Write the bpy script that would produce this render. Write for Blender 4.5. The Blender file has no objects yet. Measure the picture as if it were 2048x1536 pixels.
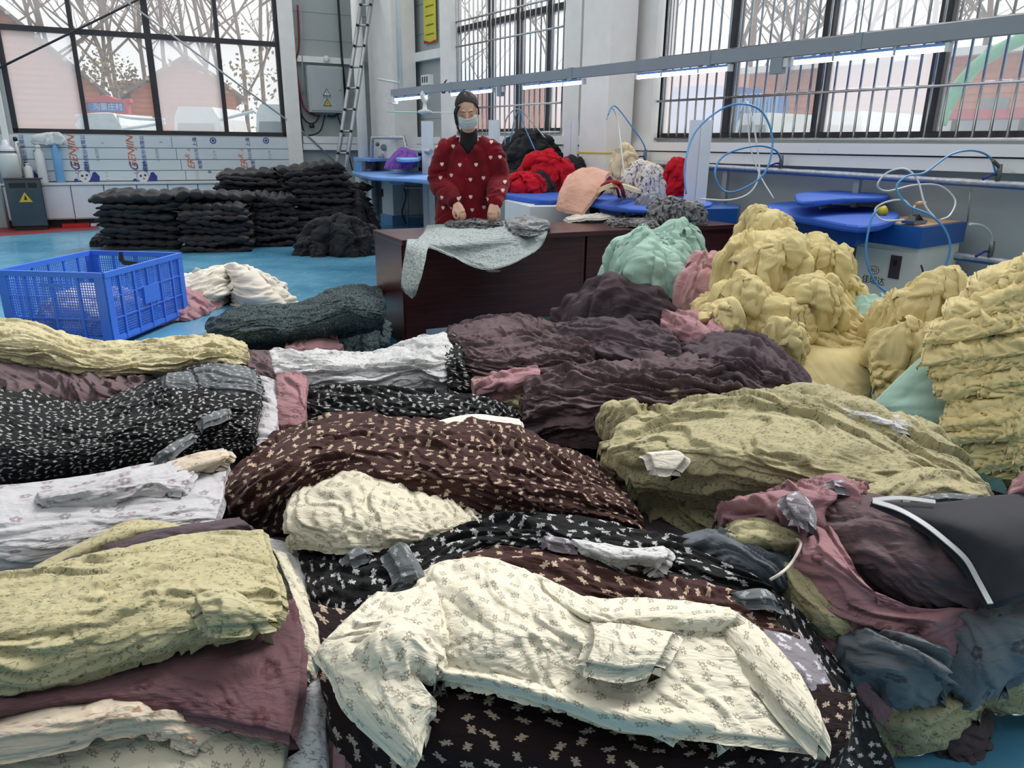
import bpy, bmesh, math, random
import numpy as np
from mathutils import Vector, Matrix
random.seed(7)
sc = bpy.context.scene
col = sc.collection
PI = math.pi

# ---------------------------------------------------------------- camera
CAMH = 1.3
F_PX = 1475.0
PITCH = math.radians(18.0)
ROLL = 0.0115
cam_d = bpy.data.cameras.new('camera')
cam_d.sensor_width = 36.0
cam_d.lens = 36.0 * F_PX / 2048.0
cam_d.clip_start = 0.05
cam_d.clip_end = 400
cam = bpy.data.objects.new('camera', cam_d)
col.objects.link(cam)
CR = Matrix.Rotation(PI / 2 - PITCH, 3, 'X') @ Matrix.Rotation(ROLL, 3, 'Z')
cam.matrix_world = Matrix.Translation((0, 0, CAMH)) @ CR.to_4x4()
sc.camera = cam

# ---------------------------------------------------------------- sky, sun and exposure
world = bpy.data.worlds.new('overcast_sky')
sc.world = world
world.use_nodes = True
wn = world.node_tree.nodes
wl = world.node_tree.links
bg = wn['Background']
tc = wn.new('ShaderNodeTexCoord'); sx = wn.new('ShaderNodeSeparateXYZ'); rp = wn.new('ShaderNodeValToRGB')
wl.new(tc.outputs['Generated'], sx.inputs[0]); wl.new(sx.outputs['Z'], rp.inputs[0])
rp.color_ramp.elements[0].position = 0.0; rp.color_ramp.elements[0].color = (0.97, 0.965, 0.96, 1)
rp.color_ramp.elements[1].position = 0.7; rp.color_ramp.elements[1].color = (0.94, 0.945, 0.95, 1)
wl.new(rp.outputs[0], bg.inputs[0])
bg.inputs[1].default_value = .86
sun_d = bpy.data.lights.new('sun', 'SUN'); sun_d.energy = 2.7; sun_d.angle = math.radians(22); sun_d.color = (1, 0.99, 0.98)
sun = bpy.data.objects.new('sun', sun_d); col.objects.link(sun)
sun.rotation_euler = (math.radians(42), 0, math.radians(140))
sc.view_settings.view_transform = 'Standard'
sc.view_settings.look = 'None'
sc.view_settings.exposure = 0.42
sc.view_settings.gamma = 1.0
sc.view_settings.use_curve_mapping = False
sc.cycles.max_bounces = 6
sc.cycles.diffuse_bounces = 3
sc.cycles.glossy_bounces = 3
sc.cycles.transparent_max_bounces = 16
sc.cycles.use_denoising = True

# ---------------------------------------------------------------- measuring helpers
def ray(px, py):
    v = CR @ Vector(((px - 1024) / F_PX, -(py - 768) / F_PX, -1.0))
    return v
def Zp(px, py, z):
    v = ray(px, py); t = (z - CAMH) / v.z
    return Vector((v.x * t, v.y * t, z))
def Dp(px, py, Y):
    v = ray(px, py); t = Y / v.y
    return Vector((v.x * t, Y, CAMH + v.z * t))
CORNER = Vector((-2.4, 14.1, 0))
WALLS = {'B': (CORNER, Vector((-.8986, -.4389, 0)), Vector((.4389, -.8986, 0))),
         'R': (CORNER, Vector((.562, -.827, 0)), Vector((-.827, -.562, 0)))}
def wp(w, px, py, n=0.0):
    """where a line of sight meets a wall (moved n into the room): metres along the wall and height"""
    o, d, nn = WALLS[w]
    v = ray(px, py); c = Vector((0, 0, CAMH)); o2 = o + nn * n
    t = (o2 - c).dot(nn) / v.dot(nn)
    p = c + v * t
    return (p - o2).dot(d), p.z
def wpt(w, s, z, n=0.0):
    o, d, nn = WALLS[w]
    p = o + d * s + nn * n
    return Vector((p.x, p.y, z))

# ---------------------------------------------------------------- noise
_pm = {}
def _grad(ix, iy, seed):
    h = (ix * 374761393 + iy * 668265263 + seed * 1274126177) & 0x7fffffff
    h = ((h ^ (h >> 13)) * 1274126177) & 0x7fffffff
    a = ((h ^ (h >> 16)) & 0xffff) / 65536.0 * 2 * PI
    return np.cos(a), np.sin(a)
def pn(x, y, seed=0):
    x = np.asarray(x, float); y = np.asarray(y, float)
    xi = np.floor(x).astype(np.int64); yi = np.floor(y).astype(np.int64)
    fx = x - xi; fy = y - yi
    u = fx * fx * fx * (fx * (fx * 6 - 15) + 10); v = fy * fy * fy * (fy * (fy * 6 - 15) + 10)
    def g(a, b):
        cx, cy = _grad(xi + a, yi + b, seed)
        return cx * (fx - a) + cy * (fy - b)
    n0 = g(0, 0) * (1 - u) + g(1, 0) * u
    n1 = g(0, 1) * (1 - u) + g(1, 1) * u
    return (n0 * (1 - v) + n1 * v) * 1.5
def fbm(x, y, seed=0, o=3):
    r = 0; a = 1; f = 1
    for k in range(o):
        r = r + a * pn(x * f, y * f, seed + k * 17); a *= .5; f *= 2.03
    return r

# ---------------------------------------------------------------- object helpers
def tag(o, label=None, cat=None, group=None, kind=None):
    if label: o['label'] = label
    if cat: o['category'] = cat
    if group: o['group'] = group
    if kind: o['kind'] = kind
    return o
def link_mesh(name, me, mat=None, parent=None, smooth=True):
    if mat is not None and len(me.materials) == 0: me.materials.append(mat)
    o = bpy.data.objects.new(name, me); col.objects.link(o)
    if parent: o.parent = parent
    return o
def empty(name, loc=(0, 0, 0), rz=0, parent=None):
    o = bpy.data.objects.new(name, None); col.objects.link(o)
    o.location = loc; o.rotation_euler = (0, 0, rz); o.empty_display_size = .1
    return o
def thing(name, label, cat, loc=(0, 0, 0), rz=0, group=None):
    return tag(empty(name, loc, rz), label, cat, group)
def copy_tree(o, parent=None):
    c = o.copy(); col.objects.link(c)
    if parent: c.parent = parent
    for ch in list(o.children): copy_tree(ch, c)
    return c

class MB:
    """collects verts and faces of ONE mesh"""
    def __init__(s): s.v = []; s.f = []; s.sm = []; s.mi = []; s.cur = 0
    def add(s, vs, fs, smooth=False):
        b = len(s.v); s.v += [tuple(p) for p in vs]
        for f in fs:
            s.f.append(tuple(i + b for i in f)); s.sm.append(smooth); s.mi.append(s.cur)
        return s
    def box(s, x0, x1, y0, y1, z0, z1, M=None):
        vs = [Vector((x, y, z)) for z in (z0, z1) for y in (y0, y1) for x in (x0, x1)]
        if M is not None: vs = [M @ p for p in vs]
        return s.add(vs, [(0, 2, 3, 1), (4, 5, 7, 6), (0, 1, 5, 4), (2, 6, 7, 3), (0, 4, 6, 2), (1, 3, 7, 5)])
    def bbox(s, x0, x1, y0, y1, z0, z1, b=.01, M=None):
        """box with chamfered edges"""
        bm = bmesh.new(); bmesh.ops.create_cube(bm, size=1)
        for v in bm.verts:
            v.co = Vector(((x0 + x1) / 2 + v.co.x * (x1 - x0), (y0 + y1) / 2 + v.co.y * (y1 - y0), (z0 + z1) / 2 + v.co.z * (z1 - z0)))
        bmesh.ops.bevel(bm, geom=bm.edges[:], offset=b, segments=2, affect='EDGES', profile=.6)
        vs = [v.co.copy() for v in bm.verts]; bm.verts.index_update()
        fs = [[v.index for v in f.verts] for f in bm.faces]; bm.free()
        if M is not None: vs = [M @ p for p in vs]
        return s.add(vs, fs)
    def wbox(s, w, s0, s1, z0, z1, n0, n1):
        vs = [wpt(w, a, z, n) for z in (z0, z1) for n in (n0, n1) for a in (s0, s1)]
        return s.add(vs, [(0, 2, 3, 1), (4, 5, 7, 6), (0, 1, 5, 4), (2, 6, 7, 3), (0, 4, 6, 2), (1, 3, 7, 5)])
    def prism(s, poly, z0, z1, M=None, axis='z'):
        n = len(poly)
        def mk(a, b, c):
            return Vector((a, b, c)) if axis == 'z' else (Vector((a, c, b)) if axis == 'y' else Vector((c, a, b)))
        vs = [mk(x, y, z0) for x, y in poly] + [mk(x, y, z1) for x, y in poly]
        if M is not None: vs = [M @ p for p in vs]
        fs = [tuple(range(n))[::-1], tuple(range(n, 2 * n))] + [(i, (i + 1) % n, n + (i + 1) % n, n + i) for i in range(n)]
        return s.add(vs, fs)
    def tube(s, pts, r, n=8, cap=True, M=None):
        pts = [Vector(p) for p in pts]
        rs = r if isinstance(r, (list, tuple)) else [r] * len(pts)
        vs = []; k = len(pts); up = None
        for i in range(k):
            t = (pts[min(i + 1, k - 1)] - pts[max(i - 1, 0)])
            t = t.normalized() if t.length > 1e-9 else Vector((0, 0, 1))
            if up is None:
                up = Vector((0, 0, 1)) if abs(t.z) < .9 else Vector((1, 0, 0))
            a = t.cross(up)
            if a.length < 1e-6: a = t.orthogonal()
            a.normalize(); b = a.cross(t); up = b
            for j in range(n):
                c = 2 * PI * j / n
                vs.append(pts[i] + a * math.cos(c) * rs[i] + b * math.sin(c) * rs[i])
        if M is not None: vs = [M @ p for p in vs]
        fs = [(i * n + j, i * n + (j + 1) % n, (i + 1) * n + (j + 1) % n, (i + 1) * n + j) for i in range(k - 1) for j in range(n)]
        s.add(vs, fs, True)
        if cap:
            b = len(s.v) - k * n
            s.f.append(tuple(b + j for j in range(n))[::-1]); s.sm.append(False); s.mi.append(s.cur)
            s.f.append(tuple(b + (k - 1) * n + j for j in range(n))); s.sm.append(False); s.mi.append(s.cur)
        return s
    def lathe(s, prof, n=20, M=None):
        vs = []; k = len(prof)
        for r, z in prof:
            for j in range(n):
                c = 2 * PI * j / n; vs.append(Vector((r * math.cos(c), r * math.sin(c), z)))
        if M is not None: vs = [M @ p for p in vs]
        fs = [(i * n + j, i * n + (j + 1) % n, (i + 1) * n + (j + 1) % n, (i + 1) * n + j) for i in range(k - 1) for j in range(n)]
        fs += [tuple(range(n))[::-1], tuple((k - 1) * n + j for j in range(n))]
        return s.add(vs, fs, True)
    def build(s, name, mat=None, parent=None):
        me = bpy.data.meshes.new(name)
        me.from_pydata(s.v, [], s.f)
        me.polygons.foreach_set('use_smooth', s.sm)
        if isinstance(mat, (list, tuple)):
            for m in mat: me.materials.append(m)
            me.polygons.foreach_set('material_index', s.mi); mat = None
        me.update()
        o = link_mesh(name, me, mat, parent)
        if any(s.sm) and not all(s.sm):
            pass
        return o
def smooth_pts(pts, n=8):
    """Catmull-Rom through 3D points"""
    P = [Vector(p) for p in pts]; P = [P[0] * 2 - P[1]] + P + [P[-1] * 2 - P[-2]]
    out = []
    for i in range(1, len(P) - 2):
        for k in range(n):
            t = k / n
            out.append(.5 * ((2 * P[i]) + (P[i + 1] - P[i - 1]) * t + (2 * P[i - 1] - 5 * P[i] + 4 * P[i + 1] - P[i + 2]) * t * t + (-P[i - 1] + 3 * P[i] - 3 * P[i + 1] + P[i + 2]) * t ** 3))
    out.append(P[-2]); return out
def text_obj(name, body, mat, M, size, parent=None, extrude=.0008, shear=0, ax='CENTER', ay='CENTER', spacing=1.0):
    c = bpy.data.curves.new(name, 'FONT'); c.body = body; c.size = size; c.extrude = extrude; c.shear = shear
    c.align_x = ax; c.align_y = ay; c.space_character = spacing
    o = bpy.data.objects.new('tmp', c); col.objects.link(o)
    dg = bpy.context.evaluated_depsgraph_get(); dg.update()
    me = bpy.data.meshes.new_from_object(o.evaluated_get(dg))
    bpy.data.objects.remove(o); me.transform(M); me.name = name
    me.materials.clear(); me.materials.append(mat)
    return link_mesh(name, me, None, parent)
# ---------------------------------------------------------------- materials
def srgb(r, g, b):
    f = lambda c: (c / 255 / 12.92) if c / 255 <= .04045 else ((c / 255 + .055) / 1.055) ** 2.4
    return (f(r), f(g), f(b), 1)
class NT:
    def __init__(s, name):
        s.m = bpy.data.materials.new(name); s.m.use_nodes = True
        s.t = s.m.node_tree; s.n = s.t.nodes; s.b = s.n['Principled BSDF']; s.out = s.n['Material Output']
    def l(s, a, b): s.t.links.new(a, b); return s
    def new(s, t, **k):
        n = s.n.new(t)
        for a, b in k.items(): setattr(n, a, b)
        return n
    def math(s, op, a, b=None, c=None, clamp=False):
        n = s.n.new('ShaderNodeMath'); n.operation = op; n.use_clamp = clamp
        for i, x in enumerate((a, b, c)):
            if x is None: continue
            if isinstance(x, (int, float)): n.inputs[i].default_value = x
            else: s.l(x, n.inputs[i])
        return n.outputs[0]
    def vmath(s, op, a, b=None, out=0):
        n = s.n.new('ShaderNodeVectorMath'); n.operation = op
        for i, x in enumerate((a, b)):
            if x is None: continue
            if isinstance(x, (tuple, list)): n.inputs[i].default_value = x
            else: s.l(x, n.inputs[i])
        return n.outputs[out]
    def mix(s, f, a, b):
        n = s.n.new('ShaderNodeMix'); n.data_type = 'RGBA'
        if isinstance(f, (int, float)): n.inputs[0].default_value = f
        else: s.l(f, n.inputs[0])
        for i, x in ((6, a), (7, b)):
            if isinstance(x, (tuple, list)): n.inputs[i].default_value = x
            else: s.l(x, n.inputs[i])
        return n.outputs[2]
    def noise(s, scale, detail=3, vec=None, rough=.5, dist=0, stretch=None, coord='Object'):
        n = s.n.new('ShaderNodeTexNoise'); n.inputs['Scale'].default_value = scale; n.inputs['Detail'].default_value = detail
        n.inputs['Roughness'].default_value = rough; n.inputs['Distortion'].default_value = dist
        if vec is None: vec = s.coord(coord)
        if stretch:
            mp = s.n.new('ShaderNodeMapping'); mp.inputs['Scale'].default_value = stretch; s.l(vec, mp.inputs[0]); vec = mp.outputs[0]
        s.l(vec, n.inputs['Vector']); return n.outputs[0]
    def coord(s, which='Object'):
        k = '_tc'
        if not hasattr(s, k): s._tc = s.n.new('ShaderNodeTexCoord')
        return s._tc.outputs[which]
    def ramp(s, f, p0, p1, c0=(0, 0, 0, 1), c1=(1, 1, 1, 1)):
        n = s.n.new('ShaderNodeValToRGB'); n.color_ramp.elements[0].position = p0; n.color_ramp.elements[1].position = p1
        n.color_ramp.elements[0].color = c0; n.color_ramp.elements[1].color = c1; s.l(f, n.inputs[0]); return n.outputs[0]
    def bump(s, h, strength=.3, dist=.01):
        n = s.n.new('ShaderNodeBump'); n.inputs['Strength'].default_value = strength; n.inputs['Distance'].default_value = dist
        s.l(h, n.inputs['Height']); s.l(n.outputs[0], s.b.inputs['Normal'])
    def set(s, col=None, rough=None, metal=None, **k):
        if col is not None:
            if isinstance(col, (tuple, list)): s.b.inputs['Base Color'].default_value = col
            else: s.l(col, s.b.inputs['Base Color'])
        if rough is not None:
            if isinstance(rough, (int, float)): s.b.inputs['Roughness'].default_value = rough
            else: s.l(rough, s.b.inputs['Roughness'])
        if metal is not None: s.b.inputs['Metallic'].default_value = metal
        for a, b in k.items(): s.b.inputs[a.replace('_', ' ')].default_value = b
        return s
_mc = {}
def plain(name, c, rough=.5, metal=0, var=.12, scale=6, bump=0, **k):
    if name in _mc: return _mc[name]
    t = NT(name); n = t.noise(scale, 4)
    d = tuple(max(0, x * (1 - var)) for x in c[:3]) + (1,); e = tuple(min(1, x * (1 + var * .6)) for x in c[:3]) + (1,)
    t.set(t.mix(t.ramp(n, .3, .7), d, e), rough, metal, **k)
    if bump: t.bump(t.noise(scale * 12, 3), bump, .002)
    _mc[name] = t.m; return t.m

# ---- fabric prints, laid out in the cloth's own UV space (metres)
def cells(t, size, rnd=.35):
    """jittered grid of motifs: returns local x, y (in units of size, rotated at random) and a random value"""
    uv = t.coord('UV')
    sc_ = t.vmath('MULTIPLY', uv, (1 / size, 1 / size, 0))
    v = t.new('ShaderNodeTexVoronoi', voronoi_dimensions='2D'); v.inputs['Scale'].default_value = 1; v.inputs['Randomness'].default_value = rnd
    t.l(sc_, v.inputs['Vector'])
    loc = t.vmath('SUBTRACT', sc_, v.outputs['Position'])
    sp = t.new('ShaderNodeSeparateColor'); t.l(v.outputs['Color'], sp.inputs[0])
    ang = t.math('MULTIPLY', sp.outputs[0], 6.283)
    rot = t.new('ShaderNodeVectorRotate', rotation_type='Z_AXIS'); t.l(loc, rot.inputs['Vector']); t.l(ang, rot.inputs['Angle'])
    s = t.new('ShaderNodeSeparateXYZ'); t.l(rot.outputs[0], s.inputs[0])
    return s.outputs[0], s.outputs[1], sp.outputs[1], sp.outputs[2]
def circ(t, x, y, cx, cy, r, ky=1.0):
    dx = t.math('SUBTRACT', x, cx); dy = t.math('MULTIPLY', t.math('SUBTRACT', y, cy), ky)
    return t.math('SUBTRACT', t.math('SQRT', t.math('ADD', t.math('MULTIPLY', dx, dx), t.math('MULTIPLY', dy, dy))), r)
def bear(t, x, y):
    ax = t.math('ABSOLUTE', x)
    d = circ(t, x, y, 0, .13, .12)
    d = t.math('MINIMUM', d, circ(t, ax, y, .10, .235, .05))
    d = t.math('MINIMUM', d, circ(t, x, y, 0, -.06, .10))
    d = t.math('MINIMUM', d, circ(t, ax, y, .13, -.03, .045))
    d = t.math('MINIMUM', d, circ(t, ax, y, .085, -.2, .055, .75))
    return d
def fab_finish(t, colr, rough=.85, bump=.25, weave=True, sheen=.05):
    t.set(colr, rough)
    t.b.inputs['Sheen Weight'].default_value = sheen; t.b.inputs['Sheen Roughness'].default_value = .5
    t.b.inputs['Specular IOR Level'].default_value = .15
    r1 = t.math('ABSOLUTE', t.math('SUBTRACT', t.noise(9, 3, vec=t.coord('UV'), rough=.55, dist=.8, stretch=(1, 2.4, 1)), .5))
    r2 = t.math('ABSOLUTE', t.math('SUBTRACT', t.noise(24, 3, vec=t.coord('UV'), rough=.6, dist=.6, stretch=(1, 1.8, 1)), .5))
    h = t.math('ADD', t.math('MULTIPLY', r1, -2.2), t.math('MULTIPLY', r2, -.9))
    t.bump(h, bump * 2.0, .011)
    return t.m
def fab_plain(name, c, var=.12, stripes=None, **k):
    if name in _mc: return _mc[name]
    t = NT(name); n = t.noise(5, 3, vec=t.coord('UV'))
    d = tuple(x * (1 - var) for x in c[:3]) + (1,); e = tuple(min(1, x * (1 + var)) for x in c[:3]) + (1,)
    cc = t.mix(t.ramp(n, .3, .7), d, e)
    fab_finish(t, cc, **k)
    if stripes:
        w = t.new('ShaderNodeTexWave', wave_type='BANDS', bands_direction='X'); w.inputs['Scale'].default_value = stripes
        w.inputs['Distortion'].default_value = 1.2; w.inputs['Detail'].default_value = 1; t.l(t.coord('UV'), w.inputs['Vector'])
        h2 = t.noise(13, 4, vec=t.coord('UV'), rough=.6)
        for l in list(t.b.inputs['Normal'].links): t.t.links.remove(l)
        t.bump(t.math('ADD', t.math('MULTIPLY', w.outputs[1], .35), h2), .5, .006)
    _mc[name] = t.m; return t.m
def fab_bear(name, base, ink, size=.036, outline=False, rnd=.55, **k):
    if name in _mc: return _mc[name]
    t = NT(name); x, y, r1, r2 = cells(t, size, rnd); d = bear(t, x, y)
    if outline:
        e = t.math('SUBTRACT', t.math('ABSOLUTE', t.math('ADD', d, .015)), .013)
        face = t.math('MINIMUM', circ(t, t.math('ABSOLUTE', x), y, .045, .15, .014), circ(t, x, y, 0, .1, .03))
        d = t.math('MINIMUM', e, face)
    m = t.math('SUBTRACT', 1, t.math('MULTIPLY', t.math('ADD', d, .006), 60, clamp=True), clamp=True)
    n = t.noise(5, 3, vec=t.coord('UV'))
    b2 = tuple(c * .88 for c in base[:3]) + (1,)
    bc = t.mix(t.ramp(n, .3, .7), b2, base)
    fab_finish(t, t.mix(t.math('MULTIPLY', m, .8), bc, ink), **k)
    _mc[name] = t.m; return t.m
def fab_flower(name, base, ink, size=.085, **k):
    if name in _mc: return _mc[name]
    t = NT(name); x, y, r1, r2 = cells(t, size, .5)
    rad = t.math('SQRT', t.math('ADD', t.math('MULTIPLY', x, x), t.math('MULTIPLY', y, y)))
    d = None
    for i in range(5):
        c_ = circ(t, x, y, .16 * math.cos(i * 1.2566), .16 * math.sin(i * 1.2566), .10)
        d = c_ if d is None else t.math('MINIMUM', d, c_)
    m = t.math('SUBTRACT', 1, t.math('MULTIPLY', t.math('ADD', d, .02), 22, clamp=True), clamp=True)
    hole = t.math('MULTIPLY', t.math('SUBTRACT', rad, .03), 20, clamp=True)
    tex = t.ramp(t.noise(160, 2, vec=t.coord('UV')), .3, .65)
    m = t.math('MULTIPLY', t.math('MULTIPLY', m, hole), t.math('ADD', .45, t.math('MULTIPLY', tex, .5)))
    m = t.math('MULTIPLY', m, t.math('GREATER_THAN', r1, .3))
    n = t.noise(4, 3, vec=t.coord('UV'))
    b2 = tuple(c * .85 for c in base[:3]) + (1,)
    fab_finish(t, t.mix(m, t.mix(t.ramp(n, .3, .7), b2, base), ink), **k)
    _mc[name] = t.m; return t.m
def fab_sprig(name, base, ink, shade_ink, size=.03, amt=.5, **k):
    """loose broken strokes, like small branching marks"""
    if name in _mc: return _mc[name]
    t = NT(name); x, y, r1, r2 = cells(t, size, 1.0)
    wob = t.math('MULTIPLY', t.math('SUBTRACT', t.noise(90, 2, vec=t.coord('UV')), .5), .35)
    yy = t.math('ADD', y, wob)
    st = t.math('SUBTRACT', t.math('ABSOLUTE', t.math('ADD', yy, t.math('MULTIPLY', t.math('ABSOLUTE', x), .6))), .055)
    ln = t.math('SUBTRACT', t.math('ABSOLUTE', x), .3)
    d = t.math('MAXIMUM', st, ln)
    m = t.math('SUBTRACT', 1, t.math('MULTIPLY', d, 14, clamp=True), clamp=True)
    m = t.math('MULTIPLY', m, t.math('GREATER_THAN', r1, 1 - amt * .6))
    k_ = .0155 / size
    fl1 = t.ramp(t.noise(150 * k_, 2, vec=t.coord('UV'), dist=1.0, stretch=(.55, 1.5, 1)), .565, .62)
    fl2 = t.ramp(t.noise(34 * k_, 2, vec=t.coord('UV')), .42, .54)
    m = t.math('MAXIMUM', t.math('MULTIPLY', m, .8), t.math('MULTIPLY', fl1, fl2))
    wash_shade = t.ramp(t.noise(16, 3, vec=t.coord('UV'), dist=1.2, stretch=(.6, 2.2, 1)), .52, .72)
    n = t.noise(4, 3, vec=t.coord('UV'))
    b2 = tuple(c * .85 for c in base[:3]) + (1,)
    bc = t.mix(t.ramp(n, .3, .7), b2, base)
    bc = t.mix(t.math('MULTIPLY', wash_shade, .6), bc, shade_ink)  # darker streaks: print wash, deepened to paint shading along the ridges
    fab_finish(t, t.mix(t.math('MULTIPLY', m, .8), bc, ink), **k)
    _mc[name] = t.m; return t.m
def fab_speck(name, base, ink, scale=90, lo=.5, hi=.56, **k):
    if name in _mc: return _mc[name]
    t = NT(name); n = t.noise(scale, 3, vec=t.coord('UV'), dist=1.5)
    fab_finish(t, t.mix(t.ramp(n, lo, hi), base, ink), **k)
    _mc[name] = t.m; return t.m

M = {}
M['cream_bear'] = fab_bear('cream_teddy_print', srgb(218, 211, 190), srgb(84, 72, 60), .033, outline=True, rnd=.5)
M['cream_bear_dk'] = fab_bear('cream_teddy_print_warm', srgb(204, 196, 174), srgb(80, 70, 56), .033, outline=True, rnd=.5)
M['brown_bear'] = fab_bear('brown_teddy_print', srgb(62, 39, 36), srgb(198, 174, 150), .037, rnd=.6)
M['dkbrown_bear'] = fab_bear('dark_brown_teddy_print', srgb(34, 22, 23), srgb(186, 166, 146), .043, rnd=.55)
M['black_bear'] = fab_bear('black_teddy_print', srgb(14, 14, 16), srgb(186, 186, 186), .036, rnd=.65)
M['black_bear_s'] = fab_bear('black_small_teddy_print', srgb(13, 13, 15), srgb(180, 180, 178), .035, rnd=.7)
M['grey_bear'] = fab_bear('grey_teddy_print', srgb(100, 104, 106), srgb(160, 164, 166), .03, rnd=.6)
M['lilac_bear'] = fab_bear('lilac_grey_teddy_print', srgb(132, 126, 132), srgb(205, 200, 208), .036, rnd=.6)
M['grey_flower'] = fab_flower('pale_grey_flower_print', srgb(186, 184, 186), srgb(128, 112, 118), .058)
M['slate_flower'] = fab_flower('slate_flower_print', srgb(112, 118, 122), srgb(72, 68, 72), .066)
M['pink_flower'] = fab_flower('dusty_pink_flower_print', srgb(158, 118, 122), srgb(98, 66, 70), .066)
M['mauve_flower'] = fab_flower('mauve_flower_print', srgb(104, 76, 80), srgb(80, 50, 54), .085)
M['lime'] = fab_sprig('yellow_green_sprig_print', srgb(180, 171, 134), srgb(84, 84, 62), srgb(146, 140, 100), .0155, .75, bump=.14)
M['lime_pale'] = fab_sprig('pale_yellow_sprig_print', srgb(198, 187, 150), srgb(108, 104, 76), srgb(178, 166, 120), .016, .6)
M['lime_bright'] = fab_sprig('yellow_sprig_print_hem', srgb(186, 178, 142), srgb(74, 80, 56), srgb(150, 146, 100), .02, .6)
M['white_sprig'] = fab_sprig('white_grey_sprig_print', srgb(206, 205, 204), srgb(110, 108, 110), srgb(170, 168, 170), .017, .6)
M['beige_sprig'] = fab_sprig('beige_sprig_print', srgb(202, 188, 168), srgb(140, 104, 78), srgb(186, 160, 132), .04, .4)
M['mauve'] = fab_plain('dusky_mauve_chiffon', srgb(92, 78, 80), .2)
M['mauve_d'] = fab_plain('dark_mauve_chiffon', srgb(80, 68, 73), .2)
M['brown_ch'] = fab_plain('brown_mauve_chiffon', srgb(96, 79, 82), .22)
M['pink'] = fab_plain('dusty_pink_chiffon', srgb(168, 128, 132), .15)
M['rose'] = fab_plain('soft_rose_cotton', srgb(204, 158, 160), .1)
M['peach'] = fab_plain('peach_cotton', srgb(226, 178, 158), .1)
M['slate'] = fab_plain('slate_chiffon', srgb(96, 102, 108), .2)
M['yellow'] = fab_plain('pale_yellow_seersucker', srgb(226, 208, 152), .06, stripes=70)
M['yellow2'] = fab_plain('butter_yellow_cotton', srgb(222, 204, 148), .08)
M['ochre'] = fab_plain('deep_yellow_lining', srgb(200, 160, 60), .1)
M['mint'] = fab_plain('mint_seersucker', srgb(176, 208, 192), .08, stripes=70)
M['teal_speck'] = fab_speck('dark_teal_speckle', srgb(22, 30, 36), srgb(84, 102, 104))
M['ice_speck'] = fab_speck('pale_grey_green_speckle', srgb(176, 186, 184), srgb(112, 122, 122), 110)
M['silver'] = fab_plain('silver_grey_satin', srgb(150, 152, 154), .35, rough=.5)
M['greyblk'] = fab_speck('grey_black_marble', srgb(58, 58, 62), srgb(150, 148, 148), 24, .42, .6)
M['cream'] = fab_plain('cream_crinkle', srgb(222, 214, 200), .1)
M['black'] = fab_plain('black_cotton', srgb(38, 39, 42), .2, rough=.6)
M['black_puff'] = fab_plain('black_quilted_nylon', srgb(46, 45, 48), .15, rough=.5, sheen=.05)
M['red'] = fab_plain('bright_red_fabric', srgb(196, 26, 44), .1)
M['crimson'] = fab_plain('crimson_piping', srgb(170, 40, 40), .1)
M['ivory'] = fab_plain('ivory_quilt', srgb(228, 210, 170), .08)
M['purple'] = fab_plain('purple_fleece', srgb(140, 96, 178), .12)
M['stripe_w'] = fab_speck('white_striped_cotton', srgb(220, 214, 210), srgb(90, 90, 96), 30, .55, .6)
M['nonwoven'] = plain('black_nonwoven', srgb(44, 44, 49), .9, var=.15, scale=10, bump=.2)
M['white_trim'] = plain('white_binding', srgb(200, 200, 200), .7)
M['white_paint'] = plain('white_paint', srgb(234, 234, 232), .45, var=.06)
M['white_col'] = plain('white_column_paint', srgb(236, 234, 230), .6, var=.05)
M['grey_wall'] = plain('blue_grey_sheet', srgb(164, 172, 172), .5, var=.06, scale=2)
M['sill'] = NT('chipped_white_paint').m
t = NT('chipped_paint'); n = t.noise(9, 6, rough=.7); t.set(t.mix(t.ramp(n, .66, .70), srgb(236, 236, 234), srgb(160, 164, 166)), .5); M['sill'] = t.m
M['dark_frame'] = plain('dark_aluminium', srgb(62, 62, 66), .4, .5)
M['steel'] = plain('stainless_steel', srgb(190, 190, 190), .22, 1, var=.1, scale=12)
M['galv'] = plain('galvanised_steel', srgb(170, 174, 176), .45, .6)
M['mirror_steel'] = plain('mirror_steel', srgb(92, 92, 94), .12, 1, var=.2, scale=3)
M['alu'] = plain('ladder_aluminium', srgb(176, 180, 182), .4, .6)
M['beam'] = plain('grey_cable_tray', srgb(140, 148, 158), .5, var=.05)
M['blk'] = plain('black_rubber', srgb(26, 26, 28), .5)
M['dkred'] = plain('dark_red_cable', srgb(120, 30, 34), .5)
M['blue_box'] = plain('blue_lacquer', srgb(36, 92, 168), .35, var=.06)
M['sky_box'] = plain('light_blue_lacquer', srgb(110, 165, 215), .4, var=.06)
M['blue_pad'] = plain('blue_ironing_cover', srgb(44, 96, 196), .7, var=.08, scale=4)
M['blue_pad_l'] = plain('light_blue_ironing_cover', srgb(120, 165, 226), .7, var=.06, scale=4)
M['cream_box'] = plain('cream_lacquer', srgb(230, 226, 214), .4, var=.04)
M['white_box'] = plain('white_lacquer', srgb(226, 232, 236), .4, var=.04)
M['panel'] = plain('frosted_board', srgb(226, 228, 236), .5, var=.03)
M['blue_plastic'] = plain('blue_crate_plastic', srgb(58, 112, 214), .45, var=.06)
M['foil'] = plain('foil_wrap', srgb(196, 200, 206), .35, .6, var=.25, scale=30, bump=.6)
M['hose_blue'] = plain('blue_hose', srgb(80, 150, 205), .4)
M['hose_white'] = plain('white_hose', srgb(214, 218, 218), .4)
M['wood_handle'] = plain('wood_handle', srgb(200, 160, 120), .5)
M['brass'] = plain('brass_grey', srgb(120, 118, 108), .4, .7)
M['yellow_note'] = plain('yellow_paper', srgb(206, 200, 70), .7)
M['brown_ink'] = plain('brown_ink', srgb(130, 110, 40), .7)
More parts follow.
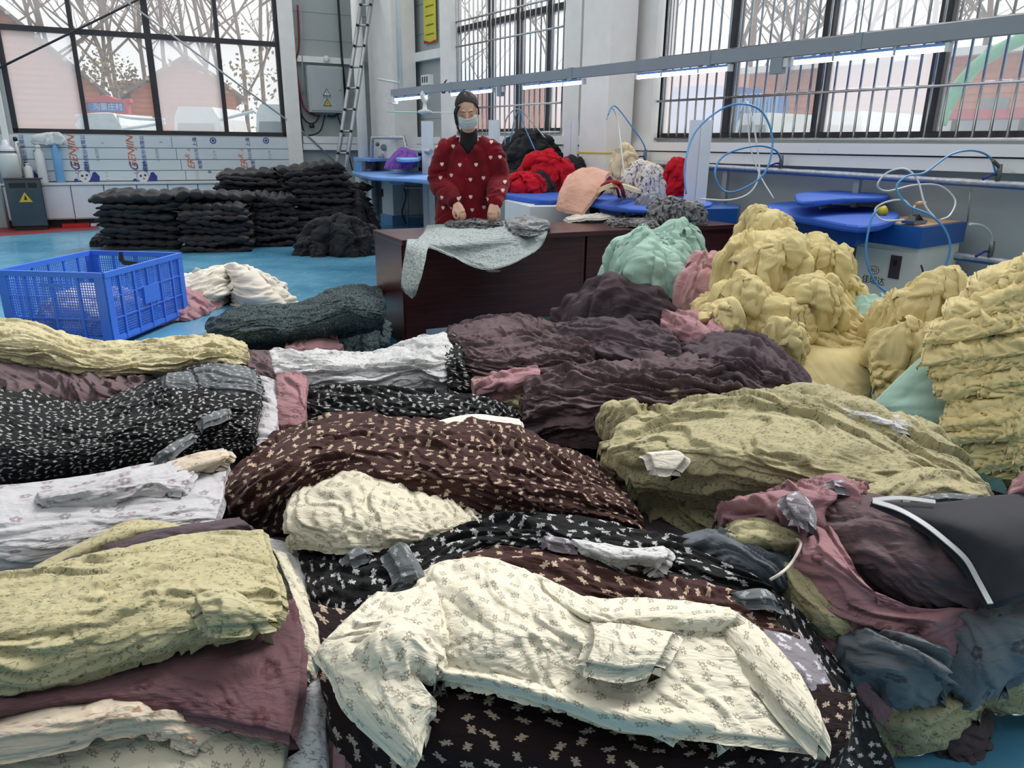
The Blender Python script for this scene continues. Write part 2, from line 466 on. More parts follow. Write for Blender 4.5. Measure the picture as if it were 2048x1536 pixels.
M['blue_ink'] = plain('blue_ink', srgb(46, 60, 140), .6)
M['orange_ink'] = plain('orange_ink', srgb(214, 104, 66), .6)
M['grey_ink'] = plain('grey_ink', srgb(120, 132, 142), .6)
M['red_ink'] = plain('red_ink', srgb(150, 60, 50), .6)
M['dark_ink'] = plain('dark_ink', srgb(40, 36, 44), .6)
M['film'] = plain('film_covered_panel', srgb(212, 222, 228), .35, .1, var=.05, scale=2)
M['tile'] = plain('white_cabinet', srgb(222, 226, 234), .4, var=.04)
M['ebox'] = plain('grey_cabinet_paint', srgb(172, 180, 182), .5, var=.05)
M['warn'] = plain('warning_yellow', srgb(212, 190, 50), .5)
M['green_blade'] = plain('mint_fan_blade', srgb(120, 190, 165), .4)
M['skin'] = plain('skin', srgb(222, 178, 154), .55, var=.06, scale=20)
M['hair'] = plain('dark_hair', srgb(30, 21, 21), .5, var=.25, scale=60)
M['mask'] = plain('face_mask', srgb(208, 220, 222), .7, var=.04)
M['rolln'] = plain('black_knit', srgb(20, 20, 24), .8)
M['pvc'] = plain('white_plastic', srgb(216, 219, 219), .4, var=.04)
M['red_paint'] = plain('red_floor_paint', srgb(140, 50, 54), .5, var=.2)
M['red_board'] = plain('red_board', srgb(190, 34, 44), .5)
def led():
    t = NT('led_tube'); t.b.inputs['Emission Color'].default_value = (.93, .92, 1, 1); t.b.inputs['Emission Strength'].default_value = 6
    t.set((1, 1, 1, 1), .4); return t.m
M['led'] = led()
def floor_mat():
    t = NT('blue_epoxy_floor'); n = t.noise(.9, 5, rough=.6); n2 = t.noise(14, 5, rough=.7, stretch=(1, .3, 1))
    c = t.mix(t.ramp(n, .35, .65), srgb(66, 128, 162), srgb(106, 166, 194))
    c = t.mix(t.math('MULTIPLY', t.ramp(n2, .55, .8), .5), c, srgb(140, 190, 215))
    t.set(c, t.math('ADD', .12, t.math('MULTIPLY', n2, .16))); t.bump(n, .03, .01); t.b.inputs['Specular IOR Level'].default_value = .5
    return t.m
M['floor'] = floor_mat()
def wood_mat():
    t = NT('dark_red_wood_veneer'); n = t.noise(6, 5, rough=.6, dist=.4, stretch=(1, 1, 14)); 
    n = t.noise(5, 5, rough=.6, dist=.5, stretch=(.7, .7, 12))
    c = t.mix(t.ramp(n, .35, .7), srgb(58, 24, 24), srgb(88, 38, 36)); t.set(c, .3)
    return t.m
M['wood'] = wood_mat()
def glass_mat(name, haze, tint=(1, 1, 1, 1)):
    t = NT(name); t.n.remove(t.b)
    tr = t.new('ShaderNodeBsdfTransparent'); tr.inputs[0].default_value = (.96, .97, .97, 1)
    gl = t.new('ShaderNodeBsdfGlossy'); gl.inputs['Roughness'].default_value = .05
    tl = t.new('ShaderNodeBsdfTranslucent'); tl.inputs[0].default_value = tint
    m1 = t.new('ShaderNodeMixShader'); m1.inputs[0].default_value = .05
    t.l(tr.outputs[0], m1.inputs[1]); t.l(gl.outputs[0], m1.inputs[2])
    m2 = t.new('ShaderNodeMixShader'); m2.inputs[0].default_value = haze
    t.l(m1.outputs[0], m2.inputs[1]); t.l(tl.outputs[0], m2.inputs[2]); t.l(m2.outputs[0], t.out.inputs[0])
    return t.m
M['glass'] = glass_mat('clear_glass', .08)
M['glass_hazy'] = glass_mat('dusty_glass', .3, (1, .97, .97, 1))
# ---------------------------------------------------------------- room shell
def wb(w, px0, py0, px1, py1, n0, n1, mb=None):
    """box on a wall given by two opposite points sighted on its face"""
    nf = max(n0, n1)
    s0, z0 = wp(w, px0, py0, nf); s1, z1 = wp(w, px1, py1, nf)
    mb = mb or MB()
    return mb.wbox(w, min(s0, s1), max(s0, s1), min(z0, z1), max(z0, z1), n0, n1)
fl = MB().box(-16, 9, -3, 17, -.1, 0).build('floor', M['floor']); tag(fl, kind='structure')
# back wall, around window_1
WT = 4.7
bs_l = wp('B', 14, 200)[0]; bs_r = wp('B', 572, 240)[0]; bz0 = wp('B', 300, 270)[1]; 
bz1 = 4.3
BL = 14.0
mb = MB()
mb.wbox('B', 0, bs_r, 0, WT, -.2, 0); mb.wbox('B', bs_l, BL, 0, WT, -.2, 0); mb.wbox('B', bs_r, bs_l, 0, bz0, -.2, 0); mb.wbox('B', bs_r, bs_l, bz1, WT, -.2, 0)
o = mb.build('wall_back', M['grey_wall']); tag(o, kind='structure')
# right wall, around window_2 and window_3
s1a = wp('R', 900, 150)[0]; s1b = wp('R', 1131, 150)[0]; z1w = wp('R', 1010, 268)[1]
s2a = wp('R', 1312, 150)[0]; s2b = 13.5; z2w = wp('R', 1600, 281)[1]
RL = 15.0
mb = MB()
mb.wbox('R', -.2, s1a, 0, WT, -.2, 0); mb.wbox('R', s1b, s2a, 0, WT, -.2, 0); mb.wbox('R', s2b, RL, 0, WT, -.2, 0)
mb.wbox('R', s1a, s1b, 0, z1w, -.2, 0); mb.wbox('R', s2a, s2b, 0, z2w, -.2, 0)
mb.wbox('R', s1a, s1b, bz1, WT, -.2, 0); mb.wbox('R', s2a, s2b, bz1, WT, -.2, 0)
o = mb.build('wall_right', M['grey_wall']); tag(o, kind='structure')
print('win', bs_l, bs_r, bz0, s1a, s1b, s2a, z1w, z2w)
# horizontal sheet joints of the wall cladding (proud laps)
for w, a, b, base in (('B', 0, bs_r, 0), ('R', 0, s1a, 0), ('R', s1b, s2a, 0)):
    mb = MB()
    for k in range(1, 12):
        z = k * .42
        if z < WT: mb.wbox(w, a, b, z, z + .012, 0, .008)
    tag(mb.build('trim_1', M['grey_wall']), kind='structure')
# --- window_1 (back wall)
def wnd(name, w, sa, sb, za, zb, cols, rows, panes, fw=.07, thick=(), rowpat=None):
    root = tag(empty(name), kind='structure')
    mb = MB(); mb.wbox(w, sa, sb, za, za + fw, -.12, -.04); mb.wbox(w, sa, sb, zb - fw, zb, -.12, -.04)
    mb.wbox(w, sa, sa + fw, za, zb, -.12, -.04); mb.wbox(w, sb - fw, sb, za, zb, -.12, -.04)
    mb.build('window_frame', M['dark_frame'], root)
    for i, c in enumerate(cols):
        h = fw * (.68 if i in thick else .45)
        MB().wbox(w, c - h, c + h, za + fw, zb - fw, -.11, -.03).build('mullion', M['dark_frame'], root)
    for r in rows:
        MB().wbox(w, sa + fw, sb - fw, r - fw * .55, r + fw * .55, -.115, -.035).build('transom', M['dark_frame'], root)
    cs = [sa] + list(cols) + [sb]; rs = [za] + list(rows) + [zb]
    for i in range(len(cs) - 1):
        for j in range(len(rs) - 1):
            mt = M['glass_hazy'] if panes(i, j) else M['glass']
            MB().wbox(w, min(cs[i], cs[i + 1]), max(cs[i], cs[i + 1]), rs[j], rs[j + 1], -.085, -.08).build('pane', mt, root)
    return root
c1 = [wp('B', 160, 170)[0], wp('B', 308, 170)[0], wp('B', 445, 170)[0]]
r1 = [wp('B', 290, 71)[1]]
wnd('window_1', 'B', bs_r, bs_l, bz0, bz1, sorted(c1), r1, lambda i, j: j == 0 and i in (1, 3), thick=(1,))
c2 = [wp('R', 975, 200)[0], wp('R', 1030, 200)[0], wp('R', 1090, 200)[0]]
r2 = [wp('R', 1010, 36)[1]]
wnd('window_2', 'R', s1a, s1b, z1w, bz1, c2, r2, lambda i, j: i % 2 == 1)
c3 = [wp('R', 1456, 150)[0], wp('R', 1640, 150)[0], wp('R', 1868, 150)[0], wp('R', 1868, 150)[0] + 1.3]
wnd('window_3', 'R', s2a, s2b, z2w, bz1, c3, [], lambda i, j: i in (0, 2), thick=(0, 1, 2))
# bright reveals beside window_1
mb = MB(); wb('B', 560, 100, 575, 262, -.12, .02, mb)
s0, _ = wp('B', 574, 200); s1_, _ = wp('B', 592, 200)
# columns and white members
def post(label, w, pxa, pxb, py, n0, n1, mat='white_col', z1=WT, z0=0, name='trim_2'):
    a = wp(w, pxa, py, n1)[0]; b = wp(w, pxb, py, n1)[0]
    o = MB().wbox(w, min(a, b), max(a, b), z0, z1, n0, n1).build(name, M[mat]); tag(o, kind='structure'); return o
post('', 'B', 571, 598, 200, -.0, .16)
post('', 'R', 880, 902, 100, 0, .12)
post('', 'R', 1129, 1161, 100, 0, .12)
post('', 'R', 1268, 1312, 100, 0, .10)
post('', 'B', 0, 12, 250, 0, .1)
def girt(w, x0, y0, x1, y1, n1=.1, mat='white_paint'):
    a, z0 = wp(w, x0, y0, n1); b, z1 = wp(w, x1, y1, n1); zc = (z0 + z1) / 2
    return a, b, zc
def girtb(w, x0, x1, ytop, ybot, ref, n1=.1, mat='white_paint', n0=0):
    a = wp(w, x0, ytop, n1)[0]; b = wp(w, x1, ytop, n1)[0]
    zt = wp(w, ref, ytop, n1)[1]; zb = wp(w, ref, ybot, n1)[1]
    o = MB().wbox(w, min(a, b), max(a, b), zb, zt, n0, n1).build('trim_3', M[mat]); tag(o, kind='structure')
girtb('B', 592, 728, 114, 126, 650)
girtb('B', 606, 728, 273, 287, 660, .12); girtb('B', 606, 728, 288, 300, 660, .12)
girtb('R', 794, 880, 104, 122, 838)
girtb('R', 794, 880, 274, 288, 838, .12); girtb('R', 794, 880, 289, 300, 838, .12)
girtb('R', 1215, 1270, 25, 42, 1240)
# white ledges under the right windows
girtb('R', 905, 1160, 272, 288, 1030, .16, 'sill'); girtb('R', 905, 1160, 290, 304, 1030, .13, 'sill')
a = wp('R', 1190, 300, .16)[0]
zt = wp('R', 1600, 286, .16)[1]; zm = wp('R', 1600, 308, .16)[1]; zb = wp('R', 1600, 332, .14)[1]
tag(MB().wbox('R', a, RL, zm + .006, zt, 0, .16).build('trim_3', M['sill']), kind='structure')
tag(MB().wbox('R', a, RL, zb, zm - .006, 0, .14).build('trim_3', M['sill']), kind='structure')
# big square column by the corner and round downpipe beside it
o = MB().wbox('R', wp('R', 740, 200, .5)[0], wp('R', 788, 200, .5)[0], 0, WT, .1, .5).build('trim_4', M['white_col']); tag(o, kind='structure')
p = Dp(722, 220, 13.0); o = MB().tube([(p.x, p.y, 0), (p.x, p.y, WT)], .085, 16).build('trim_4', M['white_col']); tag(o, kind='structure')
# big white column between the right windows, with a yellow tape round it
ca = wp('R', 1160, 250, .55)[0]; cb = wp('R', 1214, 250, .55)[0]; 
o = MB().wbox('R', ca, cb, 0, WT, .2, .55).build('trim_4', M['white_col']); tag(o, kind='structure')
zt_ = wp('R', 1185, 306, .55)[1]
MB().wbox('R', ca - .004, cb + .004, zt_ - .008, zt_ + .008, .195, .554).build('tape', M['warn'], o)

o = MB().box(-9.2, -9.0, -3, 12.2, 0, WT).build('wall_left_unseen', M['grey_wall']); tag(o, kind='structure')  # unseen wall, added to cut the sky light from the left
o = MB().box(-9.2, 9, -3.2, -3.0, 0, WT).build('wall_front_unseen', M['grey_wall']); tag(o, kind='structure')  # unseen wall behind the camera, added to keep sky light off near sides
o = MB().box(-9.2, 9, -3.2, -1.0, WT, WT + .15).build('ceiling_strip_unseen', M['grey_wall']); tag(o, kind='structure')  # unseen roof strip behind the camera, added to reduce ambient light
# --- film-covered cladding boards below window_1 with printed marks
sL, _ = wp('B', 2, 300); sR, _ = wp('B', 603, 300)
zz = [wp('B', 300, y, .03)[1] for y in (272, 296, 319, 341, 361)]
clad = []
breaks = [wp('B', x, 300)[0] for x in (603, 352, 2)]
k = 0
for j in range(4):
    for i in range(2):
        off = -.06 * (j - 1) if i == 0 else 0
        sa, sb = breaks[i], breaks[i + 1]
        e = .03 + .003 * (j % 2)
        if i == 1: sa += .05 * (j - 1) * -1
        if i == 0: sb += .05 * (j - 1) * -1
        o = MB().wbox('B', sa + .004, sb - .004, zz[j + 1] + .005, zz[j] - .005, 0, e).build('trim_5', M['film'])
        tag(o, kind='structure'); clad.append(o)
def wallM(w, s, z, n, rot=0):
    """frame lying on a wall: x runs to the viewer's right, y up"""
    o_, d, nn = WALLS[w]
    xr = -d if w == 'B' else d
    m = Matrix((( xr.x, 0, nn.x, 0), (xr.y, 0, nn.y, 0), (0, 1, 0, 0), (0, 0, 0, 1)))
    p = wpt(w, s, z, n); m.translation = p
    return m @ Matrix.Rotation(rot, 4, 'Z')
def wtext(w, px, py, body, size, mat, n, rot=0, parent=None, name='print', **k):
    s, z = wp(w, px, py, n)
    return text_obj(name, body, M[mat], wallM(w, s, z, n, rot), size, parent, **k)
def disc(mb, M_, r, cx=0, cy=0, n=18, d=.0008, ky=1):
    mb.prism([(cx + r * math.cos(2 * PI * i / n), cy + ky * r * math.sin(2 * PI * i / n)) for i in range(n)], 0, d, M=M_)
HALF = PI / 2
for i, px in enumerate((25, 147, 264)):
    par = clad[1]
    if i: wtext('B', px - 1, 303, 'EENJIN', .155, 'orange_ink', .035, HALF, par, shear=.3)
    wtext('B', px + 5, 334, 'G', .17, 'blue_ink', .035, HALF, clad[5], shear=.3)
    wtext('B', px + 8, 345, 'U', .08, 'red_ink', .035, HALF, clad[5], shear=.3)
    wtext('B', px + 24, 308, '新建材股份有限公', .07, 'blue_ink', .035, HALF, par)
    wtext('B', px + 27, 338, '新建材', .075, 'blue_ink', .035, HALF, clad[5])
    s, z = wp('B', px + 22, 353, .035); m_ = wallM('B', s, z, .034)
    mb = MB(); disc(mb, m_, .03, -.12, -.06); disc(mb, m_, .035, -.06, -.08, ky=.6)
    mb.prism([(.05, -.08), (.2, -.08), (.21, .0), (.16, .07), (.12, .06), (.1, .0)], 0, .0012, M=m_)
    mb.build('panda_body', M['blue_ink'], clad[7])
    mb = MB(); disc(mb, m_ @ Matrix.Translation((0, 0, .0006)), .091, 0, 0, n=28); mb.build('panda_outline', M['blue_ink'], clad[7])
    mb = MB(); disc(mb, m_ @ Matrix.Translation((0, 0, .0014)), .086, 0, 0, n=28); mb.build('panda_face', M['pvc'], clad[7])
    mb = MB(); m2_ = m_ @ Matrix.Translation((0, 0, .0026)); disc(mb, m2_, .018, -.03, .01); disc(mb, m2_, .018, .035, .02); disc(mb, m2_, .012, .01, -.035)
    mb.build('panda_eyes', M['blue_ink'], clad[7])
for i, px in enumerate((381, 487, 589)):
    if i < 2: wtext('B', px + 2, 328, 'ER', .15, 'orange_ink', .035, HALF, clad[4], shear=.3)
    wtext('B', px - 5, 313, 'R', .11, 'orange_ink', .035, HALF, clad[2], shear=.3)
    wtext('B', px - 3, 299, '<', .10, 'orange_ink', .035, HALF * 1.4, clad[2])
    wtext('B', px + 13, 309, '份公司', .062, 'blue_ink', .035, HALF, clad[2])
    wtext('B', px + 9, 284, '上海', .075, 'blue_ink', .035, HALF, clad[0])
    if i < 2: wtext('B', px + 20, 329, '有限', .07, 'blue_ink', .035, HALF, clad[4])
    if i < 2:
        s, z = wp('B', px + 45, 281, .035); m_ = wallM('B', s, z, .034)
        mb = MB()
        for a in range(20):
            t0, t1 = 2 * PI * a / 20, 2 * PI * (a + .9) / 20
            mb.prism([(.035 * math.cos(t0), .035 * math.sin(t0)), (.05 * math.cos(t0), .05 * math.sin(t0)), (.05 * math.cos(t1), .05 * math.sin(t1)), (.035 * math.cos(t1), .035 * math.sin(t1))], 0, .0012, M=m_)
        disc(mb, m_, .02); mb.build('round_logo', M['blue_ink'], clad[0])
wtext('B', 420, 343, '新', .06, 'blue_ink', .035, HALF, clad[6]); wtext('B', 436, 352, 'K', .10, 'orange_ink', .035, -.4, clad[6])
for px, py, b in ((85, 285, '2'), (205, 286, '2'), (322, 284, '2'), (70, 309, '三石木'), (195, 310, '人女刀刃'), (315, 310, '人女刀刃'), (430, 310, '丁丄下'), (540, 310, '丁丄下'), (215, 352, '丨丨丨'), (100, 352, '丨丨丨'), (395, 352, '二二二')):
    wtext('B', px, py, b, .05, 'grey_ink', .036, HALF, clad[1])

# low white cabinets under the boards
cabx = [4, 25, 145, 210, 276, 338, 397, 455, 512, 566]
zt = wp('B', 100, 366, .25)[1]; zb_ = .12
edges = [wp('B', x, 400, .25)[0] for x in (4, 82, 145, 211, 277, 339, 399, 457, 515)]
for i in range(len(edges) - 1):
    a, b = edges[i + 1], edges[i]
    r = thing('low_cabinet', ('leftmost', 'second', 'third', 'fourth', 'fifth', 'sixth', 'seventh', 'rightmost')[i] + ' of the white low cabinets under the printed boards', 'cabinet', group='white low cabinets under the back window')
    MB().wbox('B', a + .004, b - .004, zb_, zt - .03, .0, .23).build('body', M['tile'], r)
    MB().wbox('B', a + .012, b - .012, zb_ + .02, zt - .05, .231, .25).build('door', M['tile'], r)
    MB().wbox('B', a, b, zt - .03, zt, .0, .27).build('top', M['pvc'], r)
    MB().wbox('B', a + .02, b - .02, 0, zb_, .02, .15).build('plinth', M['blk'], r)
# painted red border on the floor along the back wall, red board
def floor_quad(pts, z, name, mat, th=.004):
    P = [Zp(x, y, 0) for x, y in pts]
    return MB().prism([(p.x, p.y) for p in P], z, z + th).build(name, M[mat])
tag(floor_quad([(-40, 452), (190, 446), (200, 459), (-40, 475)], 0.0, 'trim_6', 'red_paint', .003), kind='structure')
o = floor_quad([(118, 447), (178, 443), (180, 453), (125, 456)], 0.004, 'floor_board', 'red_board', .05); tag(o, 'flat red board on the floor beside the steel cabinet', 'board')
o = floor_quad([(182, 443), (212, 441), (212, 451), (182, 453)], 0.004, 'floor_board', 'tile', .04); tag(o, 'flat white board on the floor beside the red board', 'board')
# ---------------------------------------------------------------- cloth
def cr_basis(t, n):
    """Catmull-Rom weights (len(t), n) over n control points, t in 0..1"""
    x = np.clip(t, 0, 1) * (n - 1); i = np.minimum(x.astype(int), n - 2); f = x - i
    W = np.zeros((len(t), n + 2)); r = np.arange(len(t))
    w = [(-f + 2 * f * f - f ** 3) / 2, (2 - 5 * f * f + 3 * f ** 3) / 2, (f + 4 * f * f - 3 * f ** 3) / 2, (-f * f + f ** 3) / 2]
    for k in range(4): W[r, i + k] += w[k]
    # reflect phantom ends
    W[:, 1] += 2 * W[:, 0]; W[:, 2] -= W[:, 0]
    W[:, n] += 2 * W[:, n + 1]; W[:, n - 1] -= W[:, n + 1]
    return W[:, 1:n + 1]
def ridge(n, soft=.06):
    return 1 - 2 * np.sqrt(n * n + soft * soft)
def folds(u, v, wl, ang=0, stretch=4, warp=1.0, seed=0, style='ridge', octs=4, curl=0, gain=.5):
    c, s = math.cos(ang), math.sin(ang)
    a = c * u + s * v; b = -s * u + c * v
    b = b + warp * wl * (1.3 * pn(a / (wl * 5.5), b / (wl * 5), seed + 91) + .5 * pn(a / (wl * 2.2), b / (wl * 2.5), seed + 92))
    a = a + warp * wl * .8 * pn(a / (wl * 3), b / (wl * 3), seed + 93)
    F = 0; A = 1; w = wl; st = stretch
    if style in ('fold', 'mix'):
        # cloth lapping over itself: a slow rise and a sudden drop
        for q, (sw, sa) in enumerate(((1.9, .8), (.95, .45))):
            ph = b / (wl * sw) + .9 * pn(a / (wl * sw * 4.5), b / (wl * sw * 3.2), seed + 300 + q) + .35 * pn(a / (wl * 1.6), b / (wl * 1.8), seed + 310 + q)
            cell = np.floor(ph); fr = ph - cell
            saw = np.where(fr < .88, (fr / .88) ** 1.4, (1 - fr) / .12)
            on = np.clip(.5 + 2.4 * pn(a / (wl * sw * 3.0) + cell * 5.3, cell * 2.7, seed + 320 + q), 0, 1)
            F = F + sa * on * (saw - .35)
        A = .75
        n = pn(a / (w * st), b / w, seed + k * 31)
        if style == 'ridge': r = ridge(n, .07)
        elif style == 'valley': r = 2 * np.sqrt(n * n + .0025) - .4
        else:
            n2 = pn(a / (w * st * 1.3), b / w * .8, seed + k * 31 + 5)
            r = .6 * ridge(n, .08) + .7 * np.abs(n2) * 2 - .3
        m = .25 + .9 * np.clip(.5 + 1.3 * pn(a / (wl * 4.3) + k, b / (wl * 3.1), seed + k + 200), 0, 1)
        F = F + A * m * r
        A *= gain; w *= .55; st = max(1.5, st * .9)
    return F
def crumple(u, v, wl, seed):
    """short crossing creases"""
    wu = u + wl * .9 * pn(u / (wl * 1.7), v / (wl * 1.7), seed + 1); wv = v + wl * .9 * pn(u / (wl * 1.7) + 9, v / (wl * 1.7), seed + 2)
    a = ridge(pn(wu / (wl * 1.5), wv / wl, seed + 3), .05); b = np.abs(pn(wu / wl, wv / (wl * 1.6), seed + 4)) * 2
    c = ridge(pn((wu + wv) / (wl * .8), (wv - wu) / (wl * 1.1), seed + 5), .06)
    m = np.clip(.5 + 1.5 * pn(u / (wl * 3), v / (wl * 3), seed + 6), 0, 1)
    return .5 * a * m + .45 * b + .35 * c * (1 - m) - .4
def grid_mesh(name, P, UV, mat, parent=None):
    nv, nu = P.shape[:2]
    me = bpy.data.meshes.new(name)
    idx = np.arange(nv * nu).reshape(nv, nu)
    q = np.stack([idx[:-1, :-1], idx[1:, :-1], idx[1:, 1:], idx[:-1, 1:]], -1).reshape(-1, 4)
    me.vertices.add(nv * nu); me.vertices.foreach_set('co', P.reshape(-1, 3).astype(np.float32).ravel())
    nf = len(q)
    me.loops.add(nf * 4); me.loops.foreach_set('vertex_index', q.ravel().astype(np.int32))
    me.polygons.add(nf); me.polygons.foreach_set('loop_start', (np.arange(nf) * 4).astype(np.int32))
    me.polygons.foreach_set('loop_total', np.full(nf, 4, np.int32))
    me.polygons.foreach_set('use_smooth', np.ones(nf, bool))
    uv = me.uv_layers.new(name='UVMap'); uv.data.foreach_set('uv', UV.reshape(-1, 2)[q.ravel()].astype(np.float32).ravel())
    me.update(calc_edges=True); me.validate()
    return link_mesh(name, me, mat, parent)
def normals(P):
    du = np.gradient(P, axis=1); dv = np.gradient(P, axis=0)
    n = np.cross(du, dv); l = np.linalg.norm(n, axis=2, keepdims=True); n /= np.maximum(l, 1e-9)
    if n[..., 2].mean() < 0: n = -n
    return n, du / np.maximum(np.linalg.norm(du, axis=2, keepdims=True), 1e-9), dv / np.maximum(np.linalg.norm(dv, axis=2, keepdims=True), 1e-9)
_seed = [100]
AMPK = 1.5
def cloth(name, label, cat, mat, rows, amp=.012, wl=.06, ang=0, stretch=4, warp=1, style='mix', res=.006, edge=.02, drop=.05, tuck=.02,
          group=None, parent=None, octs=4, lean=.45, seed=None, uvrot=0, gain=.5, layers=None, mod=None, big=.0, calm=0):
    if seed is None: _seed[0] += 7; seed = _seed[0]
    C = np.array([[tuple(Zp(*p) if len(p) == 3 else Dp(*p[:3])) for p in r] for r in rows])     # rows far -> near, points left -> right
    nr, nc = C.shape[:2]
    dist_ = np.linalg.norm(C - [0, 0, CAMH], axis=2).mean(); kd = min(1, max(.58, dist_ / 2.3)); wl = wl * kd; amp = amp * kd ** .35
    Lu = np.linalg.norm(np.diff(C, axis=1), axis=2).sum(1).mean(); Lv = np.linalg.norm(np.diff(C, axis=0), axis=2).sum(0).mean()
    nu = int(max(12, min(420, Lu / res))); nv = int(max(10, min(420, Lv / res)))
    s = np.linspace(0, 1, nu); t = np.linspace(0, 1, nv)
    S, T = np.meshgrid(s, t)
    # irregular outline
    if edge:
        e0 = edge / Lu * (1 + 1.2 * fbm(T * Lv / .09, T * 0 + 3.3, seed + 1)) ; e1 = edge / Lu * (1 + 1.2 * fbm(T * Lv / .09, T * 0 + 7.7, seed + 2))
        f0 = edge / Lv * (1 + 1.2 * fbm(S * Lu / .09, S * 0 + 1.3, seed + 3)); f1 = edge / Lv * (1 + 1.2 * fbm(S * Lu / .09, S * 0 + 9.1, seed + 4))
        S2 = e0 + S * (1 - e0 - e1); T2 = f0 + T * (1 - f0 - f1)
    else: S2, T2 = S, T
    Ws = cr_basis(S2.ravel(), nc).reshape(nv, nu, nc); Wt = cr_basis(T2.ravel(), nr).reshape(nv, nu, nr)
    P = np.einsum('abr,abc,rcx->abx', Wt, Ws, C)
    U = S2 * Lu; V = T2 * Lv
    n, du, dv = normals(P)
    F = folds(U, V, wl, ang, stretch, warp, seed, style, octs, gain=gain) * amp * AMPK
    if style == 'ridge': F = F + .45 * amp * AMPK * folds(U, V, wl * .8, ang + .5, max(2, stretch * .6), warp * 1.3, seed + 777, 'fold', 2)
    F = F + amp * AMPK * (.45 if stretch < 4 else .26) * crumple(U, V, wl * .85, seed + 900)
    if big: F = F + big * fbm(U / .35, V / .35, seed + 50, 2)
    if layers:      # horizontally bedded edges of folded cloth: (pitch, depth, from_t)
        pitch, depth, t0 = layers
        ph = (V + .35 * pitch * fbm(U / .12, V / .2, seed + 60, 3) * 2) / pitch
        saw = 1 - np.abs((ph - np.floor(ph)) * 2 - 1) ** 3
        wgt = np.clip((T - t0) / .12, 0, 1)
        F = F + depth * (saw - .6) * wgt * (.6 + .6 * np.clip(.5 + pn(U / .08, np.floor(ph) * 3.7, seed + 61), 0, 1))
    if mod is not None: F = mod(F, S, T, U, V)
    # quieter near the border so that edges lie down
    eb = np.minimum(np.minimum(U, Lu - U), np.minimum(V, Lv - V)) / (.025 + calm)
    F = F * np.clip(.35 + .65 * eb, .35, 1)
    ca, sa = math.cos(ang), math.sin(ang)
    bdir = -sa * du + ca * dv
    P = P + n * F[..., None] + bdir * (F * lean)[..., None]
    # skirt
    def ring(Q, k_out, k_down):
        c = Q.mean((0, 1))
        top = Q[0:1] + (Q[0:1] - Q[1:2]) / np.maximum(np.linalg.norm(Q[0:1] - Q[1:2], axis=2, keepdims=True), 1e-6) * k_out; bot = Q[-1:] + (Q[-1:] - Q[-2:-1]) / np.maximum(np.linalg.norm(Q[-1:] - Q[-2:-1], axis=2, keepdims=True), 1e-6) * k_out
        top = top - [0, 0, k_down]; bot = bot - [0, 0, k_down]
        Q = np.concatenate([top, Q, bot], 0)
        l = Q[:, 0:1] + (Q[:, 0:1] - Q[:, 1:2]) / np.maximum(np.linalg.norm(Q[:, 0:1] - Q[:, 1:2], axis=2, keepdims=True), 1e-6) * k_out; r = Q[:, -1:] + (Q[:, -1:] - Q[:, -2:-1]) / np.maximum(np.linalg.norm(Q[:, -1:] - Q[:, -2:-1], axis=2, keepdims=True), 1e-6) * k_out
        l[1:-1] -= [0, 0, k_down]; r[1:-1] -= [0, 0, k_down]
        return np.concatenate([l, Q, r], 1)
    P = ring(P, .002, .003); P = ring(P, -.003, max(.003, drop * .15)); P = ring(P, -tuck, drop * .85)
    cu, su = math.cos(uvrot), math.sin(uvrot)
    def padx(A, ax, sg):
        A = np.pad(A, ((3, 3), (3, 3)), mode='edge')
        ofs = np.array([.004 + drop * .15 + drop * .85, .004 + drop * .15, .002])
        if ax == 1: A[:, :3] -= ofs[None, :]; A[:, -3:] += ofs[::-1][None, :]
        else: A[:3] -= ofs[:, None]; A[-3:] += ofs[::-1][:, None]
        return A
    U = padx(U, 1, 1); V = padx(V, 0, 1)
    UVg = np.stack([U * cu - V * su, U * su + V * cu], -1)
    P[..., 2] = np.maximum(P[..., 2], .003)
    o = grid_mesh(name, P, UVg, mat, parent)
    if label: tag(o, label, cat, group)
    return o
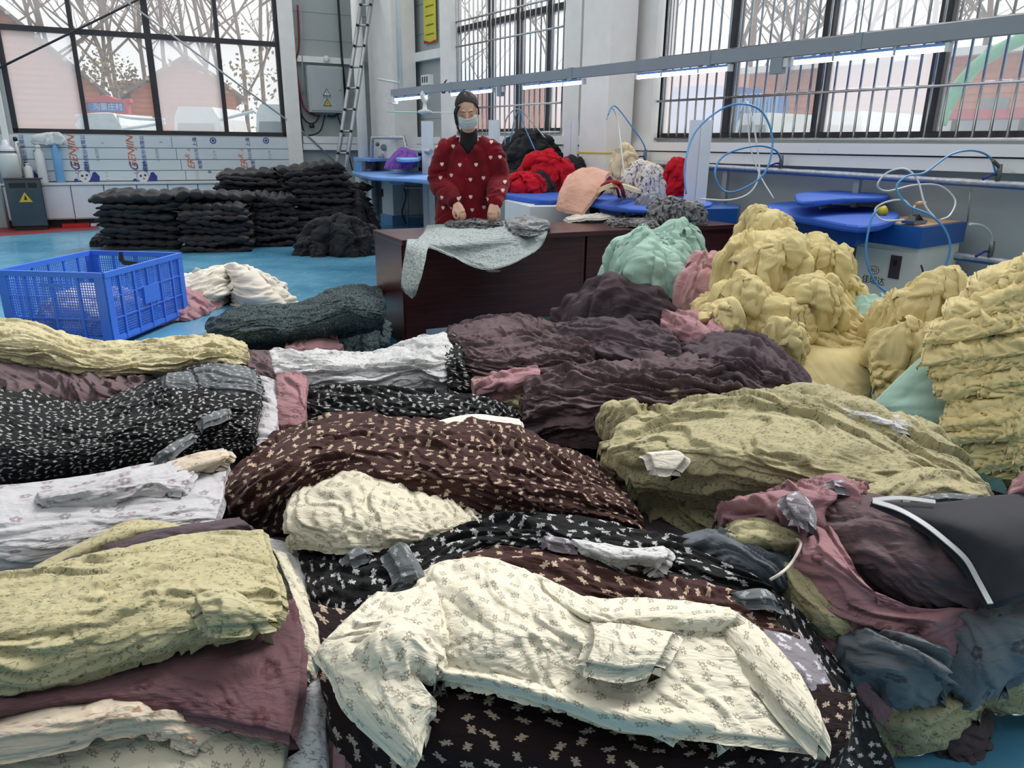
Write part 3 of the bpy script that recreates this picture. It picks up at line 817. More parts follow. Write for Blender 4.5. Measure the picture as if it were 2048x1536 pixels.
def dome(name, label, cat, mat, c, r, h, amp=.02, wl=.08, ang=0, stretch=3, warp=1.2, style='mix', res=.007, group=None, parent=None,
         prof=2.2, knot=None, seed=None, octs=4, rz=0, lean=.3, tilt=(0, 0), pleat=0, gain=.55, uvrot=0, flat=0, layers=None, lobe=.25, flaps=0, big=None):
    """a bunched heap: c world point at its base, r=(rx, ry), height h; flaps are loose layers lying on it"""
    if seed is None: _seed[0] += 7; seed = _seed[0]
    c0, s0 = math.cos(rz), math.sin(rz); cu, su = math.cos(uvrot), math.sin(uvrot)
    if big is None: big = .10 * min(r[0], r[1], h)
    def surf(x, y):
        rr = np.sqrt(x * x + y * y); th = np.arctan2(y, x)
        q = rr * PI / 2 * 1.12; qc = np.clip(q, 0, PI / 2)
        rad = np.abs(np.sin(qc)) ** (2 / prof) * np.where(q > PI / 2, 1 - (q - PI / 2) * .5, 1)
        hz = np.where(q < PI / 2, np.abs(np.cos(qc)) ** (2 / prof), -(q - PI / 2) * .6)
        ct = np.cos(th); st = np.sin(th)
        lob = 1 + lobe * pn(ct * 1.3 + 5, st * 1.3 + 5, seed + 3) + lobe * .6 * pn(ct * 3 + 5, st * 3 + 1, seed + 4)
        B = np.stack([ct * rad * r[0] * lob, st * rad * r[1] * lob, hz * h], -1)
        B[..., 2] += h * (.25 if not flat else 0) * fbm(x * 1.2 + 4, y * 1.2, seed + 8, 2) * np.clip(1 - rr, 0, 1)
        B[..., 0] += tilt[0] * B[..., 2]; B[..., 1] += tilt[1] * B[..., 2]
        return B, rr, th
    def finish(B, x, y, rr, th, k=1.0, sd=0, lift=None, ang_=None):
        U = x * (r[0] + h * .6); V = y * (r[1] + h * .6)
        nn, du, dv = normals(B)
        F = folds(U, V, wl, ang if ang_ is None else ang_, stretch, warp, seed + sd, style, octs, gain=gain) * amp * k
        F = F + big * fbm(U / .16, V / .16, seed + 51, 2) + amp * .6 * crumple(U, V, wl * .8, seed + sd + 900)
        if pleat and not sd:
            kx, ky = knot or (0, 0)
            tk = np.arctan2(y - ky, x - kx); rk = np.sqrt((x - kx) ** 2 + (y - ky) ** 2)
            F = F + pleat * (np.abs(pn(tk * 4.2 + .5 * fbm(rk * 2, tk, seed + 6), rk * 1.2, seed + 5)) * 2 - .4) * np.clip(1.15 - rk * .5, .2, 1) * np.clip(rk * 6, 0, 1)
        if layers:
            pitch, depth = layers
            ph = (B[..., 2] + .5 * pitch * fbm(th * 2.5, B[..., 2] / .1, seed + 60, 3)) / pitch
            saw = 1 - np.abs((ph - np.floor(ph)) * 2 - 1) ** 3
            F = F + depth * (saw - .6) * np.clip((rr - .35) * 5, 0, 1)
        if lift is not None: F = F + lift
        B = B + nn * F[..., None] + du * (F * lean)[..., None]
        Q = B.copy(); Q[..., 0] = B[..., 0] * c0 - B[..., 1] * s0; Q[..., 1] = B[..., 0] * s0 + B[..., 1] * c0
        Q += np.array(tuple(c)); Q[..., 2] = np.maximum(Q[..., 2], .003)
        return Q, np.stack([U * cu - V * su, U * su + V * cu], -1)
    L = PI * (r[0] + r[1]) / 2 * .8 + h
    n = int(max(16, min(400, L / res)))
    a = np.linspace(-1, 1, n); X, Y = np.meshgrid(a, a)
    x = X * np.sqrt(1 - Y * Y / 2); y = Y * np.sqrt(1 - X * X / 2)
    B, rr, th = surf(x, y)
    Q, UV = finish(B, x, y, rr, th)
    o = grid_mesh(name, Q, UV, mat, parent)
    if label: tag(o, label, cat, group)
    rg = random.Random(seed)
    for f in range(flaps):
        ta = -PI / 2 + rg.uniform(-1.5, 1.5); ra = rg.uniform(.25, .7); fx, fy = ra * math.cos(ta), ra * math.sin(ta)
        if rz: pass
        hw, hh = rg.uniform(.30, .5), rg.uniform(.22, .38); rot = rg.uniform(-.9, .9)
        m = int(max(14, (hw * 2) * (r[0] + h * .6) / res)); k2 = int(max(12, (hh * 2) * (r[1] + h * .6) / res))
        a2, b2 = np.meshgrid(np.linspace(-1, 1, m), np.linspace(-1, 1, k2))
        wob = 1 + .28 * pn(np.arctan2(b2, a2) * 1.2 + f * 9, np.sqrt(a2 ** 2 + b2 ** 2) * .6, seed + 400 + f)
        lx_ = a2 * hw * wob; ly_ = b2 * hh * wob
        x2 = fx + lx_ * math.cos(rot) - ly_ * math.sin(rot); y2 = fy + lx_ * math.sin(rot) + ly_ * math.cos(rot)
        B2, rr2, th2 = surf(x2, y2)
        ed = np.minimum(1 - np.abs(a2), 1 - np.abs(b2))
        lift = amp * .55 + .012 + .010 * pn(a2 * 3, b2 * 3, seed + f) - .03 * np.clip(.10 - ed, 0, 1) / .10 * (b2 < 0) - .006 * np.clip(.06 - ed, 0, 1) / .06
        Q2, UV2 = finish(B2, x2, y2, rr2, th2, .9, 500 + f * 13, lift, ang + rg.uniform(-1, 1))
        fo = grid_mesh('flap', Q2, UV2 + .37 * f, mat, o)
    return o
def domep(name, label, cat, mat, px, pyb, wpx, z0, h, ry=None, **k):
    """heap whose middle base is sighted at (px, pyb) on height z0, wpx wide in the photograph"""
    c = Zp(px, pyb, z0); a = Zp(px - wpx / 2, pyb, z0); b = Zp(px + wpx / 2, pyb, z0)
    rx = (b - a).length / 2; ry = ry or rx * .8
    c = c + Vector((c.x, c.y, 0)).normalized() * ry * .75
    return dome(name, label, cat, mat, c, (rx, ry), h, **k)
# ---------------------------------------------------------------- window grilles
def grille(label, sa, sb, z0, z1, hz, step, n0=.02, lean=0):
    r = thing('security_grille', label, 'grille', wpt('R', sa, 0, 0))
    inv = Matrix.Translation(-r.location)
    def bar(a, b, rad, nm, sq=False):
        mb = MB(); mb.tube([a, b], rad, 6, M=inv); return mb.build(nm, M['steel'], r)
    k = int((sb - sa) / step); base = None
    for i in range(k + 1):
        s = sa + (sb - sa) * i / k
        a = wpt('R', s, z0, n0)
        if base is None:
            mb = MB(); mb.tube([(0, 0, z0), (0, 0, z1)], .0105, 8); base = mb.build('bar', M['steel'], r); o = base
        else:
            o = base.copy(); col.objects.link(o); o.parent = r
        o.location = (a.x - r.location.x, a.y - r.location.y, 0)
    for z in hz:
        bar(wpt('R', sa, z, n0 + .012), wpt('R', sb, z, n0 + .012), .0125, 'rail')
    return r
hz2 = [wp('R', 1010, y, .04)[1] for y in (265, 212, 75, 20)] + [4.15]
grille('stainless steel bar grille over the window behind the woman', s1a + .03, s1b - .03, z1w, 4.28, hz2, .115)
hz3 = [wp('R', 1600, y, .04)[1] for y in (278, 187, 82)] + [3.5, 4.15]
grille('stainless steel bar grille over the wide right-hand window', s2a + .03, s2b - .03, z2w, 4.28, hz3, .115)
o = MB().tube([wpt('R', s2a + .06, z2w, .03), wpt('R', s2a + .06, wp('R', 1320, 200, .03)[1], .03)], .018, 8).build('yellowed_pipe', M['wood_handle']); tag(o, 'short yellowed pipe at the left end of the wide window grille', 'pipe')
# ---------------------------------------------------------------- cross bracing rods in front of window_1
def rod(name, pts, r, mat, label=None, cat=None, parent=None, n=8, group=None):
    o = MB().tube(pts, r, n).build(name, M[mat], parent)
    if label: tag(o, label, cat, group)
    return o
def WB(px, py, n=.1):
    s, z = wp('B', px, py, n); return wpt('B', s, z, n)
rod('brace_rod', [WB(-40, 155), WB(255, 10), WB(330, -28)], .016, 'dark_frame', 'dark steel brace rod rising to the right across the left window', 'rod')
rod('brace_rod', [WB(225, -18, .14), WB(395, 108, .14), WB(612, 268, .14), WB(668, 322, .14)], .014, 'galv', 'thin steel brace rod running down to the right across the left window', 'rod')
# ---------------------------------------------------------------- electrical cabinet and cables
sA, zT = wp('B', 614, 130, .25); sB, zB = wp('B', 690, 226, .25)
c = wpt('B', (sA + sB) / 2, zB, 0); bw = abs(sA - sB) / 2; bh = zT - zB
t_ = thing('electrical_cabinet', 'grey wall-mounted electrical cabinet with two warning triangles', 'electrical cabinet', c, math.atan2(-WALLS['B'][1].y, -WALLS['B'][1].x))
MB().bbox(-bw, bw, -.25, 0.0, 0, bh, .01).build('body', M['ebox'], t_)
MB().bbox(-bw + .03, bw - .03, -.262, -.251, .03, bh - .03, .004).build('door', M['ebox'], t_)
MB().box(bw - .09, bw - .05, -.27, -.262, bh * .48, bh * .52).build('latch', M['steel'], t_)
for zz_, m1, m2 in ((bh * .36, 'pvc', 'dark_ink'), (bh * .14, 'warn', 'dark_ink')):
    MB().prism([(-.07, zz_), (.07, zz_), (0, zz_ + .12)], -.266, -.263, axis='y').build('warning_sign', M[m2], t_)
    s_ = MB().prism([(-.052, zz_ + .01), (.052, zz_ + .01), (0, zz_ + .1)], -.268, -.2665, axis='y').build('sign_field', M[m1], t_)
    MB().prism([(-.008, zz_ + .02), (.012, zz_ + .045), (.0, zz_ + .05), (.008, zz_ + .08), (-.014, zz_ + .05), (0, zz_ + .045)], -.27, -.2685, axis='y').build('bolt_mark', M['red_ink'], t_)
text_obj('lettering', '有电危险', M['grey_ink'], Matrix.Translation((0, -.264, bh * .33)) @ Matrix.Rotation(PI / 2, 4, 'X'), .035, t_)
for pts, r_, m, lab in (
    ([WB(595, 10), WB(598, 90), WB(592, 130), WB(606, 210), WB(625, 228), WB(640, 232)], .016, 'dkred', 'dark red cable curving down left of the electrical cabinet'),
    ([WB(598, 180), WB(602, 225), WB(615, 245), WB(630, 245), WB(640, 230)], .014, 'blk', 'black cable looping under the left of the electrical cabinet'),
    ([WB(600, 200), WB(604, 250), WB(615, 270), WB(640, 262), WB(650, 230)], .013, 'blk', 'longer black cable looping under the electrical cabinet'),
    ([WB(675, -20), WB(680, 60), WB(684, 120), WB(690, 180), WB(688, 215), WB(670, 232), WB(655, 232)], .02, 'blk', 'thick black cable running down right of the electrical cabinet'),
    ([WB(676, 232), WB(690, 280), WB(700, 320), WB(707, 350)], .012, 'blk', 'black cable dropping from the electrical cabinet behind the ladder'),
    ([WB(601, -20), WB(604, 105), WB(606, 190)], .01, 'galv', 'thin conduit left of the electrical cabinet')):
    rod('cable' if 'cable' in lab else 'conduit', smooth_pts(pts, 5), r_, m, lab, 'cable')
for k in range(2):
    p = WB(624, 256 + 0 * k, .12); mb = MB()
    if k == 0:
        mb.lathe([(.04, 0), (.045, .03), (.04, .06), (.02, .07)], 14, Matrix.Translation(p)); o = mb.build('junction_box', M['blk']); tag(o, 'small round black junction box under the electrical cabinet', 'junction box')
p = WB(653, 118, .12); o = MB().lathe([(.05, 0), (.052, .02), (.02, .03)], 18, Matrix.Translation(p) @ Matrix.Rotation(PI / 2, 4, 'X')).build('round_fitting', M['pvc']); tag(o, 'round white fitting on the white rail above the electrical cabinet', 'fitting')
# ---------------------------------------------------------------- ladder
la = Dp(690, 345, 11.3); lb = Dp(748, -30, 12.9); lc = Dp(670, 352, 11.4); ld = Dp(728, -30, 12.9)
def ext(a, b, z):
    k = (z - a.z) / (b.z - a.z); return a + (b - a) * k
LA, LC = ext(la, lb, 0.02), ext(lc, ld, 0.02); LB, LD = ext(la, lb, 4.4), ext(lc, ld, 4.4)
t_ = thing('ladder', 'tall aluminium ladder leaning in the corner beside the electrical cabinet', 'ladder', LA)
inv = Matrix.Translation(-LA)
for a, b in ((LA, LB), (LC, LD)):
    MB().tube([a, b], .035, 4, M=inv).build('side_rail', M['alu'], t_)
nr = 14
for i in range(nr):
    k = (i + .6) / nr; a = LA.lerp(LB, k); b = LC.lerp(LD, k)
    rg = MB().tube([a, b], .017, 8, M=inv).build('rung', M['alu'], t_)
    for q in (a, b): MB().lathe([(.022, -.045), (.024, .0), (.022, .045)], 8, inv @ Matrix.Translation(q) @ Matrix.Rotation(PI / 2, 4, 'X')).build('rung_cap', M['blk'], rg)
# ---------------------------------------------------------------- yellow notice
s0, _ = wp('R', 845, 40, .06); s1, _ = wp('R', 869, 40, .06); _, zb = wp('R', 855, 86, .06); zt = zb + 1.1
c = wpt('R', (s0 + s1) / 2, zb, .03); w_ = (s1 - s0) / 2
t_ = thing('hanging_notice', 'long yellow printed notice hanging on the wall by the corner', 'notice', c, math.atan2(WALLS['R'][1].y, WALLS['R'][1].x))
MB().box(-w_, w_, -.01, 0, 0, zt - zb).build('sheet', M['yellow_note'], t_)
MB().prism([(-w_, 0), (w_, 0), (w_, .03), (0, .01), (-w_, .05)], -.014, -.011, axis='y').build('red_hem', M['crimson'], t_)
MT = Matrix.Rotation(PI / 2, 4, 'X')
for k in range(7):
    text_obj('lettering', '安全操作规程注意事项'[k:] + '安全操作'[:k], M['brown_ink'], Matrix.Translation((0, -.012, .12 + k * .13)) @ MT, .026, t_)
# ---------------------------------------------------------------- lighting beam with tubes, hung over the stations
BD = Vector((.562, -.827, 0)); BN = Vector((-.827, -.562, 0))
B0 = Vector((2.3, 5.0, 0)); 
def bpt(px, py):
    v = ray(px, py); n = BN; c = Vector((0, 0, CAMH)); t = (B0 - c).dot(n) / v.dot(n); return c + v * t
q1 = bpt(1740, 82); q2 = bpt(2040, 55); q3 = bpt(1000, 163); q0 = bpt(782, 186)
BZ = (q1.z + q3.z) / 2
print('beam z', q1.z, q2.z, q3.z, q0.z)
def bs(px, py): return (bpt(px, py) - B0).dot(BD)
sa, sb = bs(785, 185), bs(2048, 50) + 1.5
slope = (q1.z - q3.z) / ((q1 - q3).dot(BD)); z_at = lambda s: q1.z + slope * (s - (q1 - B0).dot(BD))
t_ = thing('light_beam', 'long grey metal beam carrying tube lights over the ironing stations', 'beam', B0 + BD * sa)
def bpos(s, dz=0, dn=0): return B0 + BD * s + BN * dn + Vector((0, 0, z_at(s) + dz))
inv = Matrix.Translation(-t_.location)
def bbox_(name, s0, s1, z0, z1, n0, n1, mat, parent, iv):
    vs = []
    for dz in (z0, z1):
        for dn in (n0, n1):
            for s in (s0, s1): vs.append(iv @ bpos(s, dz, dn))
    return MB().add(vs, [(0, 2, 3, 1), (4, 5, 7, 6), (0, 1, 5, 4), (2, 6, 7, 3), (0, 4, 6, 2), (1, 3, 7, 5)]).build(name, M[mat], parent)
cuts = [sa, bs(905, 170), bs(1145, 150), bs(1420, 120), bs(1720, 85), sb]
for a, b in zip(cuts, cuts[1:]):
    bbox_('beam_section', a + .003, b - .003, -.045, .045, -.03, .03, 'beam', t_, inv)
for s in cuts[1:-1]: bbox_('joint_sleeve', s - .03, s + .03, -.05, .05, -.034, .034, 'beam', t_, inv)
for px, py in ((1340, 125), (1720, 62), (1000, 160), (1105, 150)):
    s = bs(px, py); MB().tube([inv @ bpos(s, .04), inv @ (bpos(s, .04) + Vector((0, 0, 3.2)))], .004, 6).build('hanging_wire', M['galv'], t_)
for (xa, xb, y, lab) in ((1590, 1895, 105, 'nearest and longest-looking'), (1276, 1460, 139, 'second nearest'), (1048, 1168, 157, 'middle one'), (903, 987, 173, 'second farthest'), (790, 858, 183, 'farthest')):
    s0, s1 = bs(xa, y), bs(xb, y)
    tt = thing('tube_light', 'glowing white tube light under the grey beam, ' + lab, 'lamp', bpos((s0 + s1) / 2, -.07)); iv = Matrix.Translation(-tt.location)
    MB().tube([iv @ bpos(s0, -.085), iv @ bpos(s1, -.085)], .017, 10).build('tube', M['led'], tt)
    bbox_('housing', s0, s1, -.072, -.055, -.016, .016, 'blue_pad_l', tt, iv)
    for s in (s0, s1): bbox_('end_cap', s - .012, s + .012, -.105, -.055, -.02, .02, 'pvc', tt, iv)
    for k in (.3, .7): bbox_('clip', s0 + (s1 - s0) * k - .008, s0 + (s1 - s0) * k + .008, -.1, -.04, -.021, .021, 'galv', tt, iv)
for px, py, w, h, lab in ((1560, 118, .05, .10, 'grey switch box hanging from the beam between the two nearest tube lights'), (1002, 168, .04, .1, 'grey switch box hanging from the beam right of the woman\'s head')):
    s = bs(px, py - 15); t2 = thing('switch_box', lab, 'switch', bpos(s, -.1)); iv = Matrix.Translation(-t2.location)
    bbox_('body', s - w, s + w, -.05 - h, -.046, -.02, .03, 'beam', t2, iv); bbox_('plug', s + w, s + w + .04, -.05 - h * .6, -.05, -.01, .02, 'pvc', t2, iv)
# socket strip, hanging rods, fan at the far end
s = bs(855, 168); t2 = thing('socket_strip', 'white socket strip standing on the far end of the beam', 'socket', bpos(s)); iv = Matrix.Translation(-t2.location)
bbox_('body', s - .12, s + .1, .05, .17, -.03, .03, 'pvc', t2, iv)
for k in range(3): bbox_('outlet', s - .09 + k * .06, s - .06 + k * .06, .08, .15, .03, .034, 'dark_frame', t2, iv)
for px in (798, 804):
    p = bpt(px, 178); rod('hanging_rod', [p, p + Vector((0, 0, 3.3))], .018, 'white_paint', 'white rod holding up the far end of the beam, ' + ('left one' if px == 798 else 'right one'), 'rod')
p = bpt(756, 158); q = bpt(800, 166); rod('wall_tube', [p, q], .016, 'pvc', 'unlit white tube at the far end of the beam', 'tube')
p = bpt(787, 200); t2 = thing('spot_lamp', 'white box lamp with a cable loop at the far end of the beam', 'lamp', p)
MB().bbox(-.02, .07, -.05, .05, -.06, .06, .01).build('head', M['pvc'], t2); MB().tube(smooth_pts([(-.02, 0, .1), (-.1, 0, .08), (-.12, 0, .0), (-.03, 0, -.04)], 6), .008, 6).build('cable_loop', M['pvc'], t2)
p = bpt(849, 190); t2 = thing('ceiling_fan', 'small white hanging fan with one mint and one white blade', 'fan', p)
MB().lathe([(.02, .06), (.05, .03), (.06, -.02), (.035, -.08), (.02, -.1), (.03, -.17), (.09, -.19), (.085, -.22), (.02, -.24)], 20).build('motor', M['pvc'], t2)
MB().prism([(-.08, -.03), (-.42, -.05), (-.5, .0), (-.42, .045), (-.08, .03)], -.212, -.204, M=Matrix.Rotation(.12, 4, 'X')).build('blade', M['green_blade'], t2)
MB().prism([(.08, -.03), (.42, -.05), (.5, .0), (.42, .045), (.08, .03)], -.212, -.204, M=Matrix.Rotation(.12, 4, 'X')).build('blade', M['pvc'], t2)
for (x0, y0, x1, y1, lab) in ((893, 166, 893, 172, 'black wires dangling from the beam joint left of the woman'),):
    pts = [bpt(893, 160), bpt(882, 178), bpt(888, 186), bpt(896, 172), bpt(899, 186)]
    rod('wire', smooth_pts(pts, 6), .008, 'blk', lab, 'wire')
# ---------------------------------------------------------------- foil-wrapped steam pipes and their valves
def wr(px, py, n): s, z = wp('R', px, py, n); return s, z
def pipe(label, px0, py0, px1, py1, n, r, s_end=14.8, under=True):
    s0, z0 = wr(px0, py0, n); s1, z1 = wr(px1, py1, n)
    k = (z1 - z0) / (s1 - s0)
    zz_ = lambda s: z0 + k * (s - s0)
    ss = np.arange(s0, s_end, .09); rg = random.Random(3)
    pts = [wpt('R', s, zz_(s), n) for s in ss]
    rs = [r * rg.uniform(.9, 1.12) for _ in ss]
    o = MB().tube(pts, rs, 10).build('steam_pipe', M['foil']); tag(o, label, 'pipe')
    if under: MB().tube([p - Vector((0, 0, r * 1.0)) for p in pts[::6]], r * .45, 6).build('tape_edge', M['blue_box'], o)
    return zz_
zu = pipe('upper foil-wrapped steam pipe along the right wall', 1245, 322, 2040, 370, .2, .022)
zl = pipe('lower foil-wrapped steam pipe along the right wall', 1470, 450, 2040, 528, .2, .024)
for px in (1452, 1718, 1180 + 70):
    s = wr(px, 345, .15)[0]
    o = MB().wbox('R', s - .025, s + .025, .0, zu(s) - .015, .12, .16).build('pipe_support', M['galv']); tag(o, 'galvanised upright holding the steam pipe, ' + ('in front of the wide window, left' if px == 1452 else ('behind the blue boards' if px == 1718 else 'beside the big white column')), 'bracket')
for px, py, up, lab in ((1563, 322, 1, 'valve on the upper steam pipe, left of the cream ironing station'), (1997, 352, 1, 'valve on the upper steam pipe near the right frame edge'), (1290, 318, 1, 'valve on the upper steam pipe behind the quilt'), (1982, 505, 0, 'valve on the lower steam pipe beside the cream ironing station')):
    s = wr(px, py, .2)[0]; z = (zu if up else zl)(s); p = wpt('R', s, z, .2)
    t2 = thing('pipe_valve', 'blue-handled ' + lab, 'valve', p)
    MB().tube([(0, 0, 0), (0, 0, .07), (0, 0, .13)], [.016, .02, .014], 10).build('body', M['brass'], t2)
    MB().tube([(0, 0, .06), BN * .03 + Vector((-.03, -.0, .06)), Vector((-.13, -.05, .03))], [.008, .008, .01], 8).build('handle', M['blue_ink'], t2)
# short white pipe run by the corner column
pts = [Dp(742, 345, 12.6), Dp(745, 275, 12.6), Dp(808, 275, 12.4), Dp(812, 295, 12.4), Dp(822, 300, 12.3), Dp(862, 303, 11.4)]
rod('white_pipe', pts, .035, 'foil', 'white wrapped pipe bending round the corner column', 'pipe', n=10)
p = wpt('R', wp('R', 768, 295, .52)[0], wp('R', 768, 295, .52)[1], .52)
t2 = thing('gauge_panel', 'small round gauge with fittings on the corner column', 'gauge', p)
MB().lathe([(.05, 0), (.055, .03), (.04, .04)], 18, Matrix.Rotation(PI / 2, 4, 'X')).build('gauge', M['grey_ink'], t2)
MB().lathe([(.03, 0), (.035, .03), (.02, .04)], 12, Matrix.Translation((-.1, 0, .05)) @ Matrix.Rotation(PI / 2, 4, 'X')).build('knob', M['brass'], t2)
MB().lathe([(.05, 0), (.05, .03), (.02, .04)], 12, Matrix.Translation((-.05, 0, -.14)) @ Matrix.Rotation(PI / 2, 4, 'X')).build('fitting', M['galv'], t2)
# upright frosted boards between the stations
for (x0, x1, yt, yb, Y, lab) in ((1381, 1425, 240, 412, 6.6, 'upright frosted board right of the clothes-laden station'), (1129, 1157, 242, 345, 8.6, 'upright frosted board beside the big white column'), (977, 1000, 240, 330, 9.6, 'upright frosted board behind the woman\'s shoulder'), (842, 866, 242, 372, 11.6, 'upright frosted board left of the woman')):
    a = Dp(x0, yt, Y); b = Dp(x1, yt, Y); d_ = Dp((x0 + x1) / 2, yb, Y)
    t2 = thing('dividing_board', lab, 'board', (a.x, a.y, 0))
    MB().box(0, (b.x - a.x) * .5, 0, .02, 0.02, a.z).build('panel', M['panel'], t2)
    MB().box((b.x - a.x) * .5 + .002, b.x - a.x, -.02, .04, 0.02, a.z).build('folded_edge', M['white_box'], t2)
# ---------------------------------------------------------------- outside: yard seen through the left window
def gmat():
    t = NT('yard_ground'); n = t.noise(.6, 5); t.set(t.mix(n, srgb(170, 160, 150), srgb(200, 195, 188)), .9); return t.m
M['yard'] = gmat()
M['brick_w'] = plain('orange_brick', srgb(190, 118, 92), .85, var=.15, scale=3)
M['mortar'] = plain('mortar', srgb(206, 180, 160), .9)
M['plaster_pink'] = plain('pink_plaster', srgb(214, 160, 150), .9, var=.06)
M['tiles'] = plain('grey_roof_tiles', srgb(120, 110, 108), .8)
M['bark'] = plain('bark', srgb(120, 104, 96), .9)
M['leaf'] = plain('dry_leaf', srgb(140, 120, 84), .8)
M['car_white'] = plain('car_white', srgb(215, 218, 216), .3)
M['glass_dk'] = plain('car_glass', srgb(110, 120, 122), .15)
M['sign_blue'] = plain('sign_blue', srgb(50, 120, 200), .5)
M['sign_red'] = plain('sign_red', srgb(190, 70, 76), .5)
M['blue_steel'] = plain('blue_container', srgb(60, 104, 176), .6)
M['awning'] = plain('red_awning', srgb(200, 60, 84), .6)
M['crane'] = plain('green_crane', srgb(90, 176, 130), .5)
o = MB().box(-60, 40, 14, 80, -.6, -.45).build('yard', M['yard']); tag(o, kind='structure')
def atY(px, py, Y): return Dp(px, py, Y)
def house(label, L, R_, top, eave, Y, depth, gable=True, mat='brick_w', rot=0, courses=True):
    """gabled end wall: L, R_ left and right pixel columns at the eaves, top (px, py), eave row"""
    a = atY(L, eave, Y); b = atY(R_, eave, Y); t_ = atY(top[0], top[1], Y); zg = -.45
    xc = (a.x + b.x) / 2; ra = math.atan2(-xc, Y); r = thing('brick_house', label, 'house', (xc, Y, zg), ra); iv = -r.location
    kx = math.cos(ra) ** 1.6
    A_ = a + iv; B_ = b + iv; T_ = t_ + iv
    for q_ in (A_, B_, T_): q_.x *= kx
    poly = [(A_.x, 0), (B_.x, 0), (B_.x, B_.z), (T_.x, T_.z), (A_.x, A_.z)]
    MB().prism(poly, 0, depth, axis='y').build('gable_wall', M[mat], r)
    if courses:
        mb = MB(); z = .2
        while z < T_.z - .1:
            x0, x1 = A_.x, B_.x
            if z > A_.z: x0 = A_.x + (T_.x - A_.x) * (z - A_.z) / (T_.z - A_.z)
            if z > B_.z: x1 = B_.x + (T_.x - B_.x) * (z - B_.z) / (T_.z - B_.z)
            if x1 - x0 > .2: mb.box(x0, x1, -.02, 0, z, z + .11)
            z += .16
        c_ = mb.build('brick_courses', M[mat], r); c_['kind'] = 'stuff'
    th = .12
    for p, q, nm in ((A_, T_, 'roof'), (T_, B_, 'roof')):
        d_ = (q - p).normalized(); e = .35
        p2 = p - d_ * (e if p is A_ else 0); q2 = q + d_ * (e if q is B_ else 0)
        MB().add([(p2.x, -.3, p2.z + .02), (q2.x, -.3, q2.z + .02), (q2.x, -.3, q2.z + .02 + th), (p2.x, -.3, p2.z + .02 + th), (p2.x, depth + .3, p2.z + .02), (q2.x, depth + .3, q2.z + .02), (q2.x, depth + .3, q2.z + .02 + th), (p2.x, depth + .3, p2.z + .02 + th)],
                 [(0, 1, 2, 3), (7, 6, 5, 4), (0, 4, 5, 1), (2, 6, 7, 3), (0, 3, 7, 4), (1, 5, 6, 2)]).build(nm, M['tiles'], r)
        k = int((q2 - p2).length / .35)
        for i in range(k):
            c = p2 + (q2 - p2) * ((i + .5) / k); MB().box(-.05, .05, -.36, -.28, -.02, .06, M=Matrix.Translation((c.x, 0, c.z + .06))).build('tile_end', M['mortar'], r) if i % 2 == 0 else None
    return r
house('big pink-walled house whose gable fills the left panes', -260, 236, (5, 20), 176, 21, 6, mat='brick_w')
house('orange brick house with a gable, behind the right panes', 258, 478, (372, 118), 188, 26, 6)
# a shed wall right behind it, and small bricks pile is left out
bare_id = [0]
def tree(px, Y, H_, seed, label='', lean=0, dens=1.0, leaves=20):
    rg = random.Random(seed); p0 = atY(px, 290, Y); r = thing('bare_tree', label, 'tree', (p0.x, Y, -.45))
    mb = MB(); lf = []
    def br(p, d, L, rad, lv):
        pts = [p]; q = p.copy(); dd = d.copy()
        for k in range(4):
            dd = (dd + Vector((rg.uniform(-.14, .14), rg.uniform(-.14, .14), rg.uniform(-.02, .10)))).normalized(); q = q + dd * L / 4; pts.append(q.copy())
        mb.tube(pts, [rad * (1 - .5 * i / 4) for i in range(5)], 5 if lv else 7, cap=False)
        if lv >= 3: lf.append(q); return
        nb = {0: 7, 1: 4, 2: 3}[lv]
        for i in range(int(nb * dens + .5)):
            k = rg.uniform(.35, 1) if lv == 0 else rg.uniform(.25, 1)
            s = pts[0].lerp(pts[-1], k) if lv else p + (q - p) * k
            ii = min(3, int(k * 4)); s = pts[ii].lerp(pts[ii + 1], k * 4 - ii)
            az = rg.uniform(0, 2 * PI); up = rg.uniform(.5, 1.3)
            nd = Vector((math.cos(az), math.sin(az), up)).normalized()
            br(s, nd, L * rg.uniform(.38, .55), rad * .5, lv + 1)
    br(Vector((0, 0, 0)), Vector((lean, 0, 1)).normalized(), H_, .0105 * H_, 0)
    mb.build('branches', M['bark'], r)
    if leaves:
        mb = MB()
        for i in range(leaves):
            c = rg.choice(lf) + Vector((rg.uniform(-.2, .2), rg.uniform(-.2, .2), rg.uniform(-.2, .2))); s = rg.uniform(.05, .10)
            a = Vector((rg.uniform(-1, 1), rg.uniform(-1, 1), rg.uniform(-1, 1))).normalized(); b = a.orthogonal().normalized()
            mb.add([c - a * s, c + b * s * .6, c + a * s, c - b * s * .6, c + a.cross(b) * .004], [(0, 1, 2), (0, 2, 3), (0, 4, 1)])
        f = mb.build('leaves', M['leaf'], r); f['kind'] = 'stuff'
for i, (px, Y, h, sd) in enumerate(((20, 31, 9, 1), (70, 36, 11, 2), (115, 38, 12, 3), (180, 34, 11, 4), (205, 40, 12, 5), (235, 33, 10, 6), (262, 38, 12, 7), (310, 42, 13, 8), (350, 36, 11, 9), (395, 40, 12, 10), (430, 34, 11, 11), (465, 30, 9, 12), (505, 33, 10, 13), (545, 36, 11, 14))):
    tree(px, Y, h, sd, 'bare leafless tree behind the houses, ' + ('first', 'second', 'third', 'fourth', 'fifth', 'sixth', 'seventh', 'eighth', 'ninth', 'tenth', 'eleventh', 'twelfth', 'thirteenth', 'last')[i] + ' from the left in the left window', leaves=45)
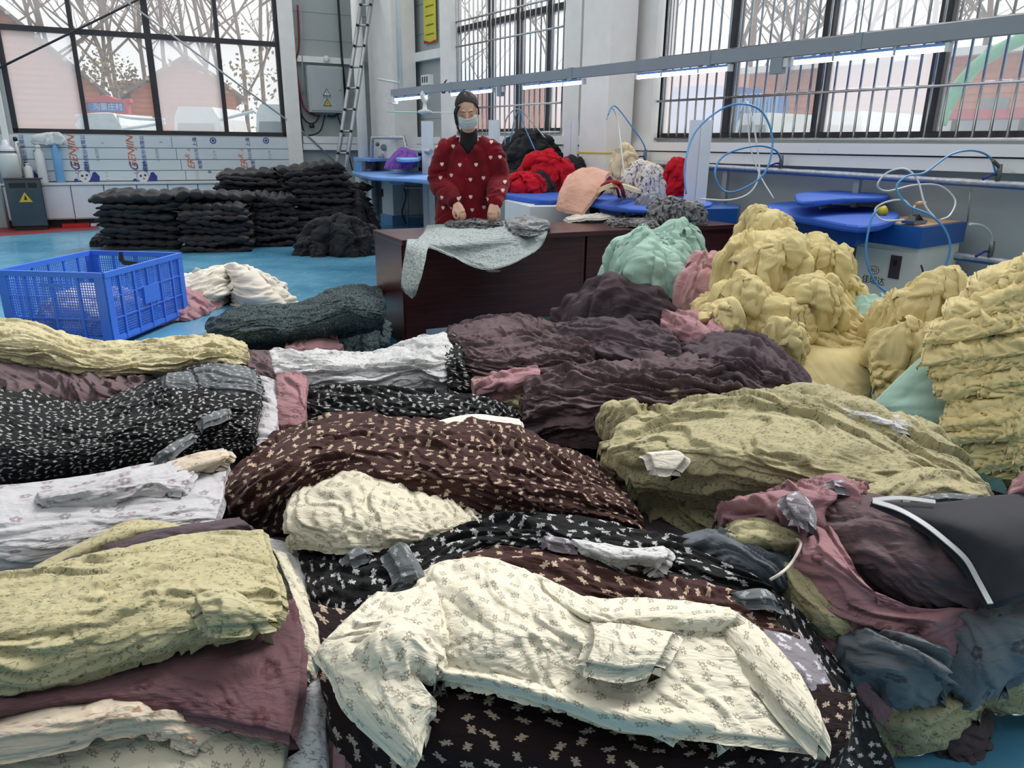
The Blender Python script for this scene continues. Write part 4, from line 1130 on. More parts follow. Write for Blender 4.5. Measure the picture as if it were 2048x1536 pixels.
def bush(px, py, Y, r_, label):
    rg = random.Random(int(px)); p = atY(px, py, Y); mb = MB()
    for i in range(260):
        c = Vector((rg.gauss(0, .5), rg.gauss(0, .4), rg.gauss(0, .5))) * r_; s = rg.uniform(.05, .1)
        a = Vector((rg.uniform(-1, 1), rg.uniform(-1, 1), rg.uniform(-1, 1))).normalized(); b = a.orthogonal().normalized()
        mb.add([c - a * s, c + b * s * .6, c + a * s, c - b * s * .6], [(0, 1, 2), (0, 2, 3)])
    o = mb.build('dry_bush', M['leaf']); o.location = p; tag(o, label, 'bush', kind='stuff')
bush(520, 190, 24, 1.6, 'dry yellowish scrub behind the white van'); bush(195, 146, 27, .8, 'yellow leaves over the brick roof'); bush(258, 165, 30, .6, 'yellow leaves between the houses')
# grey shed between the houses
a = atY(232, 168, 30); b = atY(298, 168, 30); t_ = thing('grey_shed', 'pale grey corrugated shed between the two houses', 'shed', (a.x, 30, -.45))
MB().box(0, b.x - a.x, 0, 3, 0, a.z + .45).build('wall', M['galv'], t_); MB().box(-.1, b.x - a.x + .1, -.1, 3, a.z + .46, a.z + .56).build('roof', M['mortar'], t_)
# red and blue village sign
a = atY(176, 206, 18); b = atY(250, 206, 18); t_ = thing('village_sign', 'blue sign with white lettering in a red curved frame outside the left window', 'sign', (a.x, 18, -.45)); zz0 = atY(213, 224, 18).z + .45; zz1 = atY(213, 205, 18).z + .45; W_ = b.x - a.x
MB().box(0, W_, -.05, .05, zz0, zz1).build('sign_board', M['sign_blue'], t_)
mb = MB(); mb.box(-.08, W_ + .08, -.08, .08, zz0 - .08, zz0); mb.box(-.08, 0, -.08, .08, zz0, zz1); mb.box(W_, W_ + .08, -.08, .08, zz0, zz1)
mb.prism([(-.15, zz1)] + [(-.15 + (W_ + .3) * i / 12, zz1 + .06 + .07 * math.sin(PI * i / 12) ** 2 + .03 * math.cos(i * PI / 3)) for i in range(13)] + [(W_ + .15, zz1)], -.08, .08, axis='y'); mb.build('sign_frame', M['sign_red'], t_)
for x in (.0, W_): MB().box(x - .06, x + .06, -.06, .06, 0, zz0 - .08).build('sign_post', M['sign_red'], t_)
text_obj('lettering', '沟董庄村', M['pvc'], Matrix.Translation((W_ * .55, -.055, (zz0 + zz1) / 2)) @ Matrix.Rotation(PI / 2, 4, 'X'), .17, t_)
# vehicles
def van(label, px0, px1, py_top, Y, kind='van', mat='car_white'):
    a = atY(px0, py_top, Y); b = atY(px1, py_top, Y); w = b.x - a.x; zt_ = a.z + .45; h = zt_
    t_ = thing('white_van' if kind == 'van' else 'white_car', label, 'vehicle', (a.x, Y, -.45))
    pr = [(0, .35), (.02, .9), (w * .10, h * .62), (w * .18, h * .93), (w * .26, h), (w * .80, h), (w * .90, h * .9), (w * .97, h * .6), (w, .8), (w, .35)]
    MB().prism(pr, 0, 1.7, axis='y').build('body', M[mat], t_)
    MB().prism([(w * .15, h * .62), (w * .22, h * .86), (w * .80, h * .86), (w * .88, h * .62)], -.02, -.001, axis='y').build('window_glass', M['glass_dk'], t_)
    MB().box(w * .05, w * .95, -.03, 0, h * .5, h * .53).build('side_strip', M['dark_frame'], t_)
    for x in (w * .2, w * .8): MB().lathe([(.3, 0), (.32, .1), (.3, .2)], 16, Matrix.Translation((x, .0, .32)) @ Matrix.Rotation(PI / 2, 4, 'X')).build('wheel', M['blk'], t_)
van('white minibus parked right behind the third pane of the left window', 325, 448, 213, 17.5)
van('white vehicle at the right end of the left window', 492, 600, 208, 17)
van('whitish van roof seen low through the left pane, beside the blue sign', 130, 250, 226, 16)
for k, (pts, lab) in enumerate((([(150, 232, 16), (215, 228, 16.2), (262, 236, 16), (330, 240, 16)], 'upper'), ([(150, 250, 16), (210, 262, 16.2), (262, 256, 16), (330, 246, 16)], 'lower'), ([(440, 240, 16), (470, 232, 16), (510, 222, 16)], 'right'))):
    rod('white_line', smooth_pts([atY(*p) for p in pts], 6), .03, 'pvc', lab + ' white rope with plastic strips strung across the yard', 'rope')
# ---------------------------------------------------------------- outside the right windows
def awy(px, py, n): s, z = wp('R', px, py, n); return wpt('R', s, z, n)
def rbox(name, label, cat, x0, x1, yt, yb, n, depth, mat, parent=None, zb=None, extra=None):
    s0, zt_ = wp('R', x0, yt, n); s1, _ = wp('R', x1, yt, n); _, zb_ = wp('R', (x0 + x1) / 2, yb, n)
    if zb is not None: zb_ = zb
    o = MB().wbox('R', s0, s1, zb_, zt_, n - depth, n).build(name, M[mat], parent)
    if label: tag(o, label, cat)
    return o
N1 = -14
w_ = rbox('brick_house', 'long orange brick building across the yard, seen through the wide grille', 'house', 1500, 2250, 150, 300, N1, 4, 'brick_w', zb=-.45)
s0, zt_ = wp('R', 1500, 150, N1); s1, _ = wp('R', 2250, 150, N1)
mb = MB(); z = .2
while z < zt_: mb.wbox('R', s0, s1, z, z + .12, N1, N1 + .02); z += .17
c_ = mb.build('brick_courses', M['brick_w'], w_); c_['kind'] = 'stuff'
MB().wbox('R', s0 - .3, s1 + .3, zt_, zt_ + .18, N1 - 4, N1 + .4).build('roof_edge', M['pvc'], w_)
rbox('window_opening', None, None, 1965, 2020, 196, 222, N1 + .04, .06, 'glass_dk', w_)
rbox('signboard', None, None, 1880, 1940, 114, 130, N1 + .1, .1, 'sign_red', w_)
rbox('low_house', 'lower pinkish brick house behind the narrow grille', 'house', 1335, 1500, 150, 300, -18, 3, 'plaster_pink', zb=-.45)
rbox('far_house', 'pinkish brick wall behind the window of the woman', 'house', 900, 1125, 180, 300, -14, 3, 'brick_w', zb=-.45)
rbox('blue_container', 'blue corrugated container in the yard, upper part behind the grille', 'container', 1345, 1420, 175, 260, -9, 2, 'blue_steel', zb=-.45)
o = rbox('blue_container', 'blue corrugated sheet fence right of the container', 'container', 1465, 1560, 198, 260, -8, .3, 'blue_steel', zb=-.45)
s0, z0 = wp('R', 1465, 198, -7.99); s1, _ = wp('R', 1560, 198, -7.99)
for k in range(14): MB().wbox('R', s0 + (s1 - s0) * (k + .2) / 14, s0 + (s1 - s0) * (k + .6) / 14, -.45, z0, -8, -7.95).build('rib', M['sky_box'], o)
# red awning on posts
o = rbox('awning', 'red flat awning behind the right end of the wide grille', 'awning', 1860, 2160, 222, 236, -7, 1.6, 'awning')
for px in (1905, 2040): rbox('post', None, None, px, px + 6, 236, 300, -7.2, .1, 'dark_frame', o, zb=-.45)
rbox('pale_counter', 'pale low wall under the red awning', 'wall', 1870, 2160, 238, 300, -7.8, .4, 'pvc', zb=-.45)
# crane arm and its hook
cr_ = thing('small_crane', 'green crane jib with an orange bent pipe and a hanging chain outside the wide grille', 'crane', awy(1870, 270, -6).xy.to_3d() + Vector((0, 0, -.45))); ci = -cr_.location
MB().tube([p + ci for p in smooth_pts([awy(1880, 250, -6), awy(1905, 190, -6), awy(1945, 140, -6), awy(1990, 105, -6), awy(2060, 70, -6)], 4)], .09, 6).build('jib', M['crane'], cr_)
MB().tube([awy(1875, 250, -6) + ci, awy(1985, 90, -6) + ci], .05, 6).build('brace', M['crane'], cr_)
MB().tube([p + ci for p in smooth_pts([awy(1770, 125, -4), awy(1775, 105, -4), awy(1810, 100, -4), awy(1870, 110, -4), awy(1888, 135, -4), awy(1882, 148, -4)], 4)], .07, 8).build('bent_pipe', M['brick_w'], cr_)
MB().tube([awy(1882, 148, -4) + ci, awy(1872, 270, -4) + ci], .02, 5).build('chain', M['dark_frame'], cr_)
def car(label, x0, x1, yt, n, mat='car_white'):
    s0, zt_ = wp('R', x0, yt, n); s1, _ = wp('R', x1, yt, n); L = s1 - s0; h = zt_ + .45
    o_, d_, nn = WALLS['R']; b = wpt('R', s0, -.45, n)
    t_ = thing('parked_car', label, 'car', b, math.atan2(d_.y, d_.x))
    pr = [(0, .25), (0, h * .55), (L * .12, h * .62), (L * .26, h * .95), (L * .34, h), (L * .68, h), (L * .82, h * .64), (L, h * .56), (L, .25)]
    MB().prism(pr, 0, 1.6, axis='y').build('body', M[mat], t_)
    MB().prism([(L * .18, h * .63), (L * .3, h * .92), (L * .48, h * .92), (L * .48, h * .63)], -.02, -.001, axis='y').build('window_glass', M['glass_dk'], t_)
    MB().prism([(L * .52, h * .63), (L * .52, h * .92), (L * .67, h * .92), (L * .77, h * .63)], -.02, -.001, axis='y').build('window_glass', M['glass_dk'], t_)
    for x in (L * .2, L * .8): MB().lathe([(.3, 0), (.32, .1), (.3, .2)], 16, Matrix.Translation((x, .1, .3)) @ Matrix.Rotation(PI / 2, 4, 'X')).build('wheel', M['blk'], t_)
car('white car roof behind the left part of the wide grille', 1445, 1580, 228, -4.2); car('white car behind the middle of the wide grille', 1590, 1790, 226, -4.0); 
for i, (px, n, h, sd) in enumerate(((1350, -20, 10, 21), (1400, -24, 12, 22), (1480, -20, 11, 23), (1530, -13, 8, 24), (1600, -24, 12, 25), (1660, -20, 10, 26), (1760, -26, 12, 27), (1850, -20, 10, 28), (1930, -24, 12, 29), (2020, -22, 11, 30), (930, -20, 10, 31), (1000, -24, 11, 32), (1090, -20, 10, 33))):
    p = awy(px, 280, n); rgl = 'bare tree beyond the yard, ' + ('first', 'second', 'third', 'fourth', 'fifth', 'sixth', 'seventh', 'eighth', 'ninth', 'last', '', '', '')[i] + ' from the left through the wide grille' if i < 10 else 'bare tree beyond the yard, ' + ('left', 'middle', 'right')[i - 10] + ' one through the window behind the woman'
    q = tree(px, p.y, h, sd, rgl, leaves=50); 
# ---------------------------------------------------------------- desks
DZ = .71
F0 = Zp(805, 480, DZ); F1 = Zp(1474, 448, DZ); dv = (F1 - F0); dv.z = 0; DLEN = dv.length; dv.normalize(); pv = Vector((-dv.y, dv.x, 0))
if pv.y < 0: pv = -pv
DA = math.atan2(dv.y, dv.x)
def desk(i, label):
    L = DLEN / 2; W = .64
    r = thing('office_desk', label, 'desk', (F0.x + dv.x * L * i, F0.y + dv.y * L * i, 0), DA)
    MB().bbox(-.006, L - .003, -.01, W, DZ - .035, DZ, .004).build('tabletop', M['wood'], r)
    MB().box(.01, .15, .015, .06, .0, DZ - .036).build('front_stile', M['wood'], r) if i == 0 else None
    MB().box(.0 if i == 0 else .01, .03, .03, W - .02, .0, DZ - .036).build('side_panel', M['wood'], r)
    MB().box(L - .04, L - .01, .03, W - .02, .0, DZ - .036).build('side_panel', M['wood'], r)
    MB().box(.151 if i == 0 else .031, L - .041, .03, .05, .10, DZ - .036).build('modesty_panel', M['wood'], r)
    MB().box(.035, L - .045, .3, .32, .45, DZ - .04).build('shelf', M['wood'], r)
    if i == 0: MB().prism([(.60, .47), (.66, .475), (.72, .466), (.70, .455), (.63, .458)], 0, .003, axis='y', M=Matrix.Translation((0, .0268, 0))).build('chipped_veneer', M['wood_handle'], r)
    return r
desk(0, 'dark red wooden desk with a chipped front panel, the left one, under the woman')
desk(1, 'dark red wooden desk on the right, behind the mint and yellow heaps')
TZ = DZ + .004
def tp(px, py, z=TZ): return (px, py, z)
# cloth the woman works on, draped over the desk's front edge
work = cloth('draped_garment', 'pale grey speckled garment draped over the desk front edge', 'garment', M['ice_speck'],
      [[(855, 450, .735), (900, 447, .745), (960, 446, .745), (1030, 440, .75), (1085, 445, .74)],
       [(850, 462, .735), (905, 460, .75), (970, 458, .75), (1040, 455, .755), (1092, 452, .735)],
       [(840, 474, .73), (905, 474, .735), (980, 474, .735), (1050, 468, .735), (1094, 462, .73)],
       [(832, 487, .715), (905, 488, .72), (980, 484, .72), (1050, 476, .72), (1090, 472, .72)],
       [(870, 497, .70), (910, 505, .67), (980, 502, .67), (1040, 496, .67), (1082, 490, .67)],
       [(905, 512, .665), (935, 528, .61), (975, 537, .585), (1020, 528, .6), (1065, 505, .65)]],
      amp=.010, wl=.09, ang=.35, stretch=4, res=.007, edge=.002, drop=.006, tuck=.01, style='ridge', octs=3)
cloth('hanging_strip', None, None, M['ice_speck'],
      [[(815, 478, .722), (840, 478, .724), (862, 482, .722)], [(812, 492, .70), (835, 496, .70), (855, 498, .70)], [(806, 530, .60), (825, 535, .60), (846, 540, .60)], [(803, 568, .50), (815, 575, .49), (835, 575, .50)], [(806, 580, .46), (822, 594, .43), (830, 590, .44)]],
      amp=.006, wl=.05, ang=1.4, res=.006, edge=.002, drop=.004, tuck=.004, parent=work, style='ridge', octs=3)
cloth('garment_lining', 'dark grey inside of the garment lying under the woman\'s hands', 'garment', M['greyblk'],
      [[(895, 436, .75), (950, 432, .765), (1000, 438, .755)], [(893, 446, .765), (950, 442, .79), (1005, 448, .765)], [(900, 456, .75), (950, 454, .765), (1000, 455, .75)]], amp=.010, wl=.05, res=.005, edge=.004, drop=.02, warp=1.8)
cloth('silver_garment', 'silvery satin garment bunched at the right end of the draped one', 'garment', M['silver'],
      [[(1010, 440, .75), (1050, 432, .765), (1095, 440, .745)], [(1015, 452, .77), (1055, 447, .80), (1100, 450, .755)], [(1030, 466, .75), (1065, 466, .755), (1090, 460, .74)]], amp=.014, wl=.06, res=.005, edge=.004, drop=.02, warp=1.8)
dome('grey_garment', 'grey and black garment heaped on the right desk, its main mound', 'garment', M['greyblk'], Zp(1345, 450, TZ) + Vector((.02, .12, 0)), (.26, .16), .19, amp=.022, wl=.07, warp=1.8, res=.006, style='mix')
dome('grey_garment', 'grey marbled garment bunched at the back left of the heap on the right desk', 'garment', M['silver'], Zp(1300, 440, TZ) + Vector((.0, .12, 0)), (.12, .1), .2, amp=.022, wl=.06, warp=2, res=.006)
cloth('grey_garment', 'flat grey garment spreading left of the heap towards the thread cone', 'garment', M['greyblk'],
      [[(1215, 436, .72), (1260, 432, .74), (1310, 430, .75)], [(1212, 444, .725), (1260, 440, .75), (1310, 440, .76)], [(1222, 450, .72), (1270, 450, .735), (1320, 452, .74)]], amp=.010, wl=.05, res=.006, edge=.006, drop=.02, warp=1.8)
cloth('white_scrap', 'crumpled off-white scrap on the desk right of the silver garment', 'scrap', M['cream'],
      [[(1130, 436, .72), (1180, 428, .74), (1230, 430, .73)], [(1135, 441, .725), (1185, 436, .75), (1235, 437, .735)]], amp=.012, wl=.05, res=.006, edge=.006, drop=.02, warp=1.8)
c = Zp(1244, 441, TZ)
t_ = thing('thread_cone', 'brown cone of thread standing on the desk left of the grey heap', 'thread', c)
MB().lathe([(.026, .008), (.027, .02), (.017, .085), (.016, .088)], 16).build('thread', M['mauve_d'], t_)
MB().lathe([(.024, 0), (.024, .01), (.014, .1), (.011, .1)], 16).build('cone', M['pvc'], t_)

# ---------------------------------------------------------------- blue crate
K0 = Zp(205, 546, .50); K1 = Zp(345, 505, .50); K3 = Zp(0, 540, .50)
ux = (K3 - K0); lx = ux.length; ux.normalize(); uy = (K1 - K0); ly = uy.length; uy.normalize()
lx = .72
cr = thing('plastic_crate', 'large blue perforated plastic crate on castors, holding pale cloth', 'crate', (K0.x, K0.y, 0), math.atan2(-ux.y, -ux.x) )
# local frame: x runs left along the front (negative), y runs back
ang_y = math.atan2(uy.y, uy.x) - math.atan2(-ux.y, -ux.x)
cz0, cz1 = .045, .50
def crate_side(p0, p1, name, nbig, handle=False):
    """one perforated side: rim, ribs, bars and mesh joined into one part"""
    a = Vector(p0); b = Vector(p1); d_ = (b - a); L = d_.length; d_.normalize(); n_ = Vector((-d_.y, d_.x, 0))
    m = Matrix(((d_.x, n_.x, 0, a.x), (d_.y, n_.y, 0, a.y), (0, 0, 1, 0), (0, 0, 0, 1)))
    mb = MB()
    mb.box(0, L, -.012, .012, cz1 - .035, cz1, m); mb.box(0, L, -.006, .006, cz0, cz0 + .03, m)
    for z in (cz0 + (cz1 - cz0) * .33, cz0 + (cz1 - cz0) * .64): mb.box(0, L, -.008, .008, z - .004, z + .004, m)
    for i in range(nbig + 1):
        x = L * i / nbig; w = .03 if i in (0, nbig) else .009
        x = min(max(x, w), L - w); mb.box(x - w, x + w, -.009, .009, cz0, cz1 - .03, m)
    o = mb.build(name, M['blue_plastic'], cr)
    mb = MB(); k = int(L / .017)
    for i in range(1, k):
        x = L * i / k
        mb.add([m @ Vector(p) for p in ((x - .0022, 0, cz0), (x + .0022, 0, cz0), (x + .0022, 0, cz1 - .03), (x - .0022, 0, cz1 - .03), (x - .0022, .004, cz0), (x + .0022, .004, cz0), (x + .0022, .004, cz1 - .03), (x - .0022, .004, cz1 - .03))], [(0, 1, 2, 3), (5, 4, 7, 6), (0, 3, 7, 4), (1, 5, 6, 2)])
    for j in range(1, int((cz1 - cz0) / .017)):
        z = cz0 + .017 * j
        if z > cz1 - .05: break
        mb.box(0, L, .0005, .0035, z - .0028, z + .0028, m)
    g = mb.build('grating', M['blue_plastic'], o); g['kind'] = 'stuff'
    if handle:
        MB().box(L * .40, L * .62, -.014, -.008, cz1 - .10, cz1 - .075, m).build('handle_bar', M['blue_plastic'], o)
    return o
cxy = [(0, 0, 0), (-lx, 0, 0), (-lx, ly, 0), (0, ly, 0)]
crate_side(cxy[1], cxy[0], 'front_side', 4, True); crate_side(cxy[0], cxy[3], 'right_side', 6)
crate_side(cxy[2], cxy[1], 'left_side', 6); crate_side(cxy[3], cxy[2], 'back_side', 4, True)
MB().box(-lx, 0, 0, ly, cz0 - .012, cz0).build('crate_floor', M['blue_plastic'], cr)
MB().box(-.012, -.009 + .022, ly * .42, ly * .62, .22, .34).build('plate', M['blue_plastic'], cr)
for x in (-.06, -lx + .06):
    for y in (.06, ly - .06):
        MB().tube([(x - .012, y, .03), (x + .012, y, .03)], .03, 12).box(x - .018, x + .018, y - .012, y + .012, .03, .062).build('castor', M['blk'], cr)
bl_ = Zp(240, 512, .50)
o = MB().prism([(0, 0), (.02, .0), (.025, -.06), (.12, -.07), (.12, -.1), (.02, -.095), (-.01, -.06)], -.006, .006, M=Matrix.Translation(bl_ + Vector((0, -.0, .03))), axis='y').build('strap', M['blk']); tag(o, 'black strap hooked over the back rim of the blue crate', 'strap')
cc = K0 - Vector((.34, -.42, .43))
dome('crumpled_cloth', 'pale crumpled cloth heaped inside the blue crate', 'cloth', M['grey_flower'], (cc.x, cc.y, .075), (.28, .34), .26, amp=.03, wl=.09, res=.012)
dome('crumpled_cloth', 'greyish cloth lower in the blue crate, at its front left', 'cloth', M['lilac_bear'], (cc.x - .1, cc.y - .14, .075), (.2, .2), .15, amp=.03, wl=.09, res=.012)

# ---------------------------------------------------------------- quilted black stacks
def puffer(seed, w=.95, d=.62, t=.078, cell=.15):
    nu, nv = 66, 56
    u = np.linspace(0, 1, nu); v = np.linspace(0, 1, nv)
    Uu, Vv = np.meshgrid(u, v)
    th = Vv * 2 * PI
    # cross section: a flat loop; front (y<0) is the fold
    cy = np.cos(th); sy = np.sin(th)
    y = np.sign(cy) * np.abs(cy) ** .45 * d / 2; z = np.sign(sy) * np.abs(sy) ** .6 * t / 2
    x = (Uu - .5) * w
    end = np.clip(np.minimum(Uu, 1 - Uu) * 14, 0, 1) ** .5
    ph = x / cell + .25 * pn(y * 3, x * 2, seed)
    pu = np.abs(np.sin(PI * ph)) ** .45
    arc = np.where(np.abs(cy) > .93, .5, y / cell)
    pv_ = np.abs(np.sin(PI * (y / cell + .5))) ** .45; pv_ = np.where(np.abs(y) > d * .47, 1, pv_)
    z = z * (.35 + .85 * pu * pv_) * (.45 + .55 * end)
    y = y * (1 + .05 * pu * (np.abs(cy) > .85)) + .03 * pn(x * 4, z * 0 + 2, seed + 4)
    z = z + .03 * pn(x * 2.2, y * 2.2, seed + 1) + .012 * pn(x * 7, y * 7, seed + 2)
    P = np.stack([x + .03 * pn(y * 3, z * 10, seed + 3), y, z], -1)
    return P
protos = []
for k in range(4):
    P = puffer(k * 9 + 3)
    o = grid_mesh('quilted_jacket', P, P[..., :2].copy(), M['black_puff']); protos.append(o.data); bpy.data.objects.remove(o)
ORD_ = ['topmost', 'second', 'third', 'fourth', 'fifth', 'sixth', 'seventh', 'eighth', 'ninth', 'tenth', 'eleventh', 'twelfth', 'thirteenth', 'fourteenth', 'fifteenth', 'sixteenth', 'seventeenth', 'eighteenth', 'nineteenth', 'twentieth']
def pstack(px, py, n, label, ang, sx=1, sy=1, lean=(0, 0), pitch=.062, spread=.04, z0=0.035, seed=1):
    r_ = random.Random(seed); c = Zp(px, py, 0)
    c = c + Vector((c.x, c.y, 0)).normalized() * .3 * sy
    for k in range(n):
        o = bpy.data.objects.new('quilted_jacket', protos[r_.randrange(4)]); col.objects.link(o)
        z = z0 + k * pitch
        o.location = (c.x + lean[0] * z + r_.uniform(-spread, spread), c.y + lean[1] * z + r_.uniform(-spread, spread), z)
        o.rotation_euler = (r_.uniform(-.05, .05), r_.uniform(-.06, .06), ang + r_.uniform(-.12, .12) + (PI if r_.random() < .3 else 0))
        o.scale = (sx * r_.uniform(.93, 1.03), sy * r_.uniform(.93, 1.03), r_.uniform(.95, 1.2))
        if k == n - 1:
            tag(o, 'black quilted jacket lying topmost on the ' + label, 'jacket', 'black quilted jackets in folded stacks'); o.scale.z = 1.5
        else: tag(o, 'black quilted jacket, ' + ORD_[n - 1 - k] + ' from the top in the ' + label, 'jacket', 'black quilted jackets in folded stacks')
pstack(298, 500, 11, 'leftmost stack', .16, 1.02, 1.0, lean=(.05, 0), seed=2)
pstack(440, 504, 9, 'second stack from the left', .22, .86, .95, lean=(.0, .1), seed=3)
pstack(440, 500, 1, 'second stack from the left, curled over its top', .5, 1.0, 1.0, z0=.64, seed=9)
pstack(545, 494, 10, 'third stack from the left', .3, .7, .95, lean=(-.05, .2), seed=4)
pstack(520, 470, 14, 'stack behind the second and third', .2, 1.1, 1.0, lean=(0, .1), seed=5, spread=.06)
pstack(640, 484, 16, 'tall stack in front of the ladder', .5, .95, .95, lean=(-.05, .05), seed=6, spread=.05)
pstack(690, 470, 11, 'lower stack right of the tall one', .9, .8, .9, lean=(-.1, 0), seed=7, spread=.06)
for k, (px, py, w, h, lab) in enumerate(((690, 512, 150, .40, 'black padded garment slumped on the floor in front of the tall stack'), (735, 505, 70, .2, 'small black garment on the floor beside the desk'), (640, 512, 70, .17, 'black garment end trailing left on the blue floor'), (712, 480, 90, .62, 'black garments slumped high beside the ironing station'))):
    domep('black_garment', lab, 'garment', M['black'], px, py, w, 0, h, amp=.032, wl=.08, warp=1.8, res=.011, ry=.35, style='mix', seed=40 + k, flaps=5, lobe=.6)
domep('black_garment', 'black garment corner trailing on the floor left of the leftmost stack', 'garment', M['black'], 212, 492, 50, 0, .14, amp=.03, wl=.1, res=.014, ry=.2)
# ---------------------------------------------------------------- cloth lying on the blue floor
domep('cream_garment', 'cream crumpled garments strewn on the blue floor beside the crate', 'garment', M['cream'], 462, 614, 200, 0, .26, amp=.04, wl=.055, warp=2.2, res=.008, ry=.45, lobe=1.1, prof=1.5, flaps=4)
domep('cream_garment', 'thin cream tail of cloth reaching right over the blue floor', 'garment', M['cream'], 525, 592, 70, 0, .07, amp=.02, wl=.06, warp=2, res=.009, ry=.12, lobe=.7)
domep('cream_garment', 'small cream scrap just right of the blue crate rim', 'garment', M['cream'], 362, 560, 36, 0, .05, amp=.015, wl=.06, warp=2, res=.01, ry=.1, lobe=.7)
domep('pink_garment', 'greyish pink crumpled cloth on the floor against the crate side', 'garment', M['pink'], 385, 640, 80, 0, .16, amp=.03, wl=.08, warp=2, res=.009, ry=.4, lobe=.5, prof=1.7)
domep('mauve_garment', 'mauve crumpled cloth low beside the pink one', 'garment', M['brown_ch'], 380, 610, 70, 0, .15, amp=.03, wl=.08, warp=2, res=.009, ry=.25, lobe=.5, prof=1.7)
cloth('speckled_roll', 'long dark teal speckled roll of cloth lying between the crate and the desk', 'cloth', M['teal_speck'],
      [[(420, 650, .04), (500, 636, .06), (600, 620, .1), (690, 592, .15), (760, 592, .15)],
       [(410, 645, .10), (490, 614, .22), (600, 606, .26), (690, 574, .36), (765, 580, .33)],
       [(415, 662, .12), (510, 640, .28), (610, 630, .32), (700, 605, .42), (772, 612, .36)],
       [(440, 682, .10), (530, 668, .24), (620, 660, .28), (690, 636, .36), (768, 632, .34)],
       [(470, 695, .03), (540, 692, .10), (620, 688, .12), (680, 668, .18), (764, 654, .26)]], amp=.03, wl=.12, ang=-.1, stretch=6, res=.009, edge=.01, style='ridge', big=.02)
domep('folded_cloth', 'pale sage strips of cloth coiled in a heap at the desk leg', 'cloth', M['ice_speck'], 722, 692, 105, .08, .2, amp=.03, wl=.05, warp=2.4, res=.007, ry=.2, layers=(.04, .02))
cloth('pink_garment', 'brownish pink cloth peeping out under the dark teal roll', 'garment', M['pink'],
      [[(560, 690, .16), (620, 672, .2), (680, 670, .2)], [(565, 705, .16), (620, 695, .2), (690, 690, .2)], [(580, 720, .1), (640, 715, .12), (700, 715, .12)]], amp=.02, wl=.06, res=.009, warp=1.8)
# stainless cabinet with a warning sign, by the back wall
s0, z0 = wp('B', 26, 458, .55); s1, z1 = wp('B', 98, 456, .55); _, zt = wp('B', 55, 359, .55)
c = wpt('B', (s0 + s1) / 2, 0, .42)
t_ = thing('steel_cabinet', 'dark polished steel cabinet with a yellow warning triangle, by the low white cabinets', 'cabinet', c, math.atan2(WALLS['B'][1].y, WALLS['B'][1].x) + PI)
w_ = abs(s1 - s0) / 2
MB().bbox(-w_, w_, -.12, .12, .06, zt, .008).build('body', M['mirror_steel'], t_)
MB().box(-w_ + .03, w_ - .03, -.13, -.121, .12, zt - .16).build('door', M['mirror_steel'], t_)
MB().box(-w_ + .05, w_ - .2, -.128, -.121, zt - .12, zt - .05).box(w_ - .17, w_ - .06, -.128, -.121, zt - .12, zt - .05).build('control_panel', M['blk'], t_)
MB().box(-w_ - .01, w_ + .01, -.13, .13, zt, zt + .015).build('top_rim', M['dark_frame'], t_)
MB().box(-w_ + .02, w_ - .02, -.1, .1, 0, .06).build('plinth', M['blk'], t_)
wt = MB().prism([(-.085, zt - .32), (.085, zt - .32), (0, zt - .18)], -.1335, -.1305, axis='y').build('warning_sign', M['warn'], t_)
MB().prism([(-.02, zt - .29), (.02, zt - .29), (.01, zt - .24), (0, zt - .22)], -.1355, -.1337, axis='y').build('symbol', M['dark_ink'], wt)
# things on and in front of the printed boards
def onw(px, py, n=.2): return wpt('B', wp('B', px, py, n)[0], wp('B', px, py, n)[1], n)
p = onw(60, 333, .18); _ = MB().lathe([(.05, -.1), (.052, .1), (.03, .13), (.0, .135)], 14, Matrix.Translation(p + Vector((-.0, 0, .1)))).build('white_tube', M['pvc']); tag(_, 'white plastic tube standing on the low cabinets at the far left', 'tube')
zc = wp('B', 60, 366, .2)[1]
def cyl(name, px, r, h, mat, label, cat, n=.14, cap=None):
    s = wp('B', px, 340, n)[0]; p = wpt('B', s, zc, n)
    t = thing(name, label, cat, p)
    MB().lathe([(r * .96, 0), (r, .01), (r, h * .85), (r * .6, h * .95), (r * .55, h)], 16).build('body', M[mat], t)
    MB().lathe([(r * .6, h), (r * .6, h * 1.08), (r * .3, h * 1.1)], 12).build('cap', M[cap or 'pvc'], t)
    return t
bpy.data.objects.remove(_)
cyl('white_tube', 57, .055, .26, 'pvc', 'short white plastic tube on the low cabinets', 'tube')
cyl('steel_flask', 42, .05, .6, 'steel', 'tall steel flask on the low cabinets, left of the blue bottle', 'flask', cap='blk')
cyl('blue_bottle', 118, .06, .56, 'sky_box', 'light blue bottle standing against the printed boards', 'bottle')
cyl('plastic_bottle', 84, .065, .5, 'pvc', 'clear whitish plastic bottle left of the blue bottle', 'bottle')
c = wpt('B', wp('B', 18, 330, .14)[0], zc, .14)
t_ = thing('water_boiler', 'white boiler with a black lid at the far left edge', 'boiler', c); MB().lathe([(.15, 0), (.15, .4), (.14, .42)], 20).build('body', M['pvc'], t_); MB().lathe([(.13, .42), (.12, .5), (.05, .55), (.03, .62)], 20).build('lid', M['tile'], t_); MB().lathe([(.135, .44), (.135, .455)], 20).build('band', M['blk'], t_)
p = onw(105, 275, .12); dome('plastic_bag', 'crumpled white plastic bag on the window ledge at left', 'bag', M['pvc'], (p.x, p.y, p.z - .08), (.22, .06), .16, amp=.03, wl=.06, res=.014, lobe=.6)
p = wpt('B', wp('B', 8, 330, .3)[0], 0, .3)
o = MB().tube([p + Vector((-.1, 0, 0)), p + Vector((-.12, 0, 1.1))], .02, 8).build('steel_pole', M['galv']); tag(o, 'thin steel pole standing at the far left edge', 'pole')
